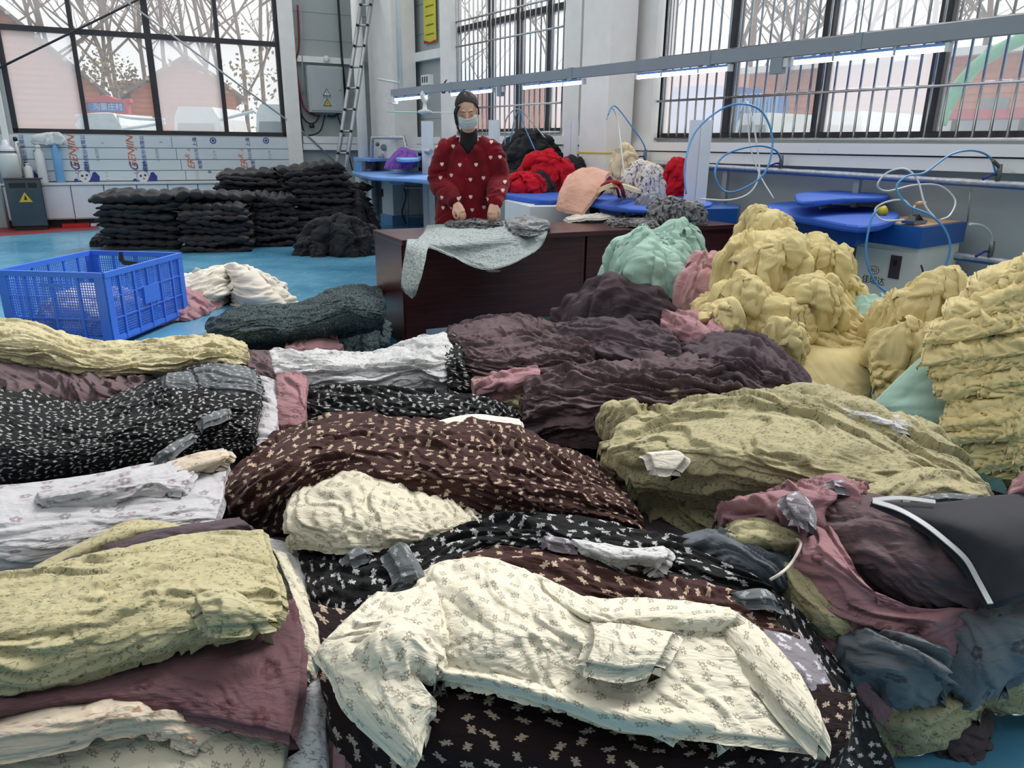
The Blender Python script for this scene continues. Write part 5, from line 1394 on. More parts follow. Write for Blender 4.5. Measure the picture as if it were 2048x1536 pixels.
# ---------------------------------------------------------------- ironing stations
def poly_slab(pts, z0, z1, name, mat, parent, bev=0.0, zs=None):
    """slab whose outline is sighted at its top height; parent is an Empty in world axes"""
    iv = Vector((0, 0, 0)) - parent.location
    P = [Zp(x, y, zs or z1) for x, y in pts]
    if bev:
        c = sum(P, Vector()) / len(P); n = len(P); vs = []; rings = []
        prof_ = [(.985, z0), (1, z0 + bev), (1, z1 - bev), (.985, z1 - bev * .3), (.94, z1)]
        for k, z in prof_:
            vs += [Vector((c.x + (p.x - c.x) * k + iv.x, c.y + (p.y - c.y) * k + iv.y, z + iv.z)) for p in P]
        fs = [(r * n + i, r * n + (i + 1) % n, (r + 1) * n + (i + 1) % n, (r + 1) * n + i) for r in range(4) for i in range(n)] + [tuple(range(n))[::-1], tuple(4 * n + i for i in range(n))]
        return MB().add(vs, fs, False).build(name, mat, parent)
    return MB().prism([(p.x + iv.x, p.y + iv.y) for p in P], z0 + iv.z, z1 + iv.z).build(name, mat, parent)
def smooth_poly(pts, n=4):
    P = [Vector((x, y, 0)) for x, y in pts]; N_ = len(P); out = []
    for i in range(N_):
        a, b, c, d = P[i - 1], P[i], P[(i + 1) % N_], P[(i + 2) % N_]
        for k in range(n):
            t = k / n
            q = .5 * ((2 * b) + (c - a) * t + (2 * a - 5 * b + 4 * c - d) * t * t + (-a + 3 * b - 3 * c + d) * t ** 3); out.append((q.x, q.y))
    return out
# --- the near cream and blue station
zt = .80
A = Zp(1714, 441, zt); Bc = Zp(1846, 455, zt); Cc = Zp(1935, 444, zt); Bk = Cc + (A - Bc) * .9
st = thing('ironing_station', 'cream and blue steam ironing station behind the yellow heaps, with a red oval badge', 'ironing table', ((A.x + Bc.x + Cc.x) / 3, (A.y + Bc.y + Cc.y) / 3, 0))
iv = -st.location
def loc(p): return Vector((p.x + iv.x, p.y + iv.y))
fp = [loc(p) for p in (A, Bc, Cc, Bk)]
cen = sum(fp, Vector((0, 0))) / 4
def shr(k): return [(cen.x + (p.x - cen.x) * k, cen.y + (p.y - cen.y) * k) for p in fp]
MB().prism(shr(.93), .04, .655).build('body', M['cream_box'], st)
bx = MB().prism(shr(1.0), .657, zt).build('steam_box', M['blue_box'], st)
MB().prism(shr(.97), 0, .04).build('plinth', M['blue_box'], st)
MB().prism(shr(.9), zt, zt + .006).build('worktop', M['wood_handle'], st)
# frame on the left (camera-facing) face
f0, f1 = Vector(shr(.93)[0]), Vector(shr(.93)[1])
fx = (f1 - f0); FL = fx.length; fx.normalize(); fn = Vector((fx.y, -fx.x))
if fn.dot(cen - f0) > 0: fn = -fn
FM = Matrix(((fx.x, 0, fn.x, f0.x), (fx.y, 0, fn.y, f0.y), (0, 1, 0, 0), (0, 0, 0, 1)))
dr = MB().box(FL * .05, FL * .93, .08, .62, .001, .008, M=FM).build('door', M['cream_box'], st)
sw = MB().box(FL * .62, FL * .79, .43, .59, .009, .016, M=FM).build('switch_panel', M['mauve_d'], dr)
MB().box(FL * .68, FL * .73, .52, .56, .017, .022, M=FM).build('switch', M['blk'], st)
mb = MB(); n = 28
for i in range(n):
    t0, t1 = 2 * PI * i / n, 2 * PI * (i + 1) / n
    c1, c2 = (FL * .36, .465), (.042, .026)
    mb.prism([(c1[0] + c2[0] * math.cos(t0), c1[1] + c2[1] * math.sin(t0)), (c1[0] + (c2[0] + .004) * math.cos(t0), c1[1] + (c2[1] + .004) * math.sin(t0)), (c1[0] + (c2[0] + .004) * math.cos(t1), c1[1] + (c2[1] + .004) * math.sin(t1)), (c1[0] + c2[0] * math.cos(t1), c1[1] + c2[1] * math.sin(t1))], .0085, .0095, M=FM)
mb.build('oval_badge', M['red_ink'], st)
text_obj('badge_lettering', 'JRD', M['red_ink'], FM @ Matrix.Translation((FL * .36, .463, .009)), .034, st)
text_obj('name_lettering', '佳瑞达', M['dark_ink'], FM @ Matrix.Translation((FL * .38, .39, .009)), .062, st)
f0b, f1b = Vector(shr(1.0)[0]), Vector(shr(1.0)[1]); FLb = (f1b - f0b).length
FMb = Matrix(((fx.x, 0, fn.x, f0b.x), (fx.y, 0, fn.y, f0b.y), (0, 1, 0, 0), (0, 0, 0, 1)))
MB().box(FLb * .10, FLb * .20, .715, .77, .001, .005, M=FMb).build('gauge_window', M['blk'], bx)
MB().box(FLb * .22, FLb * .28, .715, .765, .001, .004, M=FMb).build('glass_window', M['dark_frame'], bx)
# board
bd = poly_slab(smooth_poly([(1531, 412), (1540, 405), (1600, 402), (1680, 406), (1760, 415), (1800, 428), (1770, 444), (1718, 450), (1640, 438), (1560, 424)], 3), .79, .84, 'ironing_board', M['blue_pad'], st, bev=.015)
poly_slab([(1560, 418), (1700, 420), (1790, 432), (1716, 452), (1640, 440)], .66, .79, 'board_housing', M['blue_box'], st, zs=.8)
poly_slab(smooth_poly([(1591, 392), (1600, 385), (1690, 379), (1765, 381), (1777, 387), (1768, 394), (1690, 396), (1605, 402)], 3), .92, .955, 'sleeve_board', M['blue_pad'], st, bev=.012)
p = Zp(1742, 405, .86) + iv
MB().tube([(p.x, p.y, .78), (p.x, p.y, .92)], .03, 10).build('arm_post', M['blue_box'], st)
poly_slab([(1715, 412), (1880, 412), (1885, 420), (1720, 424)], .74, .82, 'rear_box', M['blue_box'], st)
# iron on its rest
def iron(px, py, z, label, s=1.0, rz=0):
    p = Zp(px, py, z); t = thing('steam_iron', label, 'iron', p, rz)
    MB().prism([(-.11 * s, -.045 * s), (.06 * s, -.045 * s), (.12 * s, 0), (.06 * s, .045 * s), (-.11 * s, .045 * s)], .0, .02 * s).build('soleplate', M['steel'], t)
    MB().add([(-.09 * s, -.035 * s, .02), (.04 * s, -.03 * s, .02), (.08 * s, 0, .02), (.04 * s, .03 * s, .02), (-.09 * s, .035 * s, .02), (-.05 * s, -.018 * s, .06 * s), (.02 * s, 0, .06 * s), (-.05 * s, .018 * s, .06 * s)], [(0, 1, 6, 5), (1, 2, 6), (2, 3, 6), (3, 4, 7, 6), (4, 0, 5, 7), (5, 6, 7)], False).build('housing', M['mirror_steel'], t)
    MB().tube(smooth_pts([(-.05 * s, 0, .05 * s), (-.06 * s, 0, .11 * s), (-.01 * s, 0, .125 * s)], 5), .008 * s, 8).build('bracket', M['steel'], t)
    MB().tube([(-.05 * s, 0, .125 * s), (.0, 0, .13 * s), (.07 * s, 0, .13 * s)], [.014 * s, .018 * s, .015 * s], 10).build('handle', M['wood_handle'], t)
    return t
iron(1832, 446, .812, 'shiny steam iron standing on the cream station', 1.0, .6)
o = MB().lathe([(.035, 0), (.035, .05), (.03, .05), (.03, .01)], 16, Matrix.Translation(Zp(1758, 425, .86))@ Matrix.Rotation(1.2, 4, 'Y')).build('tape_roll', M['warn']); tag(o, 'roll of tape lying on the board beside the steam iron', 'tape')
o = MB().tube([Zp(1640, 416, .855), Zp(1662, 411, .87)], [.011, .012], 10).build('metal_rod', M['galv']); tag(o, 'short grey metal rod lying on the blue ironing board', 'rod')
p1 = Zp(1935, 444, .8); rod('tension_rod', [p1, Dp(1942, 372, p1.y)], .006, 'galv', 'thin white rod rising from the right corner of the cream station', 'rod')
def hose(label, pts, mat, r=.007):
    return rod('hose', smooth_pts([Dp(p[0], p[1], p[2] if p[2] > 5.3 else 5.3 - (5.3 - p[2]) * .38) for p in pts], 8), r, mat, label, 'hose', n=8)
hose('light blue hose from the valve near the right edge looping round the cream station', [(1992, 348, 5.3), (1980, 315, 5.2), (1945, 301, 5.0), (1900, 310, 4.8), (1850, 345, 4.4), (1815, 352, 4.2), (1793, 375, 4.05), (1815, 410, 3.95), (1860, 430, 3.8), (1890, 460, 3.75), (1900, 500, 3.7), (1880, 550, 3.68), (1840, 585, 3.65), (1800, 592, 3.62), (1755, 570, 3.62), (1732, 510, 3.7), (1742, 440, 3.85), (1755, 420, 3.95)], 'hose_blue')
hose('white hose looping in the air above the cream station', [(1808, 440, 3.95), (1765, 440, 3.95), (1750, 420, 4.0), (1770, 405, 4.0), (1805, 400, 4.0), (1822, 415, 4.0)], 'hose_white', .006)
hose('white hose curling from the iron up and over to the right wall', [(1870, 436, 4.0), (1850, 410, 4.1), (1835, 360, 4.3), (1810, 338, 4.4), (1775, 345, 4.4), (1755, 370, 4.4), (1775, 382, 4.5), (1830, 370, 4.8), (1880, 372, 5.0), (1910, 400, 5.0), (1900, 430, 4.7), (1880, 440, 4.4)], 'hose_white', .006)
hose('grey hose bending from the lower valve to the cream station', [(1983, 500, 5.2), (1982, 470, 5.1), (1965, 452, 4.9), (1940, 448, 4.5)], 'hose_white', .009)
rod('flex_pipe', smooth_pts([Dp(1997, 355, 5.3), Dp(1998, 335, 5.3), Dp(1985, 320, 5.25)], 5), .013, 'brass', 'braided metal end of the light blue hose at the right', 'hose')
o = rod('cable', smooth_pts([Dp(1842, 530, 4.85), Dp(1846, 545, 4.83), Dp(1845, 575, 4.8)], 5), .006, 'blk', 'short black cable on the right face of the cream station', 'cable')
# --- station with the quilt
st = thing('ironing_station', 'blue-topped ironing station under the folded quilt and red bundle', 'ironing table', Zp(1320, 430, .3) * 1)
st.location.z = 0
iv = -st.location
poly_slab(smooth_poly([(1128, 396), (1140, 392), (1220, 386), (1330, 384), (1400, 395), (1420, 408), (1290, 418), (1200, 408)], 3), .79, .83, 'ironing_board', M['blue_pad'], st, bev=.012)
poly_slab([(1180, 400), (1300, 394), (1420, 402), (1295, 414), (1200, 408)], .68, .79, 'board_housing', M['blue_box'], st, zs=.8)
poly_slab([(1330, 410), (1400, 400), (1481, 410), (1476, 417), (1340, 419)], .62, .80, 'steam_box', M['blue_box'], st)
poly_slab([(1345, 409), (1400, 402), (1475, 410), (1470, 415), (1350, 417)], .03, .62, 'body', M['white_box'], st, zs=.8)
iron(1390, 400, .835, 'steam iron with a wooden handle at the back of the quilt station', .9, .3)
# --- station with black and red clothes
st = thing('ironing_station', 'blue-topped ironing station under the black and red clothes', 'ironing table', Zp(1080, 430, .3) * 1); st.location.z = 0
poly_slab(smooth_poly([(1000, 384), (1060, 374), (1120, 374), (1150, 384), (1120, 398), (1060, 396)], 3), .78, .83, 'ironing_board', M['blue_pad'], st, bev=.012)
poly_slab([(1062, 398), (1105, 396), (1112, 400), (1108, 408), (1070, 408)], .74, .79, 'side_tray', M['blue_box'], st)
poly_slab([(1010, 396), (1060, 390), (1180, 396), (1180, 408), (1060, 409)], .03, .78, 'body', M['white_box'], st, zs=.8)
p = Dp(1028, 424, 7.9); o = MB().box(-.05, .05, -.02, 0, -.03, .03, M=Matrix.Translation(p + Vector((0, -.05, 0)))).build('switch_panel', M['mauve_d'], st); o.location = -st.location
# --- far station by the corner, with the purple cloth
def stn(px0, px1, pyb, pyt, Y): pass
st = thing('ironing_station', 'light blue ironing station by the corner, with a small raised board', 'ironing table', (Zp(805, 446, 0).x, Zp(805, 446, 0).y, 0))
iv = -st.location
a = Zp(766, 446, 0); b = Zp(788, 451, 0); c = Zp(862, 446, 0)
d_ = a + (c - b)
foot = [loc(a), loc(b), loc(c), loc(d_)]
foot = [(p.x, p.y) for p in foot]; fc = sum((Vector(p) for p in foot), Vector((0, 0))) / 4
k_ = [(fc.x + (p[0] - fc.x) * 1.1, fc.y + (p[1] - fc.y) * 1.1) for p in foot]
MB().prism(k_, 0, .16).build('base_plinth', M['sky_box'], st)
MB().prism(foot, .161, .80).build('body', M['white_box'], st)
p = Dp(770, 385, a.y) + iv; MB().box(-.06, .06, -.06, -.03, -.06, .06, M=Matrix.Translation(p)).build('switch_panel', M['mauve_d'], st)
poly_slab(smooth_poly([(706, 343), (715, 339), (790, 337), (850, 338), (876, 347), (874, 360), (820, 356), (740, 352)], 3), .80, .86, 'ironing_board', M['blue_pad_l'], st, bev=.015)
poly_slab([(770, 350), (800, 348), (812, 352), (808, 360), (785, 361)], .74, .80, 'side_tray', M['sky_box'], st)
poly_slab([(706, 311), (790, 310), (798, 316), (740, 318), (707, 316)], 1.02, 1.06, 'rear_top', M['blue_pad_l'], st)
poly_slab([(707, 314), (790, 313), (795, 317), (740, 321), (708, 318)], .1, 1.02, 'rear_cabinet', M['white_box'], st)
p = Dp(738, 330, 12.1) + iv; MB().box(-.05, .05, -.02, .0, -.06, .06, M=Matrix.Translation(p)).build('control_panel', M['dark_ink'], st)
p = Dp(716, 334, 12.1) + iv; MB().box(-.06, .06, -.02, .0, -.07, .07, M=Matrix.Translation(p)).build('blue_plate', M['sky_box'], st)
poly_slab(smooth_poly([(790, 312), (800, 308), (835, 308), (843, 312), (835, 316), (800, 317)], 3), 1.05, 1.1, 'sleeve_board', M['blue_pad_l'], st, bev=.012)
poly_slab([(798, 318), (842, 318), (842, 322), (800, 323)], .92, 1.02, 'arm_box', M['sky_box'], st)
dome('purple_cloth', 'purple fleece cloth hanging over the small raised board', 'cloth', M['purple'], Dp(796, 334, 11.6), (.2, .14), .26, amp=.02, wl=.1, res=.012, seed=77, tilt=(.5, 0), flaps=1)
o = rod('cable', smooth_pts([Dp(808, 376, 11.9), Dp(812, 395, 11.9), Dp(804, 425, 11.95), Dp(812, 448, 12.0)], 6), .01, 'blk', 'thin black cable hanging down the front of the corner ironing station', 'cable')
# stool beside it
p = Zp(832, 452, 0); t2 = thing('metal_stool', 'grey-green metal stool in front of the corner ironing station', 'stool', p, .2)
MB().bbox(-.17, .2, -.14, .14, .60, .635, .008).build('seat', M['galv'], t2)
for x in (-.14, .17):
    for y in (-.11, .11): MB().tube([(x, y, 0), (x * .9, y * .9, .6)], .014, 4).build('leg', M['galv'], t2)
MB().tube([(-.13, -.1, .15), (.16, -.1, .15)], .009, 6).build('stretcher', M['galv'], t2); MB().tube([(-.13, .1, .15), (.16, .1, .15)], .009, 6).build('stretcher', M['galv'], t2)
iron(840, 340, .87, 'small white iron standing on the corner ironing station', .9, 1.2)
hose('pair of grey hoses arching over the black clothes, the left one', [(1010, 290, 8.4), (1012, 240, 8.4), (1035, 218, 8.4), (1060, 240, 8.4), (1090, 275, 8.2)], 'galv', .007)
hose('blue-grey hose arching down behind the black clothes', [(1020, 285, 8.4), (1030, 235, 8.4), (1040, 222, 8.4), (1048, 250, 8.4), (1070, 300, 8.2)], 'hose_blue', .006)
hose('white hose arching beside the big white column', [(1213, 240, 6.9), (1222, 215, 6.9), (1235, 240, 6.9), (1245, 320, 6.6), (1250, 360, 6.5)], 'hose_white', .007)
hose('thin blue hose beside the big white column', [(1216, 230, 6.8), (1230, 212, 6.9), (1265, 255, 6.9), (1288, 290, 7.0), (1293, 318, 7.1)], 'hose_blue', .006)
hose('large light blue hose loop in front of the wide window', [(1372, 388, 5.9), (1370, 330, 6.0), (1390, 265, 6.2), (1440, 220, 6.3), (1485, 208, 6.3), (1525, 225, 6.3), (1545, 280, 6.3), (1530, 345, 6.2), (1480, 380, 6.1), (1445, 380, 6.1), (1430, 345, 6.1), (1450, 310, 6.2), (1510, 292, 6.3), (1550, 300, 6.4), (1563, 322, 6.5)], 'hose_blue', .008)
hose('white hose falling from the window grille behind the blue loop, left strand', [(1480, 225, 6.6), (1492, 203, 6.6), (1505, 240, 6.5), (1515, 300, 6.4), (1518, 350, 6.3), (1500, 385, 6.2), (1460, 400, 6.0), (1400, 398, 5.9)], 'hose_white', .007)
hose('white hose falling behind the blue loop, right strand', [(1495, 203, 6.6), (1500, 290, 6.5), (1520, 350, 6.4), (1548, 398, 6.2)], 'hose_white', .006)
# clothes heaped on the stations
def onst(name, label, mat, px, py, w, z, h, **k):
    k.setdefault('flaps', 3)
    return domep(name, label, 'garment', M[mat], px, py, w, z, h, **k)
onst('black_garment', 'black jacket heaped on the station right of the woman', 'black', 1062, 376, 130, 0.82, 0.57, amp=.04, wl=.16, res=.011, ry=.25, warp=1.6, lobe=.3)
onst('black_garment', 'black garment low at the left of the black and red clothes', 'black', 1050, 392, 120, 0.79, 0.21, amp=.035, wl=.12, res=.011, ry=.2)
onst('red_garment', 'bright red jacket crumpled in front of the black one', 'red', 1095, 385, 110, 0.82, 0.39, amp=.045, wl=.13, res=.009, ry=.2, warp=2, lobe=.4)
onst('red_garment', 'flat red sleeve left of the red jacket', 'red', 1045, 386, 80, 0.83, 0.18, amp=.03, wl=.1, res=.009, ry=.16, warp=2)
onst('black_garment', 'small dark navy fold at the right of the red jacket', 'black', 1145, 382, 40, 0.82, 0.34, amp=.03, wl=.1, res=.011, ry=.2)
cloth('peach_cloth', 'peach cloth hanging off the end of the quilt station', 'cloth', M['peach'],
      [[(1160, 372, 7.0, 0), (1195, 368, 7.0, 0), (1230, 372, 6.9, 0)], [(1138, 350, 6.8, 0), (1170, 336, 6.8, 0), (1220, 345, 6.7, 0)], [(1120, 380, 6.6, 0), (1150, 370, 6.55, 0), (1200, 380, 6.5, 0)], [(1112, 412, 6.5, 0), (1135, 420, 6.45, 0), (1165, 425, 6.4, 0)]],
      amp=.02, wl=.12, ang=1.3, res=.01, edge=.004, style='ridge')
q = onst('quilt', 'ivory quilt with red piping folded over on the station board', 'ivory', 1262, 388, 130, 0.83, 0.28, amp=.03, wl=.16, res=.009, ry=.2, lobe=.2)
cloth('folded_quilt_edge', 'ivory quilt flap curled up with a thick crimson edge', 'cloth', M['ivory'],
      [[(1180, 388, 0.870), (1210, 372, 0.990), (1240, 366, 1.010), (1290, 380, 0.890)], [(1172, 394, 0.845), (1205, 372, 0.980), (1240, 368, 1.010), (1300, 388, 0.850)]], amp=.008, wl=.1, res=.008, edge=.001)
rod('piping', smooth_pts([Zp(1166, 394, 0.840), Zp(1190, 388, 0.865), Zp(1205, 372, 0.970), Zp(1222, 364, 1.020), Zp(1240, 370, 1.010), Zp(1248, 392, 0.850)], 6), .018, 'crimson', 'thick crimson curled edge of the ivory quilt', 'piping')
rod('piping', smooth_pts([Zp(1176, 398, 0.835), Zp(1196, 392, 0.855), Zp(1211, 378, 0.940), Zp(1224, 372, 0.980), Zp(1234, 378, 0.950), Zp(1238, 394, 0.850)], 6), .012, 'crimson', 'thinner inner crimson edge of the ivory quilt', 'piping')
onst('ivory_garment', 'ivory padded garment standing up behind the quilt', 'ivory', 1250, 384, 70, 0.86, 0.40, amp=.03, wl=.1, res=.009, ry=.12, lobe=.3)
onst('striped_garment', 'white and grey striped garment right of the ivory one', 'stripe_w', 1286, 396, 80, 0.84, 0.30, amp=.03, wl=.09, res=.009, ry=.14, warp=2, style='ridge')
onst('red_bundle', 'glossy red bundle at the right end of the quilt station', 'red', 1342, 392, 62, 0.83, 0.34, amp=.03, wl=.1, res=.009, ry=.12, tilt=(.3, 0))
t2 = thing('spray_bottle', 'small blue-capped spray bottle beside the striped garment', 'bottle', Zp(1314, 388, 0.840))
MB().lathe([(.03, 0), (.034, .01), (.034, .09), (.02, .11)], 14).build('body', M['blue_ink'], t2); MB().lathe([(.015, .11), (.015, .15), (.008, .16)], 10).build('cap', M['pvc'], t2)
D = math.radians
G = 'garment'
# ---- centre and front: the nearest heaps (rows run from the far edge to the near edge)
cloth('printed_cloth', 'near-black brown teddy-print cloth hanging down the front of the pile at the bottom centre', 'cloth', M['dkbrown_bear'],
      [[(560, 1180, .36), (900, 1260, .40), (1250, 1330, .40), (1560, 1350, .38), (1720, 1380, .36)],
       [(620, 1330, .34), (900, 1400, .38), (1250, 1450, .38), (1520, 1480, .36), (1700, 1480, .32)],
       [(660, 1460, .30), (920, 1520, .33), (1250, 1560, .33), (1500, 1570, .30), (1640, 1560, .26)],
       [(660, 1640, .10), (920, 1660, .12), (1250, 1680, .12), (1500, 1680, .10), (1620, 1650, .08)]],
      amp=.006, wl=.09, ang=D(80), stretch=5, edge=.01, res=.006, style='ridge')
cloth('printed_cloth', 'black teddy-print cloth sloping to the blue floor at the right of the front pile', 'cloth', M['black_bear'],
      [[(1480, 1150, .36), (1580, 1200, .36), (1600, 1240, .33)],
       [(1500, 1300, .34), (1620, 1330, .33), (1690, 1340, .26)],
       [(1480, 1440, .30), (1640, 1440, .29), (1745, 1440, .16)],
       [(1440, 1560, .25), (1640, 1540, .24), (1800, 1545, .03)],
       [(1400, 1680, .10), (1640, 1680, .10), (1830, 1640, .0)]],
      amp=.006, wl=.08, ang=D(70), stretch=5, edge=.008, res=.006, drop=.1)
cloth('printed_cloth', 'grey-lilac reverse side of a teddy-print cloth peeping out at the right of the cream garment', 'cloth', M['lilac_bear'],
      [[(1490, 1250, .385), (1545, 1262, .39), (1600, 1262, .365)],
       [(1540, 1310, .39), (1600, 1320, .385), (1640, 1320, .35)],
       [(1600, 1370, .37), (1640, 1380, .365), (1668, 1380, .33)],
       [(1650, 1420, .345), (1672, 1432, .34), (1690, 1438, .31)]],
      amp=.004, wl=.06, ang=D(60), edge=.004, res=.006, drop=.03)
cloth('printed_cloth', 'brown teddy-print cloth in low ridges behind the large cream garment', 'cloth', M['brown_bear'],
      [[(830, 1130, .36), (930, 1098, .40), (1100, 1100, .42), (1290, 1135, .42), (1400, 1160, .42), (1540, 1200, .38)],
       [(830, 1170, .37), (930, 1120, .42), (1100, 1130, .44), (1280, 1180, .44), (1400, 1210, .43), (1560, 1240, .38)],
       [(840, 1220, .36), (930, 1180, .40), (1100, 1190, .42), (1280, 1230, .42), (1400, 1260, .41), (1600, 1275, .37)],
       [(850, 1300, .34), (930, 1280, .37), (1100, 1280, .38), (1280, 1300, .38), (1400, 1320, .37), (1610, 1300, .33)]],
      amp=.012, wl=.045, ang=D(8), stretch=6, edge=.006, res=.005, style='mix')
cloth('printed_cloth', 'black teddy-print cloth in a long band below the brown one', 'cloth', M['black_bear'],
      [[(590, 1095, .33), (700, 1075, .36), (850, 1050, .38), (1000, 1025, .41), (1150, 1030, .42), (1300, 1060, .40), (1420, 1085, .38)],
       [(600, 1140, .35), (700, 1120, .39), (850, 1100, .41), (1000, 1065, .43), (1150, 1070, .44), (1320, 1100, .42), (1500, 1140, .40)],
       [(620, 1200, .35), (700, 1190, .39), (850, 1150, .40), (1000, 1100, .41), (1150, 1110, .42), (1340, 1150, .41), (1560, 1190, .38)],
       [(640, 1290, .30), (700, 1280, .33), (850, 1220, .34), (1000, 1170, .36), (1150, 1170, .37), (1340, 1200, .36), (1580, 1240, .34)]],
      amp=.013, wl=.05, ang=D(4), stretch=6, edge=.008, res=.005, style='mix')
cloth('printed_sleeve', 'white sprig-print sleeve lying across the black and brown bands', 'sleeve', M['white_sprig'],
      [[(1140, 1075, .455), (1190, 1080, .47), (1260, 1095, .47), (1330, 1090, .46)],
       [(1170, 1098, .465), (1215, 1108, .48), (1270, 1110, .485), (1336, 1108, .475)],
       [(1195, 1118, .445), (1225, 1128, .455), (1280, 1126, .455), (1320, 1138, .45)]],
      amp=.006, wl=.04, ang=D(10), edge=.004, res=.004, drop=.02)
# the cream hero garment: body, then collar bunch and sleeve
hero = cloth('cream_garment', 'large cream teddy-print garment spread over the dark cloth in the front centre', G, M['cream_bear'],
      [[(850, 1130, .40), (960, 1112, .455), (1080, 1150, .475), (1180, 1195, .47), (1300, 1196, .465), (1440, 1212, .44)],
       [(830, 1180, .43), (960, 1165, .49), (1090, 1195, .50), (1200, 1240, .495), (1330, 1238, .48), (1490, 1250, .445)],
       [(850, 1240, .44), (960, 1240, .49), (1090, 1260, .50), (1220, 1285, .50), (1360, 1290, .475), (1560, 1330, .435)],
       [(870, 1310, .43), (960, 1310, .47), (1090, 1325, .48), (1230, 1345, .475), (1400, 1370, .45), (1620, 1410, .40)],
       [(885, 1352, .415), (980, 1370, .44), (1100, 1400, .445), (1240, 1440, .435), (1450, 1468, .42), (1645, 1490, .375)]],
      amp=.018, wl=.10, ang=D(24), stretch=4, edge=.003, res=.004, style='ridge', drop=.03, octs=4, gain=.42, uvrot=.3)
cloth('sleeve', None, None, M['cream_bear'],
      [[(1080, 1150, .49), (1170, 1192, .50), (1260, 1192, .50), (1360, 1200, .49), (1460, 1215, .475)],
       [(1085, 1175, .50), (1160, 1225, .515), (1260, 1230, .52), (1370, 1228, .51), (1475, 1232, .49)],
       [(1110, 1200, .49), (1180, 1248, .50), (1260, 1256, .50), (1370, 1258, .49), (1440, 1262, .475)]],
      amp=.008, wl=.05, ang=D(8), edge=.003, res=.004, drop=.02, style='ridge', parent=hero)
cloth('hem', None, None, M['cream_bear'],
      [[(1455, 1215, .47), (1500, 1240, .47), (1550, 1290, .46), (1600, 1350, .44), (1640, 1420, .42)],
       [(1440, 1240, .475), (1480, 1265, .475), (1530, 1310, .465), (1585, 1375, .445), (1648, 1460, .415)],
       [(1430, 1262, .46), (1460, 1290, .46), (1510, 1345, .45), (1565, 1410, .43), (1643, 1492, .40)]],
      amp=.004, wl=.05, ang=D(0), edge=.002, res=.004, drop=.02, style='ridge', parent=hero)
cloth('front_hem', None, None, M['cream_bear'],
      [[(875, 1330, .43), (980, 1340, .45), (1120, 1370, .46), (1260, 1400, .455), (1400, 1420, .44)],
       [(885, 1345, .44), (1000, 1362, .46), (1120, 1396, .465), (1260, 1432, .46), (1430, 1448, .435)],
       [(880, 1356, .42), (1000, 1380, .44), (1120, 1415, .445), (1260, 1462, .43), (1440, 1476, .41)]],
      amp=.005, wl=.05, ang=D(4), edge=.002, res=.004, drop=.02, style='ridge', parent=hero)
cloth('cuff_flap', None, None, M['cream_bear'],
      [[(1180, 1240, .51), (1260, 1248, .515), (1350, 1262, .50)],
       [(1190, 1275, .52), (1250, 1285, .53), (1330, 1300, .51)],
       [(1170, 1325, .51), (1240, 1335, .515), (1312, 1328, .505)]],
      amp=.007, wl=.05, ang=D(40), edge=.003, res=.004, drop=.02, style='ridge', parent=hero)
cloth('front_panel', None, None, M['cream_bear'],
      [[(632, 1300, .42), (700, 1270, .45), (760, 1280, .455), (800, 1320, .44)],
       [(660, 1340, .42), (720, 1320, .45), (780, 1330, .45), (850, 1370, .43)],
       [(700, 1420, .40), (750, 1410, .42), (800, 1400, .425), (868, 1400, .41)],
       [(820, 1520, .36), (830, 1505, .37), (838, 1480, .38), (855, 1440, .39)]],
      amp=.007, wl=.09, ang=D(50), edge=.003, res=.004, drop=.03, style='ridge', parent=hero, uvrot=.8)
dome('bunched_collar', None, None, M['cream_bear'], Zp(812, 1320, .42), (.085, .075), .075, amp=.015, wl=.045, warp=2.2, stretch=3, res=.0035, style='ridge', parent=hero, seed=11)
cloth('yoke', None, None, M['cream_bear'],
      [[(755, 1180, .43), (800, 1182, .445), (870, 1160, .455)],
       [(690, 1240, .44), (780, 1230, .465), (880, 1210, .475)],
       [(640, 1295, .425), (760, 1262, .465), (880, 1270, .47)],
       [(690, 1325, .42), (770, 1300, .455), (880, 1330, .45)]],
      amp=.009, wl=.06, ang=D(-30), edge=.003, res=.004, drop=.03, style='ridge', parent=hero, uvrot=-.5)
cloth('dark_cloth', 'dark mauve cloth lying lowest under the front piles, seen in the gaps between them', 'cloth', M['mauve_d'],
      [[(-100, 800, .20), (300, 800, .22), (700, 800, .22), (1100, 860, .22), (1240, 960, .22)],
       [(-100, 960, .25), (300, 940, .27), (700, 960, .27), (1100, 980, .27), (1330, 1040, .25)],
       [(-100, 1150, .27), (300, 1120, .29), (700, 1120, .29), (1100, 1130, .29), (1500, 1160, .27)],
       [(-100, 1400, .24), (300, 1400, .25), (700, 1400, .25), (1100, 1400, .26), (1560, 1400, .2)],
       [(-100, 1700, .1), (300, 1700, .1), (700, 1700, .1), (1100, 1700, .1), (1500, 1700, .08)]], amp=.008, wl=.12, res=.02, edge=.01, drop=.2)
# brown centre heap
cloth('printed_garment', 'brown teddy-print garment draped in long curving folds over the centre pile', G, M['brown_bear'],
      [[(560, 850, .30), (700, 830, .38), (850, 838, .42), (1000, 845, .42), (1110, 890, .38), (1200, 935, .30)],
       [(520, 890, .36), (680, 860, .46), (850, 868, .50), (1010, 880, .50), (1130, 920, .46), (1240, 975, .36)],
       [(470, 935, .36), (640, 905, .46), (830, 920, .50), (1010, 930, .50), (1150, 965, .46), (1270, 1010, .37)],
       [(435, 985, .33), (600, 960, .42), (790, 975, .45), (1000, 985, .46), (1150, 1010, .43), (1290, 1045, .36)],
       [(440, 1035, .27), (590, 1015, .34), (780, 1040, .36), (1000, 1045, .38), (1150, 1060, .37), (1300, 1080, .31)]],
      amp=.015, wl=.05, ang=D(22), stretch=8, edge=.008, res=.005, style='mix', warp=1.3, drop=.08)
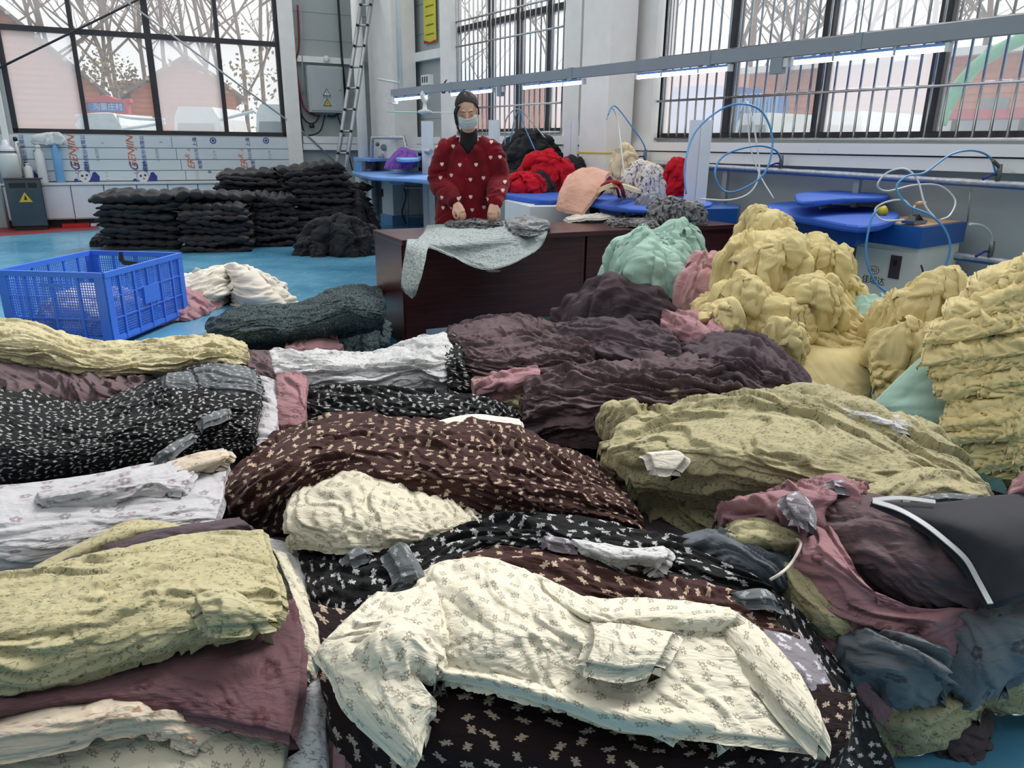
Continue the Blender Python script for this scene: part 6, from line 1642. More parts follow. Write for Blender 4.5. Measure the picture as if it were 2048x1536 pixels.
cloth('printed_garment', 'brown teddy-print fold at the left end of the centre pile, hanging towards the grey cloth', G, M['brown_bear'],
      [[(470, 930, .39), (560, 880, .44), (640, 850, .46), (740, 850, .46)],
       [(445, 970, .38), (530, 930, .45), (630, 905, .48), (710, 905, .49)],
       [(430, 1020, .34), (520, 990, .41), (600, 960, .45), (670, 945, .46)],
       [(440, 1060, .26), (520, 1050, .32), (580, 1030, .36), (640, 1000, .39)]],
      amp=.013, wl=.05, ang=D(-35), stretch=6, edge=.006, res=.005, style='mix', drop=.06)
cloth('cream_garment', 'smaller cream teddy-print garment bunched below the brown centre pile', G, M['cream_bear_dk'],
      [[(640, 935, .42), (720, 940, .455), (810, 965, .445), (900, 990, .42), (975, 1035, .40)],
       [(590, 980, .42), (690, 985, .47), (790, 1005, .465), (890, 1025, .44), (970, 1045, .405)],
       [(570, 1040, .41), (680, 1040, .46), (780, 1050, .455), (880, 1060, .43), (950, 1060, .40)],
       [(585, 1085, .38), (690, 1095, .42), (780, 1088, .42), (860, 1080, .41), (910, 1072, .39)]],
      amp=.02, wl=.06, ang=D(60), stretch=4, edge=.004, res=.004, style='ridge', drop=.03, warp=1.6)
# ---- left front
cloth('printed_cloth', 'flat cream teddy-print cloth at the very bottom left corner', 'cloth', M['cream_bear_dk'],
      [[(-80, 1430, .28), (200, 1420, .29), (400, 1410, .30), (590, 1420, .30)],
       [(-80, 1520, .275), (200, 1500, .285), (400, 1490, .29), (575, 1490, .29)],
       [(-80, 1720, .2), (200, 1720, .2), (400, 1720, .2), (545, 1720, .2)]], amp=.003, wl=.1, edge=.004, res=.007, style='ridge')
cloth('beige_garment', 'beige crinkled garment with brownish marks at the bottom left, below the mauve cloth', G, M['beige_sprig'],
      [[(-80, 1425, .30), (120, 1385, .325), (250, 1370, .33), (350, 1385, .325), (435, 1425, .31)],
       [(-80, 1470, .325), (120, 1440, .35), (250, 1420, .355), (340, 1430, .34), (440, 1450, .31)],
       [(-80, 1520, .30), (120, 1490, .32), (250, 1462, .325), (330, 1470, .315), (400, 1492, .30)]], amp=.009, wl=.06, ang=D(-8), stretch=5, edge=.004, res=.005, style='mix', drop=.03)
cloth('flower_cloth', 'mauve flower-print cloth with a stitched seam hanging out below the yellow-green one at left', 'cloth', M['mauve_flower'],
      [[(-80, 1370, .33), (200, 1330, .35), (420, 1262, .37), (590, 1195, .385)],
       [(-80, 1410, .35), (200, 1365, .365), (400, 1325, .375), (603, 1280, .375)],
       [(-80, 1435, .35), (190, 1392, .36), (400, 1385, .36), (603, 1370, .355)],
       [(-80, 1455, .32), (150, 1415, .34), (400, 1432, .34), (584, 1470, .33)]], amp=.008, wl=.06, ang=D(12), stretch=5, edge=.004, res=.005, style='ridge', drop=.03)
cloth('printed_cloth', 'white sprig-print strip running down beside the mauve and pink cloths', 'cloth', M['white_sprig'],
      [[(530, 1075, .345), (565, 1080, .35), (600, 1100, .34)],
       [(560, 1200, .34), (605, 1200, .35), (640, 1220, .33)],
       [(600, 1330, .32), (635, 1330, .33), (662, 1340, .31)],
       [(565, 1460, .29), (615, 1470, .30), (655, 1480, .28)],
       [(560, 1680, .18), (600, 1680, .2), (650, 1680, .18)]], amp=.005, wl=.05, ang=D(85), edge=.006, res=.005, style='mix')
cloth('printed_cloth', 'narrow cream teddy-print strip right of the yellow-green cloth', 'cloth', M['cream_bear_dk'],
      [[(540, 1095, .375), (575, 1105, .375)], [(575, 1170, .38), (615, 1190, .37)], [(600, 1260, .37), (642, 1280, .36)], [(588, 1330, .355), (622, 1345, .345)]],
      amp=.004, wl=.05, ang=D(85), edge=.004, res=.005, drop=.03)
cloth('flower_cloth', 'narrow dusty pink strip at the bottom, left of the dark teddy-print cloth', 'cloth', M['pink_flower'],
      [[(655, 1340, .33), (700, 1350, .33)], [(664, 1440, .30), (694, 1450, .30)], [(664, 1680, .15), (696, 1680, .15)]], amp=.004, wl=.05, ang=D(85), edge=.004, res=.006, drop=.03)
cloth('printed_cloth', 'pale grey flower-print cloth spread along the left side below the black one', 'cloth', M['grey_flower'],
      [[(-80, 975, .31), (120, 958, .35), (300, 925, .38), (450, 895, .38)],
       [(-80, 1010, .365), (120, 985, .40), (300, 960, .42), (457, 935, .405)],
       [(-80, 1060, .37), (120, 1040, .40), (290, 1010, .41), (447, 985, .40)],
       [(-80, 1100, .355), (110, 1085, .38), (280, 1045, .39), (435, 1035, .385)],
       [(-80, 1140, .32), (110, 1122, .34), (270, 1075, .36), (430, 1062, .36)]], amp=.010, wl=.08, ang=D(-20), stretch=4, edge=.005, res=.005, style='ridge')
cloth('grey_sleeve', 'light grey crumpled sleeve lying along the top of the pale grey cloth', 'sleeve', M['grey_flower'],
      [[(70, 985, .40), (180, 960, .425), (300, 930, .43), (400, 915, .425)], [(80, 1000, .42), (190, 985, .44), (300, 960, .45), (390, 950, .435)],
       [(120, 1015, .405), (200, 1005, .42), (300, 985, .43), (370, 985, .42)]], amp=.010, wl=.05, ang=D(-5), edge=.006, res=.005, drop=.03)
cloth('cream_garment', 'cream collar of a garment folded up at the edge of the black teddy-print cloth', G, M['beige_sprig'],
      [[(330, 925, .425), (400, 905, .44), (452, 898, .435)], [(330, 938, .43), (400, 925, .45), (458, 912, .445)], [(310, 955, .42), (380, 942, .43), (440, 930, .43)]], amp=.008, wl=.04, edge=.004, res=.004, drop=.02)
cloth('sprig_cloth', 'short yellow-green fold showing above the dark mauve strip at left', 'cloth', M['lime'],
      [[(60, 1135, .355), (190, 1070, .39), (270, 1038, .405), (350, 1045, .39)], [(70, 1146, .36), (200, 1085, .40), (290, 1055, .41), (370, 1060, .39)], [(90, 1165, .33), (210, 1115, .36), (300, 1085, .37), (370, 1080, .36)]],
      amp=.008, wl=.05, ang=D(0), edge=.004, res=.005, drop=.03)
cloth('mauve_cloth', 'dark mauve strip between the two yellow-green cloths at left', 'cloth', M['mauve_d'],
      [[(120, 1115, .365), (260, 1072, .395), (380, 1048, .41), (480, 1034, .39)], [(120, 1130, .37), (260, 1092, .40), (380, 1066, .412), (500, 1048, .39)], [(120, 1160, .33), (260, 1130, .365), (380, 1095, .375), (510, 1072, .35)]],
      amp=.006, wl=.05, ang=D(0), stretch=7, edge=.004, res=.005, drop=.03)
cloth('sprig_garment', 'large yellow-green sprig-print garment in the bottom left, laid in long ridges', G, M['lime'],
      [[(-80, 1150, .35), (80, 1130, .37), (230, 1095, .395), (380, 1068, .41), (530, 1056, .42)],
       [(-80, 1195, .40), (90, 1180, .43), (240, 1145, .445), (390, 1110, .455), (540, 1105, .45)],
       [(-80, 1260, .415), (90, 1240, .45), (250, 1210, .46), (400, 1180, .465), (562, 1175, .45)],
       [(-80, 1330, .40), (90, 1310, .43), (250, 1280, .44), (400, 1250, .445), (562, 1222, .435)],
       [(-80, 1400, .345), (90, 1378, .36), (250, 1330, .38), (390, 1290, .395), (535, 1255, .41)]],
      amp=.013, wl=.065, ang=D(3), stretch=9, edge=.004, res=.0045, style='mix', drop=.03, warp=.9)
cloth('cuff', 'folded yellow-green cuff at the hem of the large yellow-green garment', 'cuff', M['lime_bright'],
      [[(390, 1190, .475), (440, 1172, .48), (470, 1180, .475)], [(400, 1220, .475), (460, 1210, .485), (520, 1215, .47)], [(420, 1250, .455), (470, 1248, .46), (540, 1240, .45)]], amp=.008, wl=.04, ang=D(30), edge=.003, res=.004, drop=.02)
# black heap at left and what lies on it
cloth('mauve_cloth', 'brown-mauve gathered cloth between the yellow roll and the black teddy-print heap at left', 'cloth', M['brown_ch'],
      [[(-80, 690, .26), (80, 720, .27), (200, 745, .27), (320, 740, .28)], [(-80, 750, .31), (80, 770, .31), (170, 785, .31), (280, 775, .31)], [(-80, 850, .22), (80, 850, .2), (180, 860, .2), (300, 830, .2)]],
      amp=.022, wl=.08, ang=D(70), stretch=4, edge=.01, res=.007)
cloth('printed_garment', 'large black teddy-print garment heaped at the left side', G, M['black_bear_s'],
      [[(-80, 730, .22), (60, 765, .26), (170, 800, .27), (280, 770, .33), (400, 728, .38), (510, 735, .38)],
       [(-80, 790, .31), (60, 812, .34), (180, 825, .36), (300, 790, .42), (400, 758, .44), (525, 765, .42)],
       [(-80, 850, .35), (60, 865, .38), (180, 865, .41), (300, 835, .44), (410, 810, .45), (520, 805, .43)],
       [(-80, 910, .35), (60, 915, .38), (180, 905, .40), (300, 880, .42), (410, 860, .42), (512, 850, .41)],
       [(-80, 955, .29), (60, 958, .31), (180, 948, .33), (300, 928, .35), (410, 908, .36), (508, 892, .36)]],
      amp=.016, wl=.055, ang=D(14), stretch=6, edge=.006, res=.006, style='ridge', big=.012)
for k, (rows, lab) in enumerate((
    ([[(385, 735, .455), (440, 726, .47), (500, 735, .455)], [(390, 755, .465), (450, 752, .48), (512, 760, .46)], [(400, 778, .45), (450, 778, .46), (515, 785, .44)]], 'grey see-through scrap bunched on the far edge of the black heap'),
    ([[(330, 745, .45), (385, 742, .465)], [(330, 765, .46), (395, 770, .465)], [(335, 785, .45), (400, 785, .455)]], 'small grey see-through scrap left of the bigger one on the black heap'),
    ([[(400, 835, .455), (430, 822, .46), (455, 815, .455)], [(400, 850, .455), (435, 838, .46), (460, 828, .45)]], 'short shiny grey scrap on the right part of the black heap'),
    ([[(310, 905, .425), (345, 885, .44), (385, 862, .445)], [(318, 915, .42), (350, 900, .435), (388, 872, .44)]], 'slanting narrow grey scrap on the lower right of the black heap'))):
    cloth('scrap', lab, 'scrap', M['grey_bear'], rows, amp=.008, wl=.05, edge=.006, res=.006, drop=.02, warp=1.6)
cloth('sprig_roll', 'long pale yellow sprig-print roll of cloth lying in front of the blue crate', 'cloth', M['lime_pale'],
      [[(-80, 655, .15), (60, 665, .15), (190, 695, .12), (330, 684, .14), (430, 684, .14), (492, 700, .12)],
       [(-80, 640, .33), (60, 648, .36), (190, 690, .31), (330, 680, .33), (430, 676, .34), (494, 692, .29)],
       [(-80, 675, .36), (60, 685, .39), (190, 716, .35), (330, 708, .36), (430, 702, .36), (500, 714, .31)],
       [(-80, 700, .31), (70, 725, .32), (200, 748, .31), (330, 738, .33), (430, 722, .34), (503, 735, .29)],
       [(-80, 715, .2), (80, 745, .2), (200, 768, .2), (330, 758, .2), (430, 745, .22), (500, 752, .2)]],
      amp=.016, wl=.06, ang=D(0), stretch=8, edge=.006, res=.007, style='mix', drop=.05)
cloth('flower_cloth', 'dusty pink flower-print strip standing up right of the black heap', 'cloth', M['pink_flower'],
      [[(550, 745, .38), (585, 742, .40), (615, 752, .38)], [(552, 790, .38), (600, 795, .395), (612, 800, .38)], [(545, 850, .33), (580, 850, .34), (612, 850, .33)]], amp=.008, wl=.05, ang=D(80), edge=.004, res=.006, drop=.05)
cloth('flower_cloth', 'pale grey flower-print strip folded beside the pink one', 'cloth', M['grey_flower'],
      [[(508, 750, .36), (530, 752, .37), (556, 760, .36)], [(515, 800, .365), (535, 800, .38), (558, 810, .36)], [(500, 870, .34), (520, 870, .35), (550, 870, .34)], [(480, 930, .3), (505, 920, .31), (530, 900, .3)]], amp=.007, wl=.05, ang=D(10), edge=.004, res=.006, drop=.05)
cloth('mauve_cloth', 'brown-mauve corner of cloth between the yellow roll and the white printed heap', 'cloth', M['brown_ch'],
      [[(490, 700, .28), (545, 700, .29)], [(495, 730, .32), (548, 735, .32)], [(500, 775, .26), (570, 775, .26)]], amp=.012, wl=.05, ang=D(60), edge=.004, res=.007, drop=.1)
cloth('printed_garment', 'white sprig-print garment heaped in front of the desk', G, M['white_sprig'],
      [[(535, 712, .16), (640, 715, .17), (740, 722, .17), (830, 700, .2), (895, 685, .22)],
       [(535, 705, .27), (640, 702, .30), (740, 706, .31), (830, 684, .35), (895, 668, .36)],
       [(538, 730, .31), (640, 725, .35), (740, 735, .35), (840, 712, .39), (908, 700, .38)],
       [(560, 758, .30), (660, 752, .33), (760, 757, .33), (840, 742, .36), (905, 740, .35)],
       [(600, 790, .22), (680, 788, .26), (780, 788, .27), (850, 780, .28), (905, 778, .28)]], amp=.02, wl=.07, ang=D(5), stretch=4, edge=.008, res=.007, style='mix', warp=1.5)
cloth('printed_garment', 'black teddy-print garment in slanting pleats above the brown centre pile', G, M['black_bear'],
      [[(590, 780, .27), (700, 776, .30), (820, 782, .32), (950, 795, .30), (1025, 815, .28)],
       [(592, 795, .33), (710, 786, .38), (830, 792, .40), (955, 804, .38), (1042, 830, .32)],
       [(602, 830, .33), (720, 820, .38), (840, 828, .41), (960, 835, .38), (1055, 855, .31)],
       [(600, 880, .26), (720, 880, .3), (840, 880, .3), (960, 880, .3), (1070, 895, .25)]], amp=.016, wl=.05, ang=D(30), stretch=7, edge=.006, res=.006, style='mix')
cloth('hem_strip', 'narrow cream hem between the black pleated garment and the brown centre pile', 'hem', M['cream'],
      [[(870, 842, .43), (950, 828, .43), (1040, 838, .39)], [(870, 856, .44), (950, 842, .44), (1045, 850, .39)]], amp=.004, wl=.05, edge=.003, res=.006, drop=.03)

for lab, rows in (('grey see-through scrap standing on the black band behind the cream garment', [[(775, 1100, .44), (800, 1080, .46)], [(800, 1150, .43), (835, 1140, .44)], [(790, 1165, .42), (830, 1165, .42)]]),
                  ('small grey scrap left of the standing one on the black band', [[(690, 1105, .42), (720, 1090, .43)], [(700, 1120, .42), (735, 1105, .43)]]),
                  ('grey see-through scrap between the brown and black cloths at the right', [[(1465, 1185, .42), (1520, 1175, .43), (1550, 1190, .42)], [(1480, 1200, .42), (1530, 1198, .43), (1555, 1205, .41)]]),
                  ('pale scrap lying along the black band, left of the white sleeve', [[(1085, 1070, .45), (1140, 1078, .46)], [(1090, 1080, .455), (1150, 1092, .46)]])):
    cloth('scrap', lab, 'scrap', M['lilac_bear'] if 'pale' in lab else M['grey_bear'], rows, amp=.006, wl=.05, edge=.003, res=.005, drop=.02, warp=1.6)
# ---- brown-mauve heaps in the middle
BR = 'brown-mauve garment heaps'
cloth('mauve_garment', 'brown-mauve chiffon garment crumpled right beside the white printed heap', G, M['brown_ch'],
      [[(890, 672, .16), (980, 655, .2), (1080, 660, .22), (1175, 668, .22)],
       [(895, 662, .28), (980, 638, .35), (1080, 645, .37), (1175, 655, .37)],
       [(898, 695, .34), (985, 680, .40), (1080, 680, .42), (1185, 690, .42)],
       [(905, 735, .33), (985, 730, .38), (1090, 722, .41), (1195, 720, .42)],
       [(908, 785, .22), (985, 795, .26), (1060, 768, .32), (1150, 755, .34)]], amp=.028, wl=.075, ang=D(25), stretch=3, edge=.01, res=.006, warp=1.6)
cloth('printed_cloth', 'narrow black print cloth pinched between the white and the brown-mauve heaps', 'cloth', M['black_bear_s'],
      [[(880, 672, .35), (915, 668, .36)], [(888, 715, .38), (930, 720, .38)], [(895, 775, .31), (945, 780, .30)]], amp=.02, wl=.05, ang=D(80), edge=.006, res=.006, drop=.1)
dome('mauve_garment', 'dark mauve garment mounded against the desk front', G, M['mauve_d'], Zp(1240, 690, .2) + Vector((.04, .06, 0)), (.42, .26), .36, amp=.03, wl=.1, ang=D(25), warp=1.5, stretch=3, res=.008, rz=-.3)
cloth('mauve_garment', 'smooth mauve garment sloping down from the desk-side mound', G, M['mauve_d'],
      [[(1080, 660, .30), (1150, 640, .38), (1250, 640, .44), (1340, 660, .44)], [(1090, 680, .36), (1160, 665, .44), (1260, 670, .50), (1360, 690, .48)], [(1120, 720, .36), (1190, 710, .42), (1280, 715, .46), (1370, 725, .45)], [(1150, 770, .28), (1220, 770, .34), (1290, 770, .36), (1380, 770, .36)]],
      amp=.024, wl=.08, ang=D(20), stretch=3, edge=.008, res=.007, warp=1.4)
cloth('pink_garment', 'pink crumpled garment sticking out below the brown-mauve heap', G, M['pink'],
      [[(940, 755, .33), (1000, 740, .37), (1080, 733, .40)], [(945, 775, .34), (1010, 765, .38), (1085, 750, .41)], [(955, 800, .28), (1015, 800, .30), (1075, 775, .34)]], amp=.018, wl=.05, ang=D(0), edge=.006, res=.006, warp=1.6, drop=.06)
cloth('sprig_garment', 'yellow-green print garment low between the pleated black and brown-mauve heaps', G, M['lime'],
      [[(985, 785, .28), (1040, 775, .32), (1080, 790, .32)], [(1000, 810, .28), (1050, 805, .31), (1090, 820, .30)], [(1020, 850, .2), (1080, 870, .2), (1150, 890, .2)], [(1060, 890, .12), (1130, 920, .12), (1220, 940, .12)]], amp=.022, wl=.05, ang=D(10), edge=.006, res=.007, warp=1.6, drop=.06)
cloth('mauve_garment', 'brown-mauve garment stack edge facing left, above the brown teddy-print pile', G, M['mauve_d'],
      [[(1035, 785, .40), (1120, 765, .45), (1250, 780, .47)], [(1045, 820, .34), (1150, 825, .39), (1245, 830, .41)], [(1085, 865, .24), (1170, 880, .27), (1250, 870, .29)], [(1140, 910, .12), (1200, 930, .12), (1260, 920, .14)]],
      amp=.02, wl=.05, ang=D(10), edge=.01, res=.006, layers=(.05, .02, .1), warp=1.6)
cloth('mauve_garment', 'widest brown-mauve chiffon heap in the middle of the pile', G, M['brown_ch'],
      [[(1060, 760, .30), (1200, 730, .34), (1340, 715, .36), (1470, 700, .36), (1570, 740, .32), (1640, 800, .28)],
       [(1050, 768, .38), (1180, 735, .46), (1320, 722, .50), (1450, 720, .51), (1560, 765, .46), (1640, 825, .35)],
       [(1045, 795, .39), (1175, 770, .47), (1320, 760, .51), (1440, 765, .51), (1550, 795, .46), (1640, 840, .34)],
       [(1045, 825, .36), (1170, 820, .42), (1320, 815, .45), (1440, 815, .45), (1540, 830, .42), (1640, 860, .31)],
       [(1040, 870, .28), (1170, 880, .32), (1330, 880, .32), (1450, 870, .34), (1540, 870, .32), (1640, 890, .26)]],
      amp=.030, wl=.07, ang=D(18), stretch=2.8, edge=.008, res=.006, warp=1.5)
cloth('mauve_garment', 'dark mauve glossy garment heaped just left of the big smooth yellow cloth', G, M['mauve_d'],
      [[(1360, 715, .38), (1430, 690, .42), (1500, 690, .42), (1560, 720, .4), (1620, 780, .34)],
       [(1355, 705, .45), (1430, 676, .52), (1500, 670, .54), (1560, 705, .50), (1630, 785, .38)],
       [(1370, 735, .48), (1450, 720, .55), (1520, 720, .56), (1580, 755, .50), (1640, 820, .38)],
       [(1380, 770, .46), (1460, 770, .51), (1530, 775, .51), (1590, 800, .46), (1640, 840, .36)],
       [(1390, 810, .40), (1470, 815, .43), (1540, 820, .43), (1590, 835, .40), (1640, 860, .3)]],
      amp=.028, wl=.075, ang=D(25), stretch=2.8, edge=.008, res=.006, warp=1.3)
# ---- yellow-green sprig heap on the right
cloth('sprig_garment', 'broad yellow-green sprig-print garment spread over the right-hand pile', G, M['lime'],
      [[(1300, 840, .34), (1400, 822, .38), (1500, 800, .40), (1620, 802, .40), (1760, 825, .38), (1850, 850, .36), (1900, 920, .3)],
       [(1270, 830, .46), (1390, 812, .51), (1500, 790, .53), (1630, 798, .53), (1770, 818, .51), (1860, 850, .46), (1925, 925, .38)],
       [(1230, 860, .46), (1370, 845, .52), (1500, 835, .54), (1640, 845, .53), (1770, 860, .51), (1865, 885, .47), (1950, 955, .38)],
       [(1215, 905, .45), (1350, 890, .51), (1480, 890, .53), (1630, 910, .51), (1770, 915, .49), (1880, 935, .45), (1980, 985, .37)],
       [(1260, 945, .41), (1360, 935, .46), (1480, 940, .48), (1620, 965, .46), (1770, 972, .44), (1890, 985, .41), (1990, 1005, .35)],
       [(1280, 1010, .30), (1370, 1000, .34), (1480, 1005, .36), (1600, 1025, .35), (1760, 1030, .34), (1880, 1020, .33), (1970, 1030, .3)]],
      amp=.024, wl=.075, ang=D(28), stretch=5, edge=.008, res=.0055, warp=1.5, big=.012)
cloth('sprig_garment', 'yellow-green print garment in flat folds at the right end of the sprig-print heap', G, M['lime'],
      [[(1700, 985, .46), (1790, 950, .48), (1880, 935, .47), (1940, 960, .43)], [(1680, 1005, .465), (1780, 975, .49), (1890, 960, .48), (1980, 990, .42)], [(1700, 1030, .44), (1790, 1010, .46), (1890, 1000, .45), (1990, 1015, .39)]],
      amp=.014, wl=.08, ang=D(-15), stretch=3, edge=.005, res=.006, drop=.04)
cloth('sprig_garment', 'yellow-green garments folded in layers on the front-left face of the sprig-print heap', G, M['lime'],
      [[(1195, 880, .44), (1320, 872, .50), (1440, 890, .50), (1560, 925, .475)], [(1205, 925, .38), (1320, 920, .44), (1440, 935, .45), (1560, 965, .43)],
       [(1250, 985, .29), (1330, 985, .34), (1440, 1000, .35), (1560, 1015, .35)], [(1315, 1075, .2), (1390, 1080, .23), (1460, 1080, .24), (1560, 1060, .25)], [(1340, 1150, .1), (1400, 1150, .1), (1470, 1150, .1), (1560, 1120, .12)]],
      amp=.022, wl=.07, ang=D(20), stretch=3, edge=.01, res=.0055, layers=(.065, .02, .05), warp=1.8)
for i, (px, py, w, h, lab) in enumerate(((1255, 890, 120, .12, 'rolled yellow-green bunch at the left tip of the sprig-print heap'), (1330, 860, 130, .12, 'curled yellow-green collar bunch on top of the sprig-print heap, left end'), (1400, 975, 170, .13, 'yellow-green bunch halfway down the front of the sprig-print heap'))):
    domep('sprig_garment', lab, G, M['lime'], px, py, w, .36, h, amp=.022, wl=.05, warp=2.2, stretch=3, res=.005, ry=.09)
cloth('white_scrap', 'white reverse of a garment showing on the yellow-green heap near its left bunch', 'scrap', M['cream'],
      [[(1290, 905, .50), (1350, 900, .51)], [(1300, 912, .50), (1370, 912, .505)], [(1310, 935, .48), (1350, 938, .48)]], amp=.006, wl=.04, edge=.003, res=.005, drop=.02)
cloth('white_scrap', 'white crinkled lining at the back of the yellow-green heap, below the mint cloth', 'scrap', M['white_sprig'],
      [[(1590, 810, .50), (1680, 815, .50), (1750, 825, .50), (1830, 835, .48)], [(1600, 822, .52), (1690, 828, .53), (1760, 840, .53), (1845, 850, .49)], [(1700, 840, .51), (1760, 850, .52), (1800, 858, .52), (1840, 865, .48)]], amp=.012, wl=.05, edge=.004, res=.006, drop=.03)
# ---- bottom right pile
cloth('sprig_garment', 'yellow-green print garment folded at the foot of the right front pile, on the blue floor', G, M['lime'],
      [[(1720, 1400, .16), (1800, 1380, .19), (1880, 1370, .19), (1960, 1390, .15)], [(1750, 1440, .12), (1830, 1430, .16), (1900, 1420, .16), (1965, 1420, .11)], [(1780, 1490, .04), (1850, 1490, .07), (1900, 1470, .08), (1955, 1440, .04)], [(1790, 1510, .0), (1850, 1505, .0), (1910, 1490, .0), (1960, 1455, .0)]],
      amp=.010, wl=.06, ang=D(-15), edge=.005, res=.005, layers=(.045, .012, .1), warp=1.4)
cloth('sprig_garment', 'yellow-green print garment at the right frame edge, under the slate-blue one', G, M['lime'],
      [[(1930, 1320, .22), (2020, 1290, .24), (2120, 1280, .24)], [(1940, 1370, .17), (2020, 1360, .2), (2120, 1350, .2)], [(1960, 1410, .08), (2020, 1420, .08), (2120, 1410, .08)], [(1970, 1420, .0), (2030, 1432, .0), (2120, 1420, .0)]], amp=.010, wl=.06, ang=D(-5), edge=.005, res=.006, layers=(.04, .01, .1))
cloth('mauve_scrap', 'dark mauve scrap of cloth lying on the blue floor at the bottom right', 'scrap', M['mauve_d'],
      [[(1870, 1440, .05), (1930, 1420, .05), (1980, 1400, .03)], [(1880, 1470, .05), (1940, 1460, .06), (1980, 1450, .03)], [(1900, 1510, .01), (1940, 1510, .01), (1972, 1500, .01)]], amp=.006, wl=.05, edge=.005, res=.006, drop=.02)
cloth('flower_garment', 'dusty pink flower-print edge showing left of the slate-blue garments', G, M['pink_flower'],
      [[(1600, 1250, .30), (1680, 1270, .31)], [(1640, 1320, .26), (1720, 1330, .26)], [(1690, 1390, .19), (1770, 1400, .19)], [(1740, 1440, .11), (1810, 1440, .12)]], amp=.01, wl=.06, ang=D(70), edge=.005, res=.006, drop=.08)
cloth('flower_garment', 'slate-blue flower-print garment bunched below the pink drape', G, M['slate_flower'],
      [[(1670, 1255, .31), (1750, 1255, .35), (1850, 1280, .34), (1900, 1300, .3)], [(1680, 1305, .29), (1770, 1305, .33), (1865, 1325, .32), (1890, 1340, .28)], [(1710, 1360, .23), (1790, 1365, .27), (1875, 1370, .25), (1885, 1380, .22)], [(1760, 1425, .12), (1810, 1435, .14), (1860, 1420, .14), (1880, 1410, .12)]],
      amp=.02, wl=.07, ang=D(35), stretch=3, edge=.006, res=.005, warp=1.6)
cloth('flower_garment', 'slate-blue flower-print garment hanging at the right frame edge', G, M['slate_flower'],
      [[(1900, 1200, .36), (1990, 1190, .38), (2120, 1170, .38)], [(1900, 1260, .33), (1990, 1250, .36), (2120, 1230, .36)], [(1890, 1330, .25), (1980, 1330, .29), (2120, 1300, .3)], [(1900, 1390, .17), (1960, 1395, .2), (2010, 1360, .2)]], amp=.014, wl=.08, ang=D(60), edge=.006, res=.006, warp=1.3)
cloth('sprig_garment', 'yellow-green print drape with a cream cord, left of the pink drape', G, M['lime'],
      [[(1545, 1120, .38), (1590, 1125, .40), (1640, 1140, .39)], [(1570, 1170, .36), (1620, 1190, .38), (1680, 1210, .37)], [(1600, 1240, .31), (1650, 1250, .34), (1710, 1260, .33)], [(1650, 1295, .24), (1680, 1300, .25), (1730, 1295, .26)]], amp=.012, wl=.06, ang=D(60), edge=.005, res=.005, warp=1.4)
cloth('slate_garment', 'slate-grey chiffon garment in curved folds left of the yellow-green drape', G, M['slate'],
      [[(1340, 1080, .37), (1420, 1058, .41), (1500, 1075, .42), (1580, 1110, .39)], [(1360, 1100, .385), (1440, 1090, .42), (1520, 1110, .42), (1590, 1140, .38)], [(1400, 1130, .37), (1470, 1135, .39), (1530, 1150, .39), (1590, 1175, .35)], [(1420, 1180, .3), (1480, 1190, .3), (1540, 1200, .3), (1600, 1220, .28)]],
      amp=.016, wl=.045, ang=D(30), stretch=6, edge=.006, res=.0045, warp=1.3)
cloth('sprig_garment', 'small yellow-green bunch at the left end of the pink bunch', G, M['lime'],
      [[(1455, 1040, .42), (1530, 1035, .45), (1600, 1060, .43)], [(1455, 1075, .42), (1530, 1075, .45), (1600, 1085, .43)], [(1470, 1100, .38), (1530, 1100, .40), (1590, 1105, .39)]], amp=.014, wl=.055, ang=D(50), edge=.006, res=.0045, warp=1.6, drop=.03)
cloth('mauve_garment', 'brown-mauve chiffon garment crumpled under the black fabric bag', G, M['brown_ch'],
      [[(1600, 1010, .42), (1700, 990, .46), (1800, 995, .46), (1930, 1000, .46)], [(1630, 1045, .455), (1730, 1035, .50), (1840, 1045, .495), (1950, 1070, .46)], [(1670, 1100, .44), (1760, 1105, .475), (1860, 1120, .47), (1965, 1140, .44)], [(1740, 1160, .39), (1810, 1170, .42), (1890, 1180, .41), (1980, 1190, .39)], [(1800, 1230, .32), (1860, 1235, .33), (1930, 1235, .33), (1990, 1235, .32)]],
      amp=.015, wl=.075, ang=D(30), stretch=3, edge=.006, res=.005, warp=1.6)
cloth('flower_garment', 'dusty pink flower-print garment draped down the right front pile', G, M['pink_flower'],
      [[(1575, 1035, .42), (1625, 1035, .46), (1670, 1050, .47)], [(1592, 1090, .42), (1645, 1095, .455), (1700, 1110, .46)], [(1600, 1160, .38), (1675, 1165, .42), (1750, 1180, .42)], [(1650, 1225, .35), (1740, 1225, .375), (1850, 1215, .385)], [(1730, 1270, .31), (1830, 1265, .34), (1950, 1215, .37)], [(1830, 1310, .26), (1900, 1310, .28), (1985, 1260, .32)], [(1870, 1345, .19), (1930, 1335, .21), (1990, 1300, .25)]],
      amp=.016, wl=.06, ang=D(78), stretch=5, edge=.005, res=.0045, warp=1.4, drop=.04)
cloth('pink_garment', 'dusty pink garment bunched along the top of the right front pile', G, M['pink_flower'],
      [[(1425, 1020, .40), (1520, 990, .45), (1600, 960, .48), (1680, 950, .49), (1740, 985, .47)], [(1440, 1035, .42), (1540, 1010, .475), (1620, 985, .51), (1690, 975, .515), (1740, 1000, .485)], [(1480, 1055, .40), (1560, 1040, .45), (1630, 1020, .49), (1700, 1000, .495), (1745, 1015, .47)], [(1530, 1070, .36), (1590, 1065, .41), (1640, 1050, .45), (1690, 1030, .46), (1730, 1030, .44)]],
      amp=.026, wl=.055, ang=D(40), stretch=3, edge=.006, res=.0045, warp=2.2)
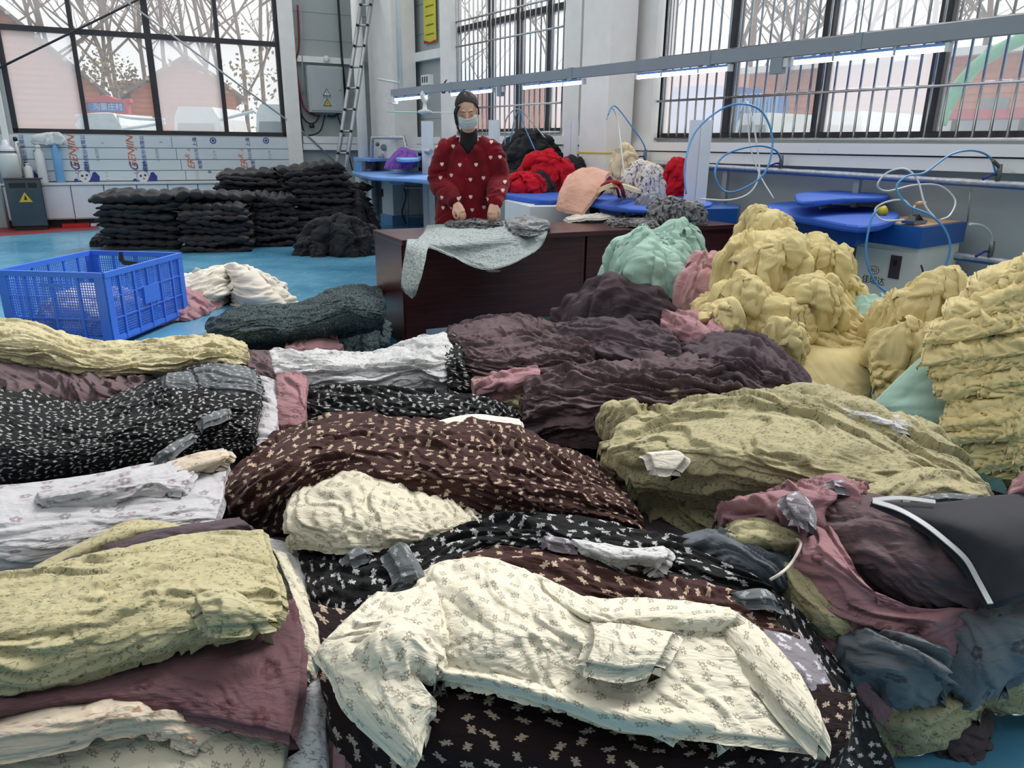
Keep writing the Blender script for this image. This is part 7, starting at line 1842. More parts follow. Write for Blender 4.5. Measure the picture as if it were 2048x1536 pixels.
for rows, lab in (([[(1575, 985, .525), (1600, 980, .53)], [(1575, 1005, .525), (1615, 1010, .53)], [(1590, 1035, .505), (1620, 1045, .51)]], 'white reverse of the pink bunch, its left patch'), ([[(1665, 958, .53), (1690, 960, .53)], [(1670, 970, .535), (1715, 978, .53)]], 'white reverse of the pink bunch, its upper patch')):
    cloth('white_scrap', lab, 'scrap', M['lilac_bear'], rows, amp=.006, wl=.04, edge=.002, res=.005, drop=.02)
bag = cloth('fabric_bag', 'flat black fabric bag with white bound edges on the right front pile', 'bag', M['nonwoven'],
      [[(1745, 1002, .54), (1880, 1004, .55), (2000, 990, .55), (2140, 985, .53)], [(1835, 1045, .53), (1935, 1050, .55), (2045, 1040, .55), (2150, 1040, .53)], [(1920, 1115, .485), (1990, 1110, .51), (2065, 1105, .51), (2160, 1100, .47)], [(1978, 1205, .425), (2015, 1195, .44), (2065, 1180, .44), (2160, 1170, .41)]],
      amp=.003, wl=.2, edge=0, res=.008, drop=.012, tuck=.004, stretch=2, octs=2, lean=.1)
def ribbon(name, pts, w, mat, parent, lift=.004):
    P = [Zp(*p) + Vector((0, 0, lift)) for p in pts]; P = smooth_pts(P, 6); vs = []; n = len(P)
    for i in range(n):
        t = (P[min(i + 1, n - 1)] - P[max(i - 1, 0)]).normalized(); s = t.cross(Vector((0, -.5, .85))).normalized() * w / 2
        vs += [P[i] - s, P[i] + s, P[i] + s - Vector((0, 0, .002)), P[i] - s - Vector((0, 0, .002))]
    fs = []
    for i in range(n - 1):
        a = i * 4; b = a + 4
        for j in range(4): fs.append((a + j, a + (j + 1) % 4, b + (j + 1) % 4, b + j))
    return MB().add(vs, fs).build(name, mat, parent)
ribbon('binding', [(1745, 1006, .543), (1795, 1022, .538), (1845, 1050, .532), (1890, 1085, .513), (1930, 1122, .488), (1955, 1165, .455), (1980, 1212, .428)], .012, M['white_trim'], bag, .006)
ribbon('binding', [(1745, 1004, .544), (1800, 1000, .552), (1870, 1008, .555)], .010, M['white_trim'], bag, .006)
cloth('grey_garment', 'grey see-through garment peeping out behind the black fabric bag', G, M['grey_bear'],
      [[(1800, 1000, .50), (1880, 985, .52), (1960, 990, .51)], [(1810, 1006, .515), (1890, 998, .54), (1960, 1000, .53)]], amp=.012, wl=.05, edge=.004, res=.005, drop=.03, warp=1.8)
cloth('rose_garment', 'dark pink garment at the right frame edge behind the black fabric bag', G, M['pink'],
      [[(2025, 960, .55), (2060, 930, .6), (2120, 920, .6)], [(2015, 995, .53), (2060, 985, .55), (2120, 980, .55)], [(2010, 1010, .45), (2060, 1010, .45), (2120, 1010, .45)]], amp=.01, wl=.06, edge=.004, res=.006)
o = MB().tube(smooth_pts([Zp(1540, 1160, .41), Zp(1560, 1148, .425), Zp(1580, 1130, .43), Zp(1598, 1100, .435), Zp(1600, 1082, .435), Zp(1575, 1075, .43), Zp(1550, 1080, .43)], 5), .0035, 6).build('cord', M['cream']); tag(o, 'cream elastic cord lying on the yellow-green drape', 'cord')
# ---- mint and rose bunches by the desk
Y_ = 3.55
domep('mint_garment', 'upper mint garment leaning on the desk front', G, M['mint'], 1345, 545, 120, .55, .30, amp=.026, wl=.12, warp=1.3, stretch=3, res=.008, ry=.16, flaps=2)
domep('mint_garment', 'mint garment gathered in a large bunch in front of the desk', G, M['mint'], 1298, 600, 175, .45, .34, amp=.026, wl=.12, warp=1.6, pleat=.05, knot=(.0, .1), res=.007, ry=.2, flaps=4)
domep('rose_garment', 'rose-pink garment mounded right of the mint bunch', G, M['rose'], 1402, 655, 125, .34, .38, amp=.018, wl=.1, warp=1.2, pleat=.03, knot=(.1, .3), res=.007, ry=.14, flaps=1)
cloth('pink_garment', 'dusty pink garments tumbling below the rose mound', G, M['pink'],
      [[(1320, 625, .5), (1400, 620, .52), (1460, 640, .5)], [(1325, 650, .46), (1390, 655, .50), (1450, 665, .48)], [(1345, 690, .40), (1380, 700, .42), (1420, 705, .42)]], amp=.03, wl=.07, ang=D(60), edge=.008, res=.007, warp=1.8, drop=.15)
# ---- yellow heap beside the ironing station
YG = 'yellow garments'
def cd(name, label, mat, rows, **k):
    """cloth given by distances: points (px, py, distance)"""
    k.setdefault('edge', .008)
    return cloth(name, label, G, mat, [[(a, b, c, 0) for a, b, c in r] for r in rows], **k)
cd('yellow_garment', 'yellow garments folded in layers, the core of the left yellow heap', M['yellow2'],
      [[(1420, 600, 4.1), (1480, 530, 4.15), (1560, 490, 4.15), (1660, 510, 4.15), (1730, 610, 4.1)],
       [(1390, 620, 3.85), (1460, 555, 3.9), (1560, 520, 3.9), (1660, 545, 3.9), (1735, 640, 3.85)],
       [(1370, 655, 3.65), (1460, 615, 3.65), (1560, 590, 3.65), (1660, 610, 3.65), (1742, 670, 3.6)],
       [(1375, 695, 3.5), (1460, 690, 3.45), (1560, 690, 3.45), (1660, 700, 3.45), (1745, 710, 3.4)],
       [(1400, 790, 3.35), (1460, 790, 3.35), (1560, 800, 3.3), (1660, 810, 3.3), (1745, 800, 3.3)]], amp=.022, wl=.08, res=.008, layers=(.05, .025, .0), warp=1.5)
def yd(label, px, py, w, dist, h, mat='yellow', **k):
    c = Dp(px, py, dist); a = Dp(px - w / 2, py, dist); b = Dp(px + w / 2, py, dist); rx = (b - a).length / 2
    k.setdefault('amp', .02); k.setdefault('wl', .09); k.setdefault('warp', 1.4); k.setdefault('res', .007)
    ry = k.pop('ry', rx * .75); k.setdefault('flaps', 3)
    return dome('yellow_garment' if mat.startswith('yel') else 'mint_garment', label, G, M[mat], c + Vector((0, ry * .5, 0)), (rx, ry), h, **k)
yd('pale yellow bunch on the very top of the left yellow heap', 1538, 500, 110, 4.05, .20, pleat=.04, knot=(0, 0), ry=.14)
yd('domed pale yellow garment pleated from its peak, left of the top of the heap', 1530, 585, 160, 3.75, .28, pleat=.05, knot=(0, .2), amp=.012, ry=.22, prof=2.6)
yd('pale yellow garment rounded over the heap, right of the pleated dome', 1640, 565, 105, 3.9, .22, amp=.014, ry=.2, prof=2.8)
yd('small yellow bunch stepping down the right flank of the heap, upper one', 1682, 562, 55, 4.0, .16, ry=.10)
yd('small yellow bunch stepping down the right flank of the heap, lower one', 1700, 608, 50, 3.9, .12, ry=.10)
yd('pale yellow garment peaked like a tent at the left of the heap front', 1495, 650, 95, 3.55, .22, pleat=.04, knot=(-.2, .3), ry=.12)
yd('pale yellow collar curled open in the middle of the heap front', 1620, 650, 120, 3.55, .22, amp=.026, ry=.12, warp=2)
yd('yellow garment folded thick below the curled collar', 1560, 670, 120, 3.5, .18, layers=(.035, .014), ry=.12)
yd('yellow garment crumpled at the lower left foot of the heap', 1445, 690, 90, 3.45, .18, amp=.028, ry=.12, warp=2)
yd('small yellow twist hanging over the dark mauve heap', 1560, 715, 80, 3.3, .16, amp=.028, wl=.06, ry=.08, warp=2)
cd('yellow_garment', 'big smooth yellow cloth falling down the front of the left yellow heap', M['yellow'],
      [[(1580, 685, 3.5), (1660, 690, 3.5), (1745, 685, 3.5)], [(1570, 700, 3.35), (1660, 710, 3.32), (1752, 705, 3.38)], [(1610, 740, 3.22), (1670, 755, 3.2), (1748, 760, 3.25)], [(1650, 800, 3.1), (1700, 810, 3.1), (1730, 810, 3.15)]],
      amp=.012, wl=.16, ang=D(60), stretch=3, res=.008, edge=.004, style='ridge', drop=.05, octs=2)
cd('yellow_garment', 'deeper yellow cloth below the big smooth one', M['yellow2'],
      [[(1570, 730, 3.3), (1640, 760, 3.2), (1720, 800, 3.15)], [(1590, 760, 3.15), (1640, 790, 3.1), (1700, 820, 3.08)], [(1620, 810, 3.05), (1650, 825, 3.0), (1690, 840, 3.0)]], amp=.012, wl=.1, ang=D(50), res=.008)
yd('mint garment bunched in front of the ironing station', 1738, 690, 90, 3.75, .24, 'mint', ry=.14, amp=.02)
yd('small mint garment below the bunch in front of the ironing station', 1725, 720, 70, 3.6, .14, 'mint', ry=.1, amp=.02)
# second yellow heap and the tall ruffled stack
cd('yellow_garment', 'yellow garments layered in the right yellow heap, under its bunches', M['yellow2'],
      [[(1740, 660, 3.6), (1800, 610, 3.6), (1880, 570, 3.6), (1980, 560, 3.5)], [(1735, 680, 3.4), (1800, 640, 3.4), (1880, 610, 3.4), (1980, 600, 3.3)], [(1740, 720, 3.2), (1800, 710, 3.2), (1880, 700, 3.1), (1980, 700, 3.0)], [(1750, 790, 3.1), (1800, 800, 3.05), (1880, 790, 3.0), (1980, 790, 2.9)], [(1760, 840, 3.05), (1820, 850, 3.0), (1890, 850, 2.95), (1980, 850, 2.85)]],
      amp=.024, wl=.08, res=.008, layers=(.06, .03, .0), warp=1.6)
yd('pale yellow garment tied in a bunch at the left of the right heap', 1800, 680, 100, 3.4, .20, pleat=.04, knot=(.1, .2), ry=.14)
yd('pale yellow garment pulled into slanting folds left of the tall stack', 1890, 660, 120, 3.3, .24, ry=.18, ang=D(60), stretch=4, amp=.026)
yd('pale yellow garment folded over below the tied bunch', 1800, 735, 110, 3.2, .18, ry=.12, amp=.024)
yd('pale yellow garment wedged beside the tall stack, halfway up', 1880, 730, 100, 3.1, .18, ry=.12, amp=.024)
cd('mint_garment', 'mint cloth hanging in a smooth wedge under the tall yellow stack', M['mint'],
      [[(1850, 705, 2.9), (1900, 710, 2.85), (1960, 720, 2.8)], [(1800, 750, 2.8), (1880, 765, 2.75), (1960, 780, 2.7)], [(1745, 806, 2.72), (1830, 825, 2.66), (1920, 850, 2.6)], [(1760, 820, 2.74), (1840, 850, 2.66), (1930, 880, 2.6)]],
      amp=.008, wl=.14, ang=D(-50), stretch=3, res=.007, edge=.003, style='ridge', drop=.05)
cd('mint_garment', 'lower mint cloth edge beneath the wedge, by the dark gap', M['mint'],
      [[(1840, 840, 2.62), (1900, 850, 2.6), (1960, 860, 2.55)], [(1880, 880, 2.58), (1920, 890, 2.55), (1970, 900, 2.5)], [(1950, 960, 2.5), (1980, 970, 2.48), (2020, 980, 2.45)]], amp=.008, wl=.1, res=.007)
cd('black_garment', 'black cloth in the dark gap under the tall yellow stack', M['black'],
      [[(1870, 870, 2.75), (1930, 900, 2.72), (2000, 930, 2.7)], [(1900, 910, 2.6), (1960, 950, 2.55), (2020, 980, 2.5)], [(1930, 960, 2.5), (1980, 990, 2.45), (2040, 1010, 2.4)]], amp=.008, wl=.1, res=.009)
# core of the tall stack, then each ruffled garment edge
cd('yellow_garment', 'yellow garment at the back of the tall ruffled stack, its inner core', M['yellow2'],
      [[(1960, 560, 3.2), (2040, 520, 3.1), (2160, 470, 3.0)], [(1900, 620, 2.95), (2020, 600, 2.85), (2160, 580, 2.75)], [(1880, 740, 2.8), (2020, 740, 2.7), (2160, 740, 2.6)], [(1920, 860, 2.68), (2030, 860, 2.58), (2160, 860, 2.5)], [(1990, 970, 2.55), (2060, 970, 2.48), (2160, 970, 2.4)]], amp=.01, wl=.1, res=.01, layers=(.03, .02, 0))
rng = random.Random(5)
prof = [(520, 2030), (560, 1985), (600, 1935), (640, 1890), (680, 1865), (720, 1862), (760, 1880), (800, 1900), (840, 1900), (880, 1905), (920, 1950), (960, 2000)]
def xl(y):
    for (y0, a), (y1, b) in zip(prof, prof[1:]):
        if y0 <= y <= y1: return a + (b - a) * (y - y0) / (y1 - y0)
    return prof[0][1] if y < prof[0][0] else prof[-1][1]
ORD = ['topmost', 'second', 'third', 'fourth', 'fifth', 'sixth', 'seventh', 'eighth', 'ninth', 'tenth', 'eleventh', 'twelfth', 'thirteenth', 'fourteenth', 'fifteenth', 'sixteenth', 'seventeenth', 'eighteenth', 'nineteenth', 'twentieth', 'twenty-first', 'twenty-second', 'twenty-third', 'twenty-fourth', 'twenty-fifth', 'twenty-sixth', 'twenty-seventh', 'twenty-eighth', 'twenty-ninth', 'thirtieth']
N = 30
for k in range(N):
    y = 945 - k * (945 - 560) / (N - 1)
    x0 = xl(y) + rng.uniform(-14, 16); d = 2.44 + (945 - y) / 385 * .42
    tilt = .12 + .35 * max(0, (700 - y) / 200)
    split = rng.random() < .5
    segs = [(x0, x0 + rng.uniform(80, 150)), (x0 + rng.uniform(60, 110), 2300)] if split else [(x0, 2300)]
    for q, (xa, xb) in enumerate(segs):
        xs = np.linspace(xa, xb, 7 if xb > 2100 else 4)
        rows = []
        for m_, (dy, dd) in enumerate(((-30, .14), (-16, .03), (2, -.01), (14, -.012))):
            rows.append([(x + rng.uniform(-3, 3) - m_ * 4, y + dy - (x - x0) * tilt + rng.uniform(-5, 5) + q * 5, d + dd - q * .01 - (min(x, 2060) - x0) * .0006 + max(0, x - 2060) * .0012) for x in xs])
        cd('ruffled_garment', 'pale yellow garment in the tall ruffled stack, ' + ORD[N - 1 - k] + (' from the top' if k < N - 1 else ' one') + ((', left piece', ', right piece')[q] if split else ''), M['yellow'] if rng.random() < .6 else M['yellow2'], rows,
           amp=.012, wl=.05, ang=D(88), stretch=2.5, res=.008, edge=.004, style='mix', drop=.004, tuck=.01, group='yellow garments in the tall ruffled stack', warp=1.5, octs=3)
cd('yellow_garment', 'striped yellow seersucker garment lying over the top of the tall stack', M['yellow'],
      [[(1985, 560, 2.95), (2060, 505, 2.9), (2160, 460, 2.85)], [(1965, 600, 2.82), (2050, 560, 2.78), (2160, 520, 2.7)], [(1960, 650, 2.74), (2040, 630, 2.7), (2160, 610, 2.62)]], amp=.01, wl=.1, ang=D(-30), res=.007, style='ridge', drop=.03)
cd('yellow_garment', 'smooth yellow garment panel low in the tall stack, right of the mint cloth', M['yellow2'],
      [[(1895, 845, 2.56), (1970, 850, 2.5), (2040, 880, 2.44)], [(1900, 870, 2.52), (1970, 890, 2.46), (2040, 920, 2.4)], [(1960, 920, 2.46), (2000, 930, 2.42), (2040, 940, 2.38)]], amp=.008, wl=.12, res=.007, style='ridge', drop=.03)

dome('yellow_garment', 'pale yellow garments heaped behind the tall ruffled stack, past the right frame edge', G, M['yellow'], (2.35, 2.75, 0), (.5, .55), .72, amp=.03, wl=.1, res=.014, flaps=3, lobe=.15)
# ---------------------------------------------------------------- the woman
WY = 5.62
wroot = thing('person', 'woman in a dark red heart-print jacket and face mask, bending over the desk', 'person', (Dp(935, 300, WY).x, WY, 0))
wiv = -wroot.location
def J(px, py, Y=WY): return Dp(px, py, Y) + wiv
def skin_body(name, mat, verts, edges, radii, levels=2, disp=None, parent=None):
    me = bpy.data.meshes.new(name); me.from_pydata([tuple(v) for v in verts], edges, [])
    o = bpy.data.objects.new(name, me); col.objects.link(o)
    o.modifiers.new('skin', 'SKIN'); o.modifiers['skin'].use_smooth_shade = True
    for i, r in enumerate(radii):
        sv = me.skin_vertices[0].data[i]; sv.radius = (r, r) if not isinstance(r, tuple) else r; sv.use_root = (i == 0)
    m = o.modifiers.new('sub', 'SUBSURF'); m.levels = levels; m.render_levels = levels
    dg = bpy.context.evaluated_depsgraph_get(); dg.update()
    me2 = bpy.data.meshes.new_from_object(o.evaluated_get(dg)); bpy.data.objects.remove(o)
    return me2
def union_remesh(parts, voxel, smooth_it=6):
    """fuse overlapping closed meshes into one continuous surface"""
    mb = MB()
    for p in parts: mb.add(*p)
    me = bpy.data.meshes.new('tmp'); me.from_pydata(mb.v, [], mb.f); o = bpy.data.objects.new('tmp', me); col.objects.link(o)
    r = o.modifiers.new('r', 'REMESH'); r.mode = 'VOXEL'; r.voxel_size = voxel
    s = o.modifiers.new('s', 'SMOOTH'); s.factor = .6; s.iterations = smooth_it
    dg = bpy.context.evaluated_depsgraph_get(); dg.update()
    me2 = bpy.data.meshes.new_from_object(o.evaluated_get(dg)); bpy.data.objects.remove(o); return me2
def tube_part(pts, rs, n=14, sq=1.0, sub=5):
    """tapered closed limb through joints; radii may be (rx, ry)"""
    P = smooth_pts(pts, sub); R = []
    for i in range(len(rs) - 1):
        for k in range(sub):
            t = k / sub; t = t * t * (3 - 2 * t)
            a = rs[i] if isinstance(rs[i], tuple) else (rs[i], rs[i]); b = rs[i + 1] if isinstance(rs[i + 1], tuple) else (rs[i + 1], rs[i + 1])
            R.append((a[0] + (b[0] - a[0]) * t, a[1] + (b[1] - a[1]) * t))
    R.append(rs[-1] if isinstance(rs[-1], tuple) else (rs[-1], rs[-1]))
    vs = []; m = len(P)
    for i in range(m):
        t = (P[min(i + 1, m - 1)] - P[max(i - 1, 0)]).normalized()
        a = Vector((1, 0, 0)) - t * t.x
        if a.length < .3: a = Vector((0, 1, 0)) - t * t.y
        a.normalize(); b = t.cross(a)
        for j in range(n):
            c = 2 * PI * j / n; vs.append(P[i] + a * math.cos(c) * R[i][0] + b * math.sin(c) * R[i][1])
    e0 = P[0] - (P[1] - P[0]).normalized() * min(R[0]) * .6; e1 = P[-1] + (P[-1] - P[-2]).normalized() * min(R[-1]) * .6
    k = len(vs); vs += [e0, e1]
    fs = [(i * n + j, i * n + (j + 1) % n, (i + 1) * n + (j + 1) % n, (i + 1) * n + j) for i in range(m - 1) for j in range(n)]
    fs += [(k, (j + 1) % n, j) for j in range(n)] + [(k + 1, (m - 1) * n + j, (m - 1) * n + (j + 1) % n) for j in range(n)]
    return vs, fs
def ell(c, r, n=16, M_=None):
    vs = []; fs = []
    for i in range(1, n):
        ph = PI * i / n
        for j in range(n * 2):
            th = PI * j / n; p = Vector((r[0] * math.sin(ph) * math.cos(th), r[1] * math.sin(ph) * math.sin(th), r[2] * math.cos(ph)))
            vs.append(c + (M_ @ p if M_ else p))
    m = n * 2
    for i in range(n - 2):
        for j in range(m): fs.append((i * m + j, (i + 1) * m + j, (i + 1) * m + (j + 1) % m, i * m + (j + 1) % m))
    t = Vector((0, 0, r[2])); b = -t; k = len(vs); vs += [c + (M_ @ t if M_ else t), c + (M_ @ b if M_ else b)]
    fs += [(k, j, (j + 1) % m) for j in range(m)] + [(k + 1, (n - 2) * m + (j + 1) % m, (n - 2) * m + j) for j in range(m)]
    return vs, fs
# joints
HC = J(934, 221, 5.44)                     # middle of the head
HR = Matrix.Rotation(.42, 3, 'X') @ Matrix.Rotation(-.05, 3, 'Y') @ Matrix.Rotation(.06, 3, 'Z')   # bowed: face (-y) turns down
NK = J(938, 268, 5.60); 
sh = [J(895, 299, WY), J(980, 299, WY)]
el = [J(880, 365, 5.60), J(997, 362, 5.60)]
wr_ = [J(913, 408, 5.36), J(988, 408, 5.36)]
hips = J(934, 450, 5.72); 
# hands: image-left hand points right-down, image-right hand points down
def hand_parts(w, aim, side, thumb_side):
    """palm and five bent fingers as closed tubes, to be fused with the arm"""
    aim = aim.normalized(); up = Vector((0, -.35, .94)); right = aim.cross(up).normalized(); up = right.cross(aim).normalized()
    out = []; pal = w + aim * .045
    out.append(tube_part([w - aim * .01, w + aim * .03, w + aim * .075], [(.026, .020), (.036, .017), (.036, .014)], 12, sub=3))
    L = [.062, .07, .066, .052]
    for k in range(4):
        o_ = (k - 1.5) * .0185 * side
        b0 = w + aim * (.07 - abs(k - 1.3) * .004) + right * o_
        p1 = b0 + aim * L[k] * .45 - up * .008; p2 = p1 + aim * L[k] * .22 - up * L[k] * .38; p3 = p2 - up * L[k] * .32 - aim * .004
        out.append(tube_part([b0 - aim * .02, b0, p1, p2, p3], [.0085, .009, .0085, .0078, .0065], 8, sub=3))
    b0 = w + aim * .02 + right * thumb_side * .026
    p1 = b0 + aim * .03 + right * thumb_side * .02 - up * .012; p2 = p1 + aim * .028 + right * thumb_side * -.002 - up * .016; p3 = p2 + aim * .016 - right * thumb_side * .012 - up * .012
    out.append(tube_part([b0 - aim * .01, b0, p1, p2, p3], [.012, .0125, .0105, .0095, .0075], 8, sub=3))
    return out
aimL = Vector((.35, -.35, -.62)); aimR = Vector((-.12, -.35, -.68))
parts = []
# head, neck, arms and trunk
def H(x, y, z): return HC + HR @ Vector((x, y, z))
parts.append(ell(H(0, .012, .02), (.074, .092, .098), 16, HR))            # skull
parts.append(ell(H(0, -.025, -.03), (.060, .062, .075), 16, HR))          # face
parts.append(ell(H(0, -.045, -.085), (.036, .034, .032), 12, HR))         # chin
parts.append(tube_part([H(0, -.083, .012), H(0, -.094, -.012), H(0, -.099, -.028)], [.008, .010, .013], 8, sub=3))   # nose
for sx_ in (-1, 1):
    parts.append(ell(H(.072 * sx_, .012, -.012), (.010, .018, .030), 8, HR))   # ears
    parts.append(ell(H(.037 * sx_, -.062, -.03), (.022, .018, .022), 8, HR))   # cheeks
    parts.append(ell(H(.028 * sx_, -.078, .026), (.02, .010, .007), 8, HR))    # brow
parts.append(tube_part([H(0, .03, -.05), (H(0, .03, -.05) + NK) / 2, NK, NK + Vector((0, .02, -.08))], [.050, .048, .052, .06], 14, sub=3))
CH = (sh[0] + sh[1]) / 2
parts.append(tube_part([NK + Vector((0, .01, -.03)), CH + Vector((0, .01, -.06)), CH + Vector((0, .01, -.25)), hips + Vector((0, 0, .02)), hips + Vector((0, 0, -.14))], [(.07, .06), (.15, .09), (.13, .09), (.145, .10), (.15, .10)], 16, sub=4))
for k in range(2):
    parts.append(tube_part([CH + (sh[k] - CH) * .4, sh[k], el[k], wr_[k]], [.05, .052, .040, .025], 12, sub=5))
parts += hand_parts(wr_[0], aimL, 1, 1) + hand_parts(wr_[1], aimR, 1, -1)
for sx_ in (-1, 1):   # legs and feet behind the desk
    a = hips + Vector((.085 * sx_, 0, -.12)); kn = Vector((hips.x + .095 * sx_, hips.y - .01, .46)); an = Vector((hips.x + .10 * sx_, hips.y + .02, .08))
    parts.append(tube_part([a, (a + kn) / 2, kn, (kn + an) / 2, an], [.085, .075, .055, .05, .036], 12, sub=3))
    parts.append(tube_part([an + Vector((0, .04, -.03)), an + Vector((0, -.06, -.045)), an + Vector((0, -.16, -.055))], [(.036, .032), (.042, .026), (.036, .018)], 10, sub=3))
me = union_remesh(parts, .0042, 4)
for p in me.polygons: p.use_smooth = True
me.materials.clear(); me.materials.append(M['skin']); body = link_mesh('body', me, None, wroot)
# eyes: closed lids seen as dark lash lines, brows
for sx_ in (-1, 1):
    MB().tube([H(.046 * sx_, -.074, .001), H(.034 * sx_, -.082, -.004), H(.02 * sx_, -.082, -.002)], [.001, .0022, .001], 6).build('eyelash', M['hair'], body)
    MB().tube([H(.052 * sx_, -.072, .022), H(.034 * sx_, -.086, .028), H(.016 * sx_, -.088, .023)], [.001, .0028, .0015], 6).build('eyebrow', M['hair'], body)
# hair: a cap open over the face, a parting, strands by the temple and a low tail
def shell(fn, name, mat, nu=40, nv=30, parent=None):
    P = np.zeros((nv, nu, 3))
    for j in range(nv):
        for i in range(nu): P[j, i] = tuple(fn(i / (nu - 1), j / (nv - 1)))
    o = grid_mesh(name, P, P[..., :2].copy(), mat, parent)
    md = o.modifiers.new('solid', 'SOLIDIFY'); md.thickness = .006; return o
def hair_fn(u, v):
    th = (u - .5) * 2 * PI * .999          # 0 = front
    # hairline: low at the back, high on the forehead
    line = .84 + 1.02 * (1 - math.cos(th)) / 2 + .14 * math.sin(th) ** 2
    ph = .02 + v * line
    r = 1.0 + .03 * math.sin(th * 24 + v * 3) * min(1, v * 3) + .05 * (1 - math.cos(th)) / 2
    part = 1 - .05 * math.exp(-((th + .25) / .2) ** 2) * min(1, v * 4)
    return H(math.sin(th) * math.sin(ph) * .079 * r, .012 - math.cos(th) * math.sin(ph) * .100 * r * part, .024 + math.cos(ph) * .098 * r)
shell(hair_fn, 'hair', M['hair'], 90, 40, wroot)
def strand(pts, r, name='hair_strand'):
    MB().tube(smooth_pts([H(*p) for p in pts], 5), r, 8).build(name, M['hair'], wroot)
strand([(-.045, -.085, .07), (-.072, -.07, .02), (-.074, -.055, -.05), (-.066, -.04, -.12), (-.06, -.03, -.16)], [.009] * 6 + [.007] * 6 + [.005] * 6 + [.002] * 3)
strand([(-.06, -.05, .06), (-.084, -.03, .0), (-.084, -.01, -.07), (-.078, .0, -.13)], [.009] * 6 + [.006] * 6 + [.003] * 4)
strand([(.062, -.045, .06), (.079, -.03, .02), (.080, -.005, -.03)], [.008] * 5 + [.005] * 6)
MB().add(*ell(H(0, .115, -.03), (.038, .034, .045), 12, HR), True).build('hair_bun', M['hair'], wroot)
# mask
def mask_fn(u, v):
    a = (u - .5) * 2.35; z = -.012 - v * .088
    w = 1 - .25 * max(0, v - .5) * 2 * .6
    bul = 1.04 + .16 * math.exp(-((a) / .55) ** 2) * (1 - .35 * v) + .015 * math.sin(v * 22) * (1 - abs(a) / 1.3)
    return H(math.sin(a) * .074 * w, -.024 - math.cos(a) * .080 * bul + (.03 * v * v) , z)
shell(mask_fn, 'face_mask', M['mask'], 40, 26, wroot)
for sx_ in (-1, 1):
    MB().tube(smooth_pts([H(.064 * sx_, -.05, -.022), H(.076 * sx_, -.01, .0), H(.078 * sx_, .018, .01)], 4), .0015, 5).build('mask_loop', M['mask'], wroot)
    MB().tube(smooth_pts([H(.060 * sx_, -.05, -.085), H(.076 * sx_, -.01, -.03), H(.078 * sx_, .018, -.01)], 4), .0015, 5).build('mask_loop', M['mask'], wroot)
# black roll-neck
MB().add(*tube_part([NK + Vector((0, -.015, .035)), NK + Vector((0, -.01, 0)), CH + Vector((0, -.015, -.02)), CH + Vector((0, -.012, -.08))], [(.058, .056), (.062, .060), (.070, .072), (.06, .06)], 20, sub=5), True).build('roll_neck', M['rolln'], wroot)
# jacket: one loose quilted shell over trunk and arms, with folds
jp = []
yb = Vector((0, .0, 0))
jp.append(tube_part([CH + Vector((0, .01, .045)), CH + Vector((0, .005, -.03)), CH + Vector((0, .0, -.16)), J(934, 380, 5.62), J(928, 425, 5.60), J(925, 470, 5.60)],
                    [(.095, .085), (.160, .115), (.185, .135), (.185, .14), (.20, .145), (.205, .15)], 26, sub=5))
for k in range(2):
    d_ = (wr_[k] - el[k]).normalized(); sg_ = (-1, 1)[k]
    jp.append(tube_part([NK + Vector((.035 * sg_, .02, -.035)), NK + Vector((.075 * sg_, .015, -.06)), sh[k] + Vector((-.03 * sg_, .005, .005))], [.042, .052, .066], 16, sub=4))
    jp.append(tube_part([CH + (sh[k] - CH) * .45 + Vector((0, 0, .01)), sh[k] + Vector((0, 0, -.01)), (sh[k] + el[k]) / 2 + Vector(((-.012, .012)[k], 0, 0)), el[k], (el[k] + wr_[k]) / 2, wr_[k] - d_ * .015],
                        [.07, .077, .080, .076, .066, .045], 18, sub=5))
me = union_remesh(jp, .008, 5)
n_ = len(me.vertices); co = np.zeros(n_ * 3); no = np.zeros(n_ * 3); me.vertices.foreach_get('co', co); me.vertices.foreach_get('normal', no)
co = co.reshape(-1, 3); no = no.reshape(-1, 3)
rest = co.copy()
# sleeves wrinkle across, the body falls in long folds
mid = CH.x
ax_ = np.abs(co[:, 0] - mid)
arm = np.clip((ax_ - .13) / .05, 0, 1)
Fb = folds(co[:, 0] + 3, co[:, 2] + co[:, 1] * .3, .10, 1.45, 3.5, 1.2, 5, 'mix', 3) * .010
Fa = folds(co[:, 0] * .8 + 3, co[:, 2] + co[:, 1] * .5, .055, .15, 2.5, 1.3, 9, 'mix', 3) * .012
F = Fb * (1 - arm) + Fa * arm
# button placket: a shallow vertical groove
pl = np.exp(-((co[:, 0] - (J(932, 300).x)) / .006) ** 2) * (co[:, 1] < CH.y) * .006
co = co + no * (F - pl)[:, None]
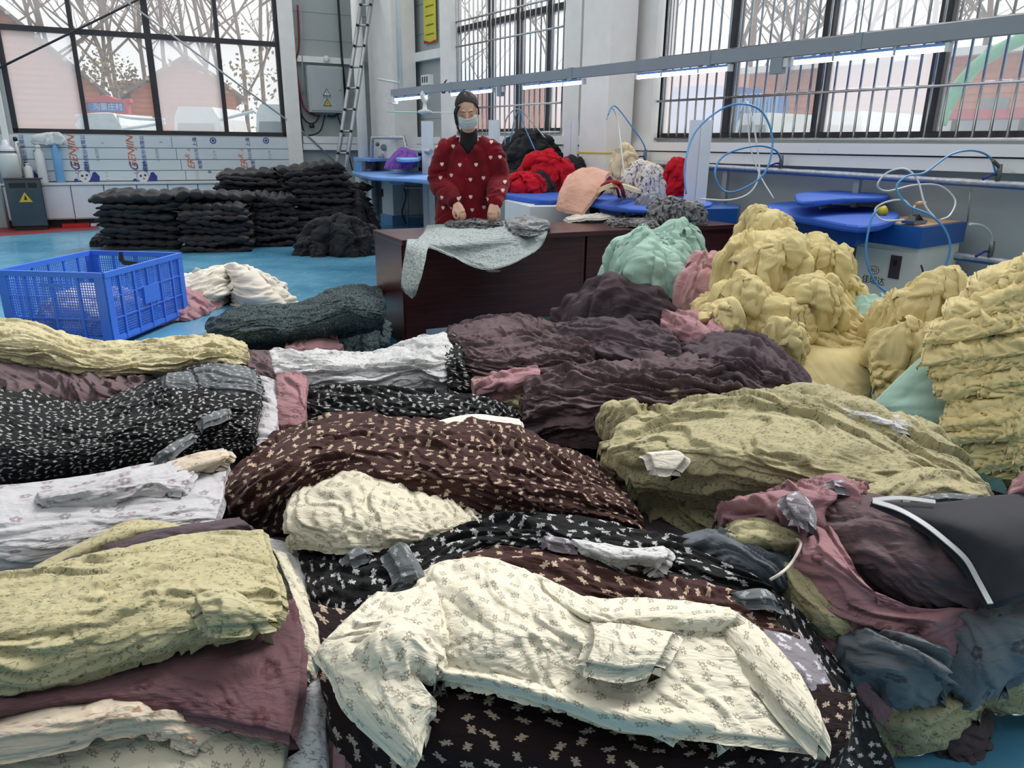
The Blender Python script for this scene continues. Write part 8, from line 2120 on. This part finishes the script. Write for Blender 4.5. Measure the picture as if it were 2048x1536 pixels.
# neck opening
me.vertices.foreach_set('co', co.ravel()); me.update()
bm = bmesh.new(); bm.from_mesh(me)
kill = []
for v in bm.verts:
    q = v.co - CH
    if q.y < .03 and abs(q.x) < .05 * max(0, (q.z + .03) / .07) + .003 and q.z > -.03: kill.append(v)
    elif (v.co - NK - Vector((0, .02, 0))).xy.length < .068 and v.co.z > NK.z - .05: kill.append(v)
bmesh.ops.delete(bm, geom=kill, context='VERTS')
for f in bm.faces: f.smooth = True
bm.to_mesh(me); bm.free(); me.materials.clear()
def jacket_mat():
    t = NT('dark_red_fleece_with_hearts')
    oc = t.coord('Object'); s = t.new('ShaderNodeSeparateXYZ'); t.l(oc, s.inputs[0])
    cb = t.new('ShaderNodeCombineXYZ'); t.l(s.outputs[0], cb.inputs[0]); t.l(s.outputs[2], cb.inputs[1]); 
    size = .115
    sc_ = t.vmath('MULTIPLY', cb.outputs[0], (1 / size, 1 / size, 0))
    v = t.new('ShaderNodeTexVoronoi', voronoi_dimensions='2D'); v.inputs['Scale'].default_value = 1; v.inputs['Randomness'].default_value = .6; t.l(sc_, v.inputs['Vector'])
    lo = t.vmath('SUBTRACT', sc_, v.outputs['Position']); s2 = t.new('ShaderNodeSeparateXYZ'); t.l(lo, s2.inputs[0]); x, y = s2.outputs[0], s2.outputs[1]
    ax = t.math('ABSOLUTE', x); d = circ(t, ax, y, .05, .035, .058)
    dia = t.math('SUBTRACT', t.math('ADD', ax, t.math('MULTIPLY', t.math('ABSOLUTE', t.math('ADD', y, .02)), .9)), .10)
    d = t.math('MINIMUM', d, dia)
    m = t.math('SUBTRACT', 1, t.math('MULTIPLY', d, 80, clamp=True), clamp=True)
    n = t.noise(9, 4); base = t.mix(t.ramp(n, .35, .65), srgb(88, 12, 24), srgb(128, 20, 34))
    t.set(t.mix(m, base, srgb(225, 200, 190)), .9); t.b.inputs['Sheen Weight'].default_value = .08; t.b.inputs['Specular IOR Level'].default_value = .2
    t.bump(t.noise(120, 3, rough=.7), .5, .003); return t.m
M['jacket'] = jacket_mat(); me.materials.append(M['jacket'])
jk = link_mesh('jacket', me, None, wroot)
md = jk.modifiers.new('s', 'SOLIDIFY'); md.thickness = .012; md.offset = 0
for k in range(2):
    d_ = (wr_[k] - el[k]).normalized()
    MB().add(*tube_part([wr_[k] - d_ * .03, wr_[k] - d_ * .005], [.043, .038], 14, sub=3), True).build('cuff', M['jacket'], wroot)
for py in (318, 356, 392):
    p = J(935, py, WY); MB().lathe([(.007, 0), (.007, .004), (.004, .005)], 10, Matrix.Translation((p.x, jk.location.y + (CH.y - .142 - (py > 300) * .008), p.z)) @ Matrix.Rotation(PI / 2, 4, 'X')).build('snap_button', M['crimson'], wroot)
MB().add(*tube_part([hips + Vector((0, 0, .0)), hips + Vector((0, 0, -.12))], [(.16, .115), (.165, .12)], 16, sub=3), True).build('trousers', M['rolln'], wroot)
print('objects', len(bpy.data.objects), 'tris', sum(sum(len(p.vertices) - 2 for p in me.polygons) * 1 for me in bpy.data.meshes if len(me.polygons) < 5000) , sum(len(me.polygons) for me in bpy.data.meshes))
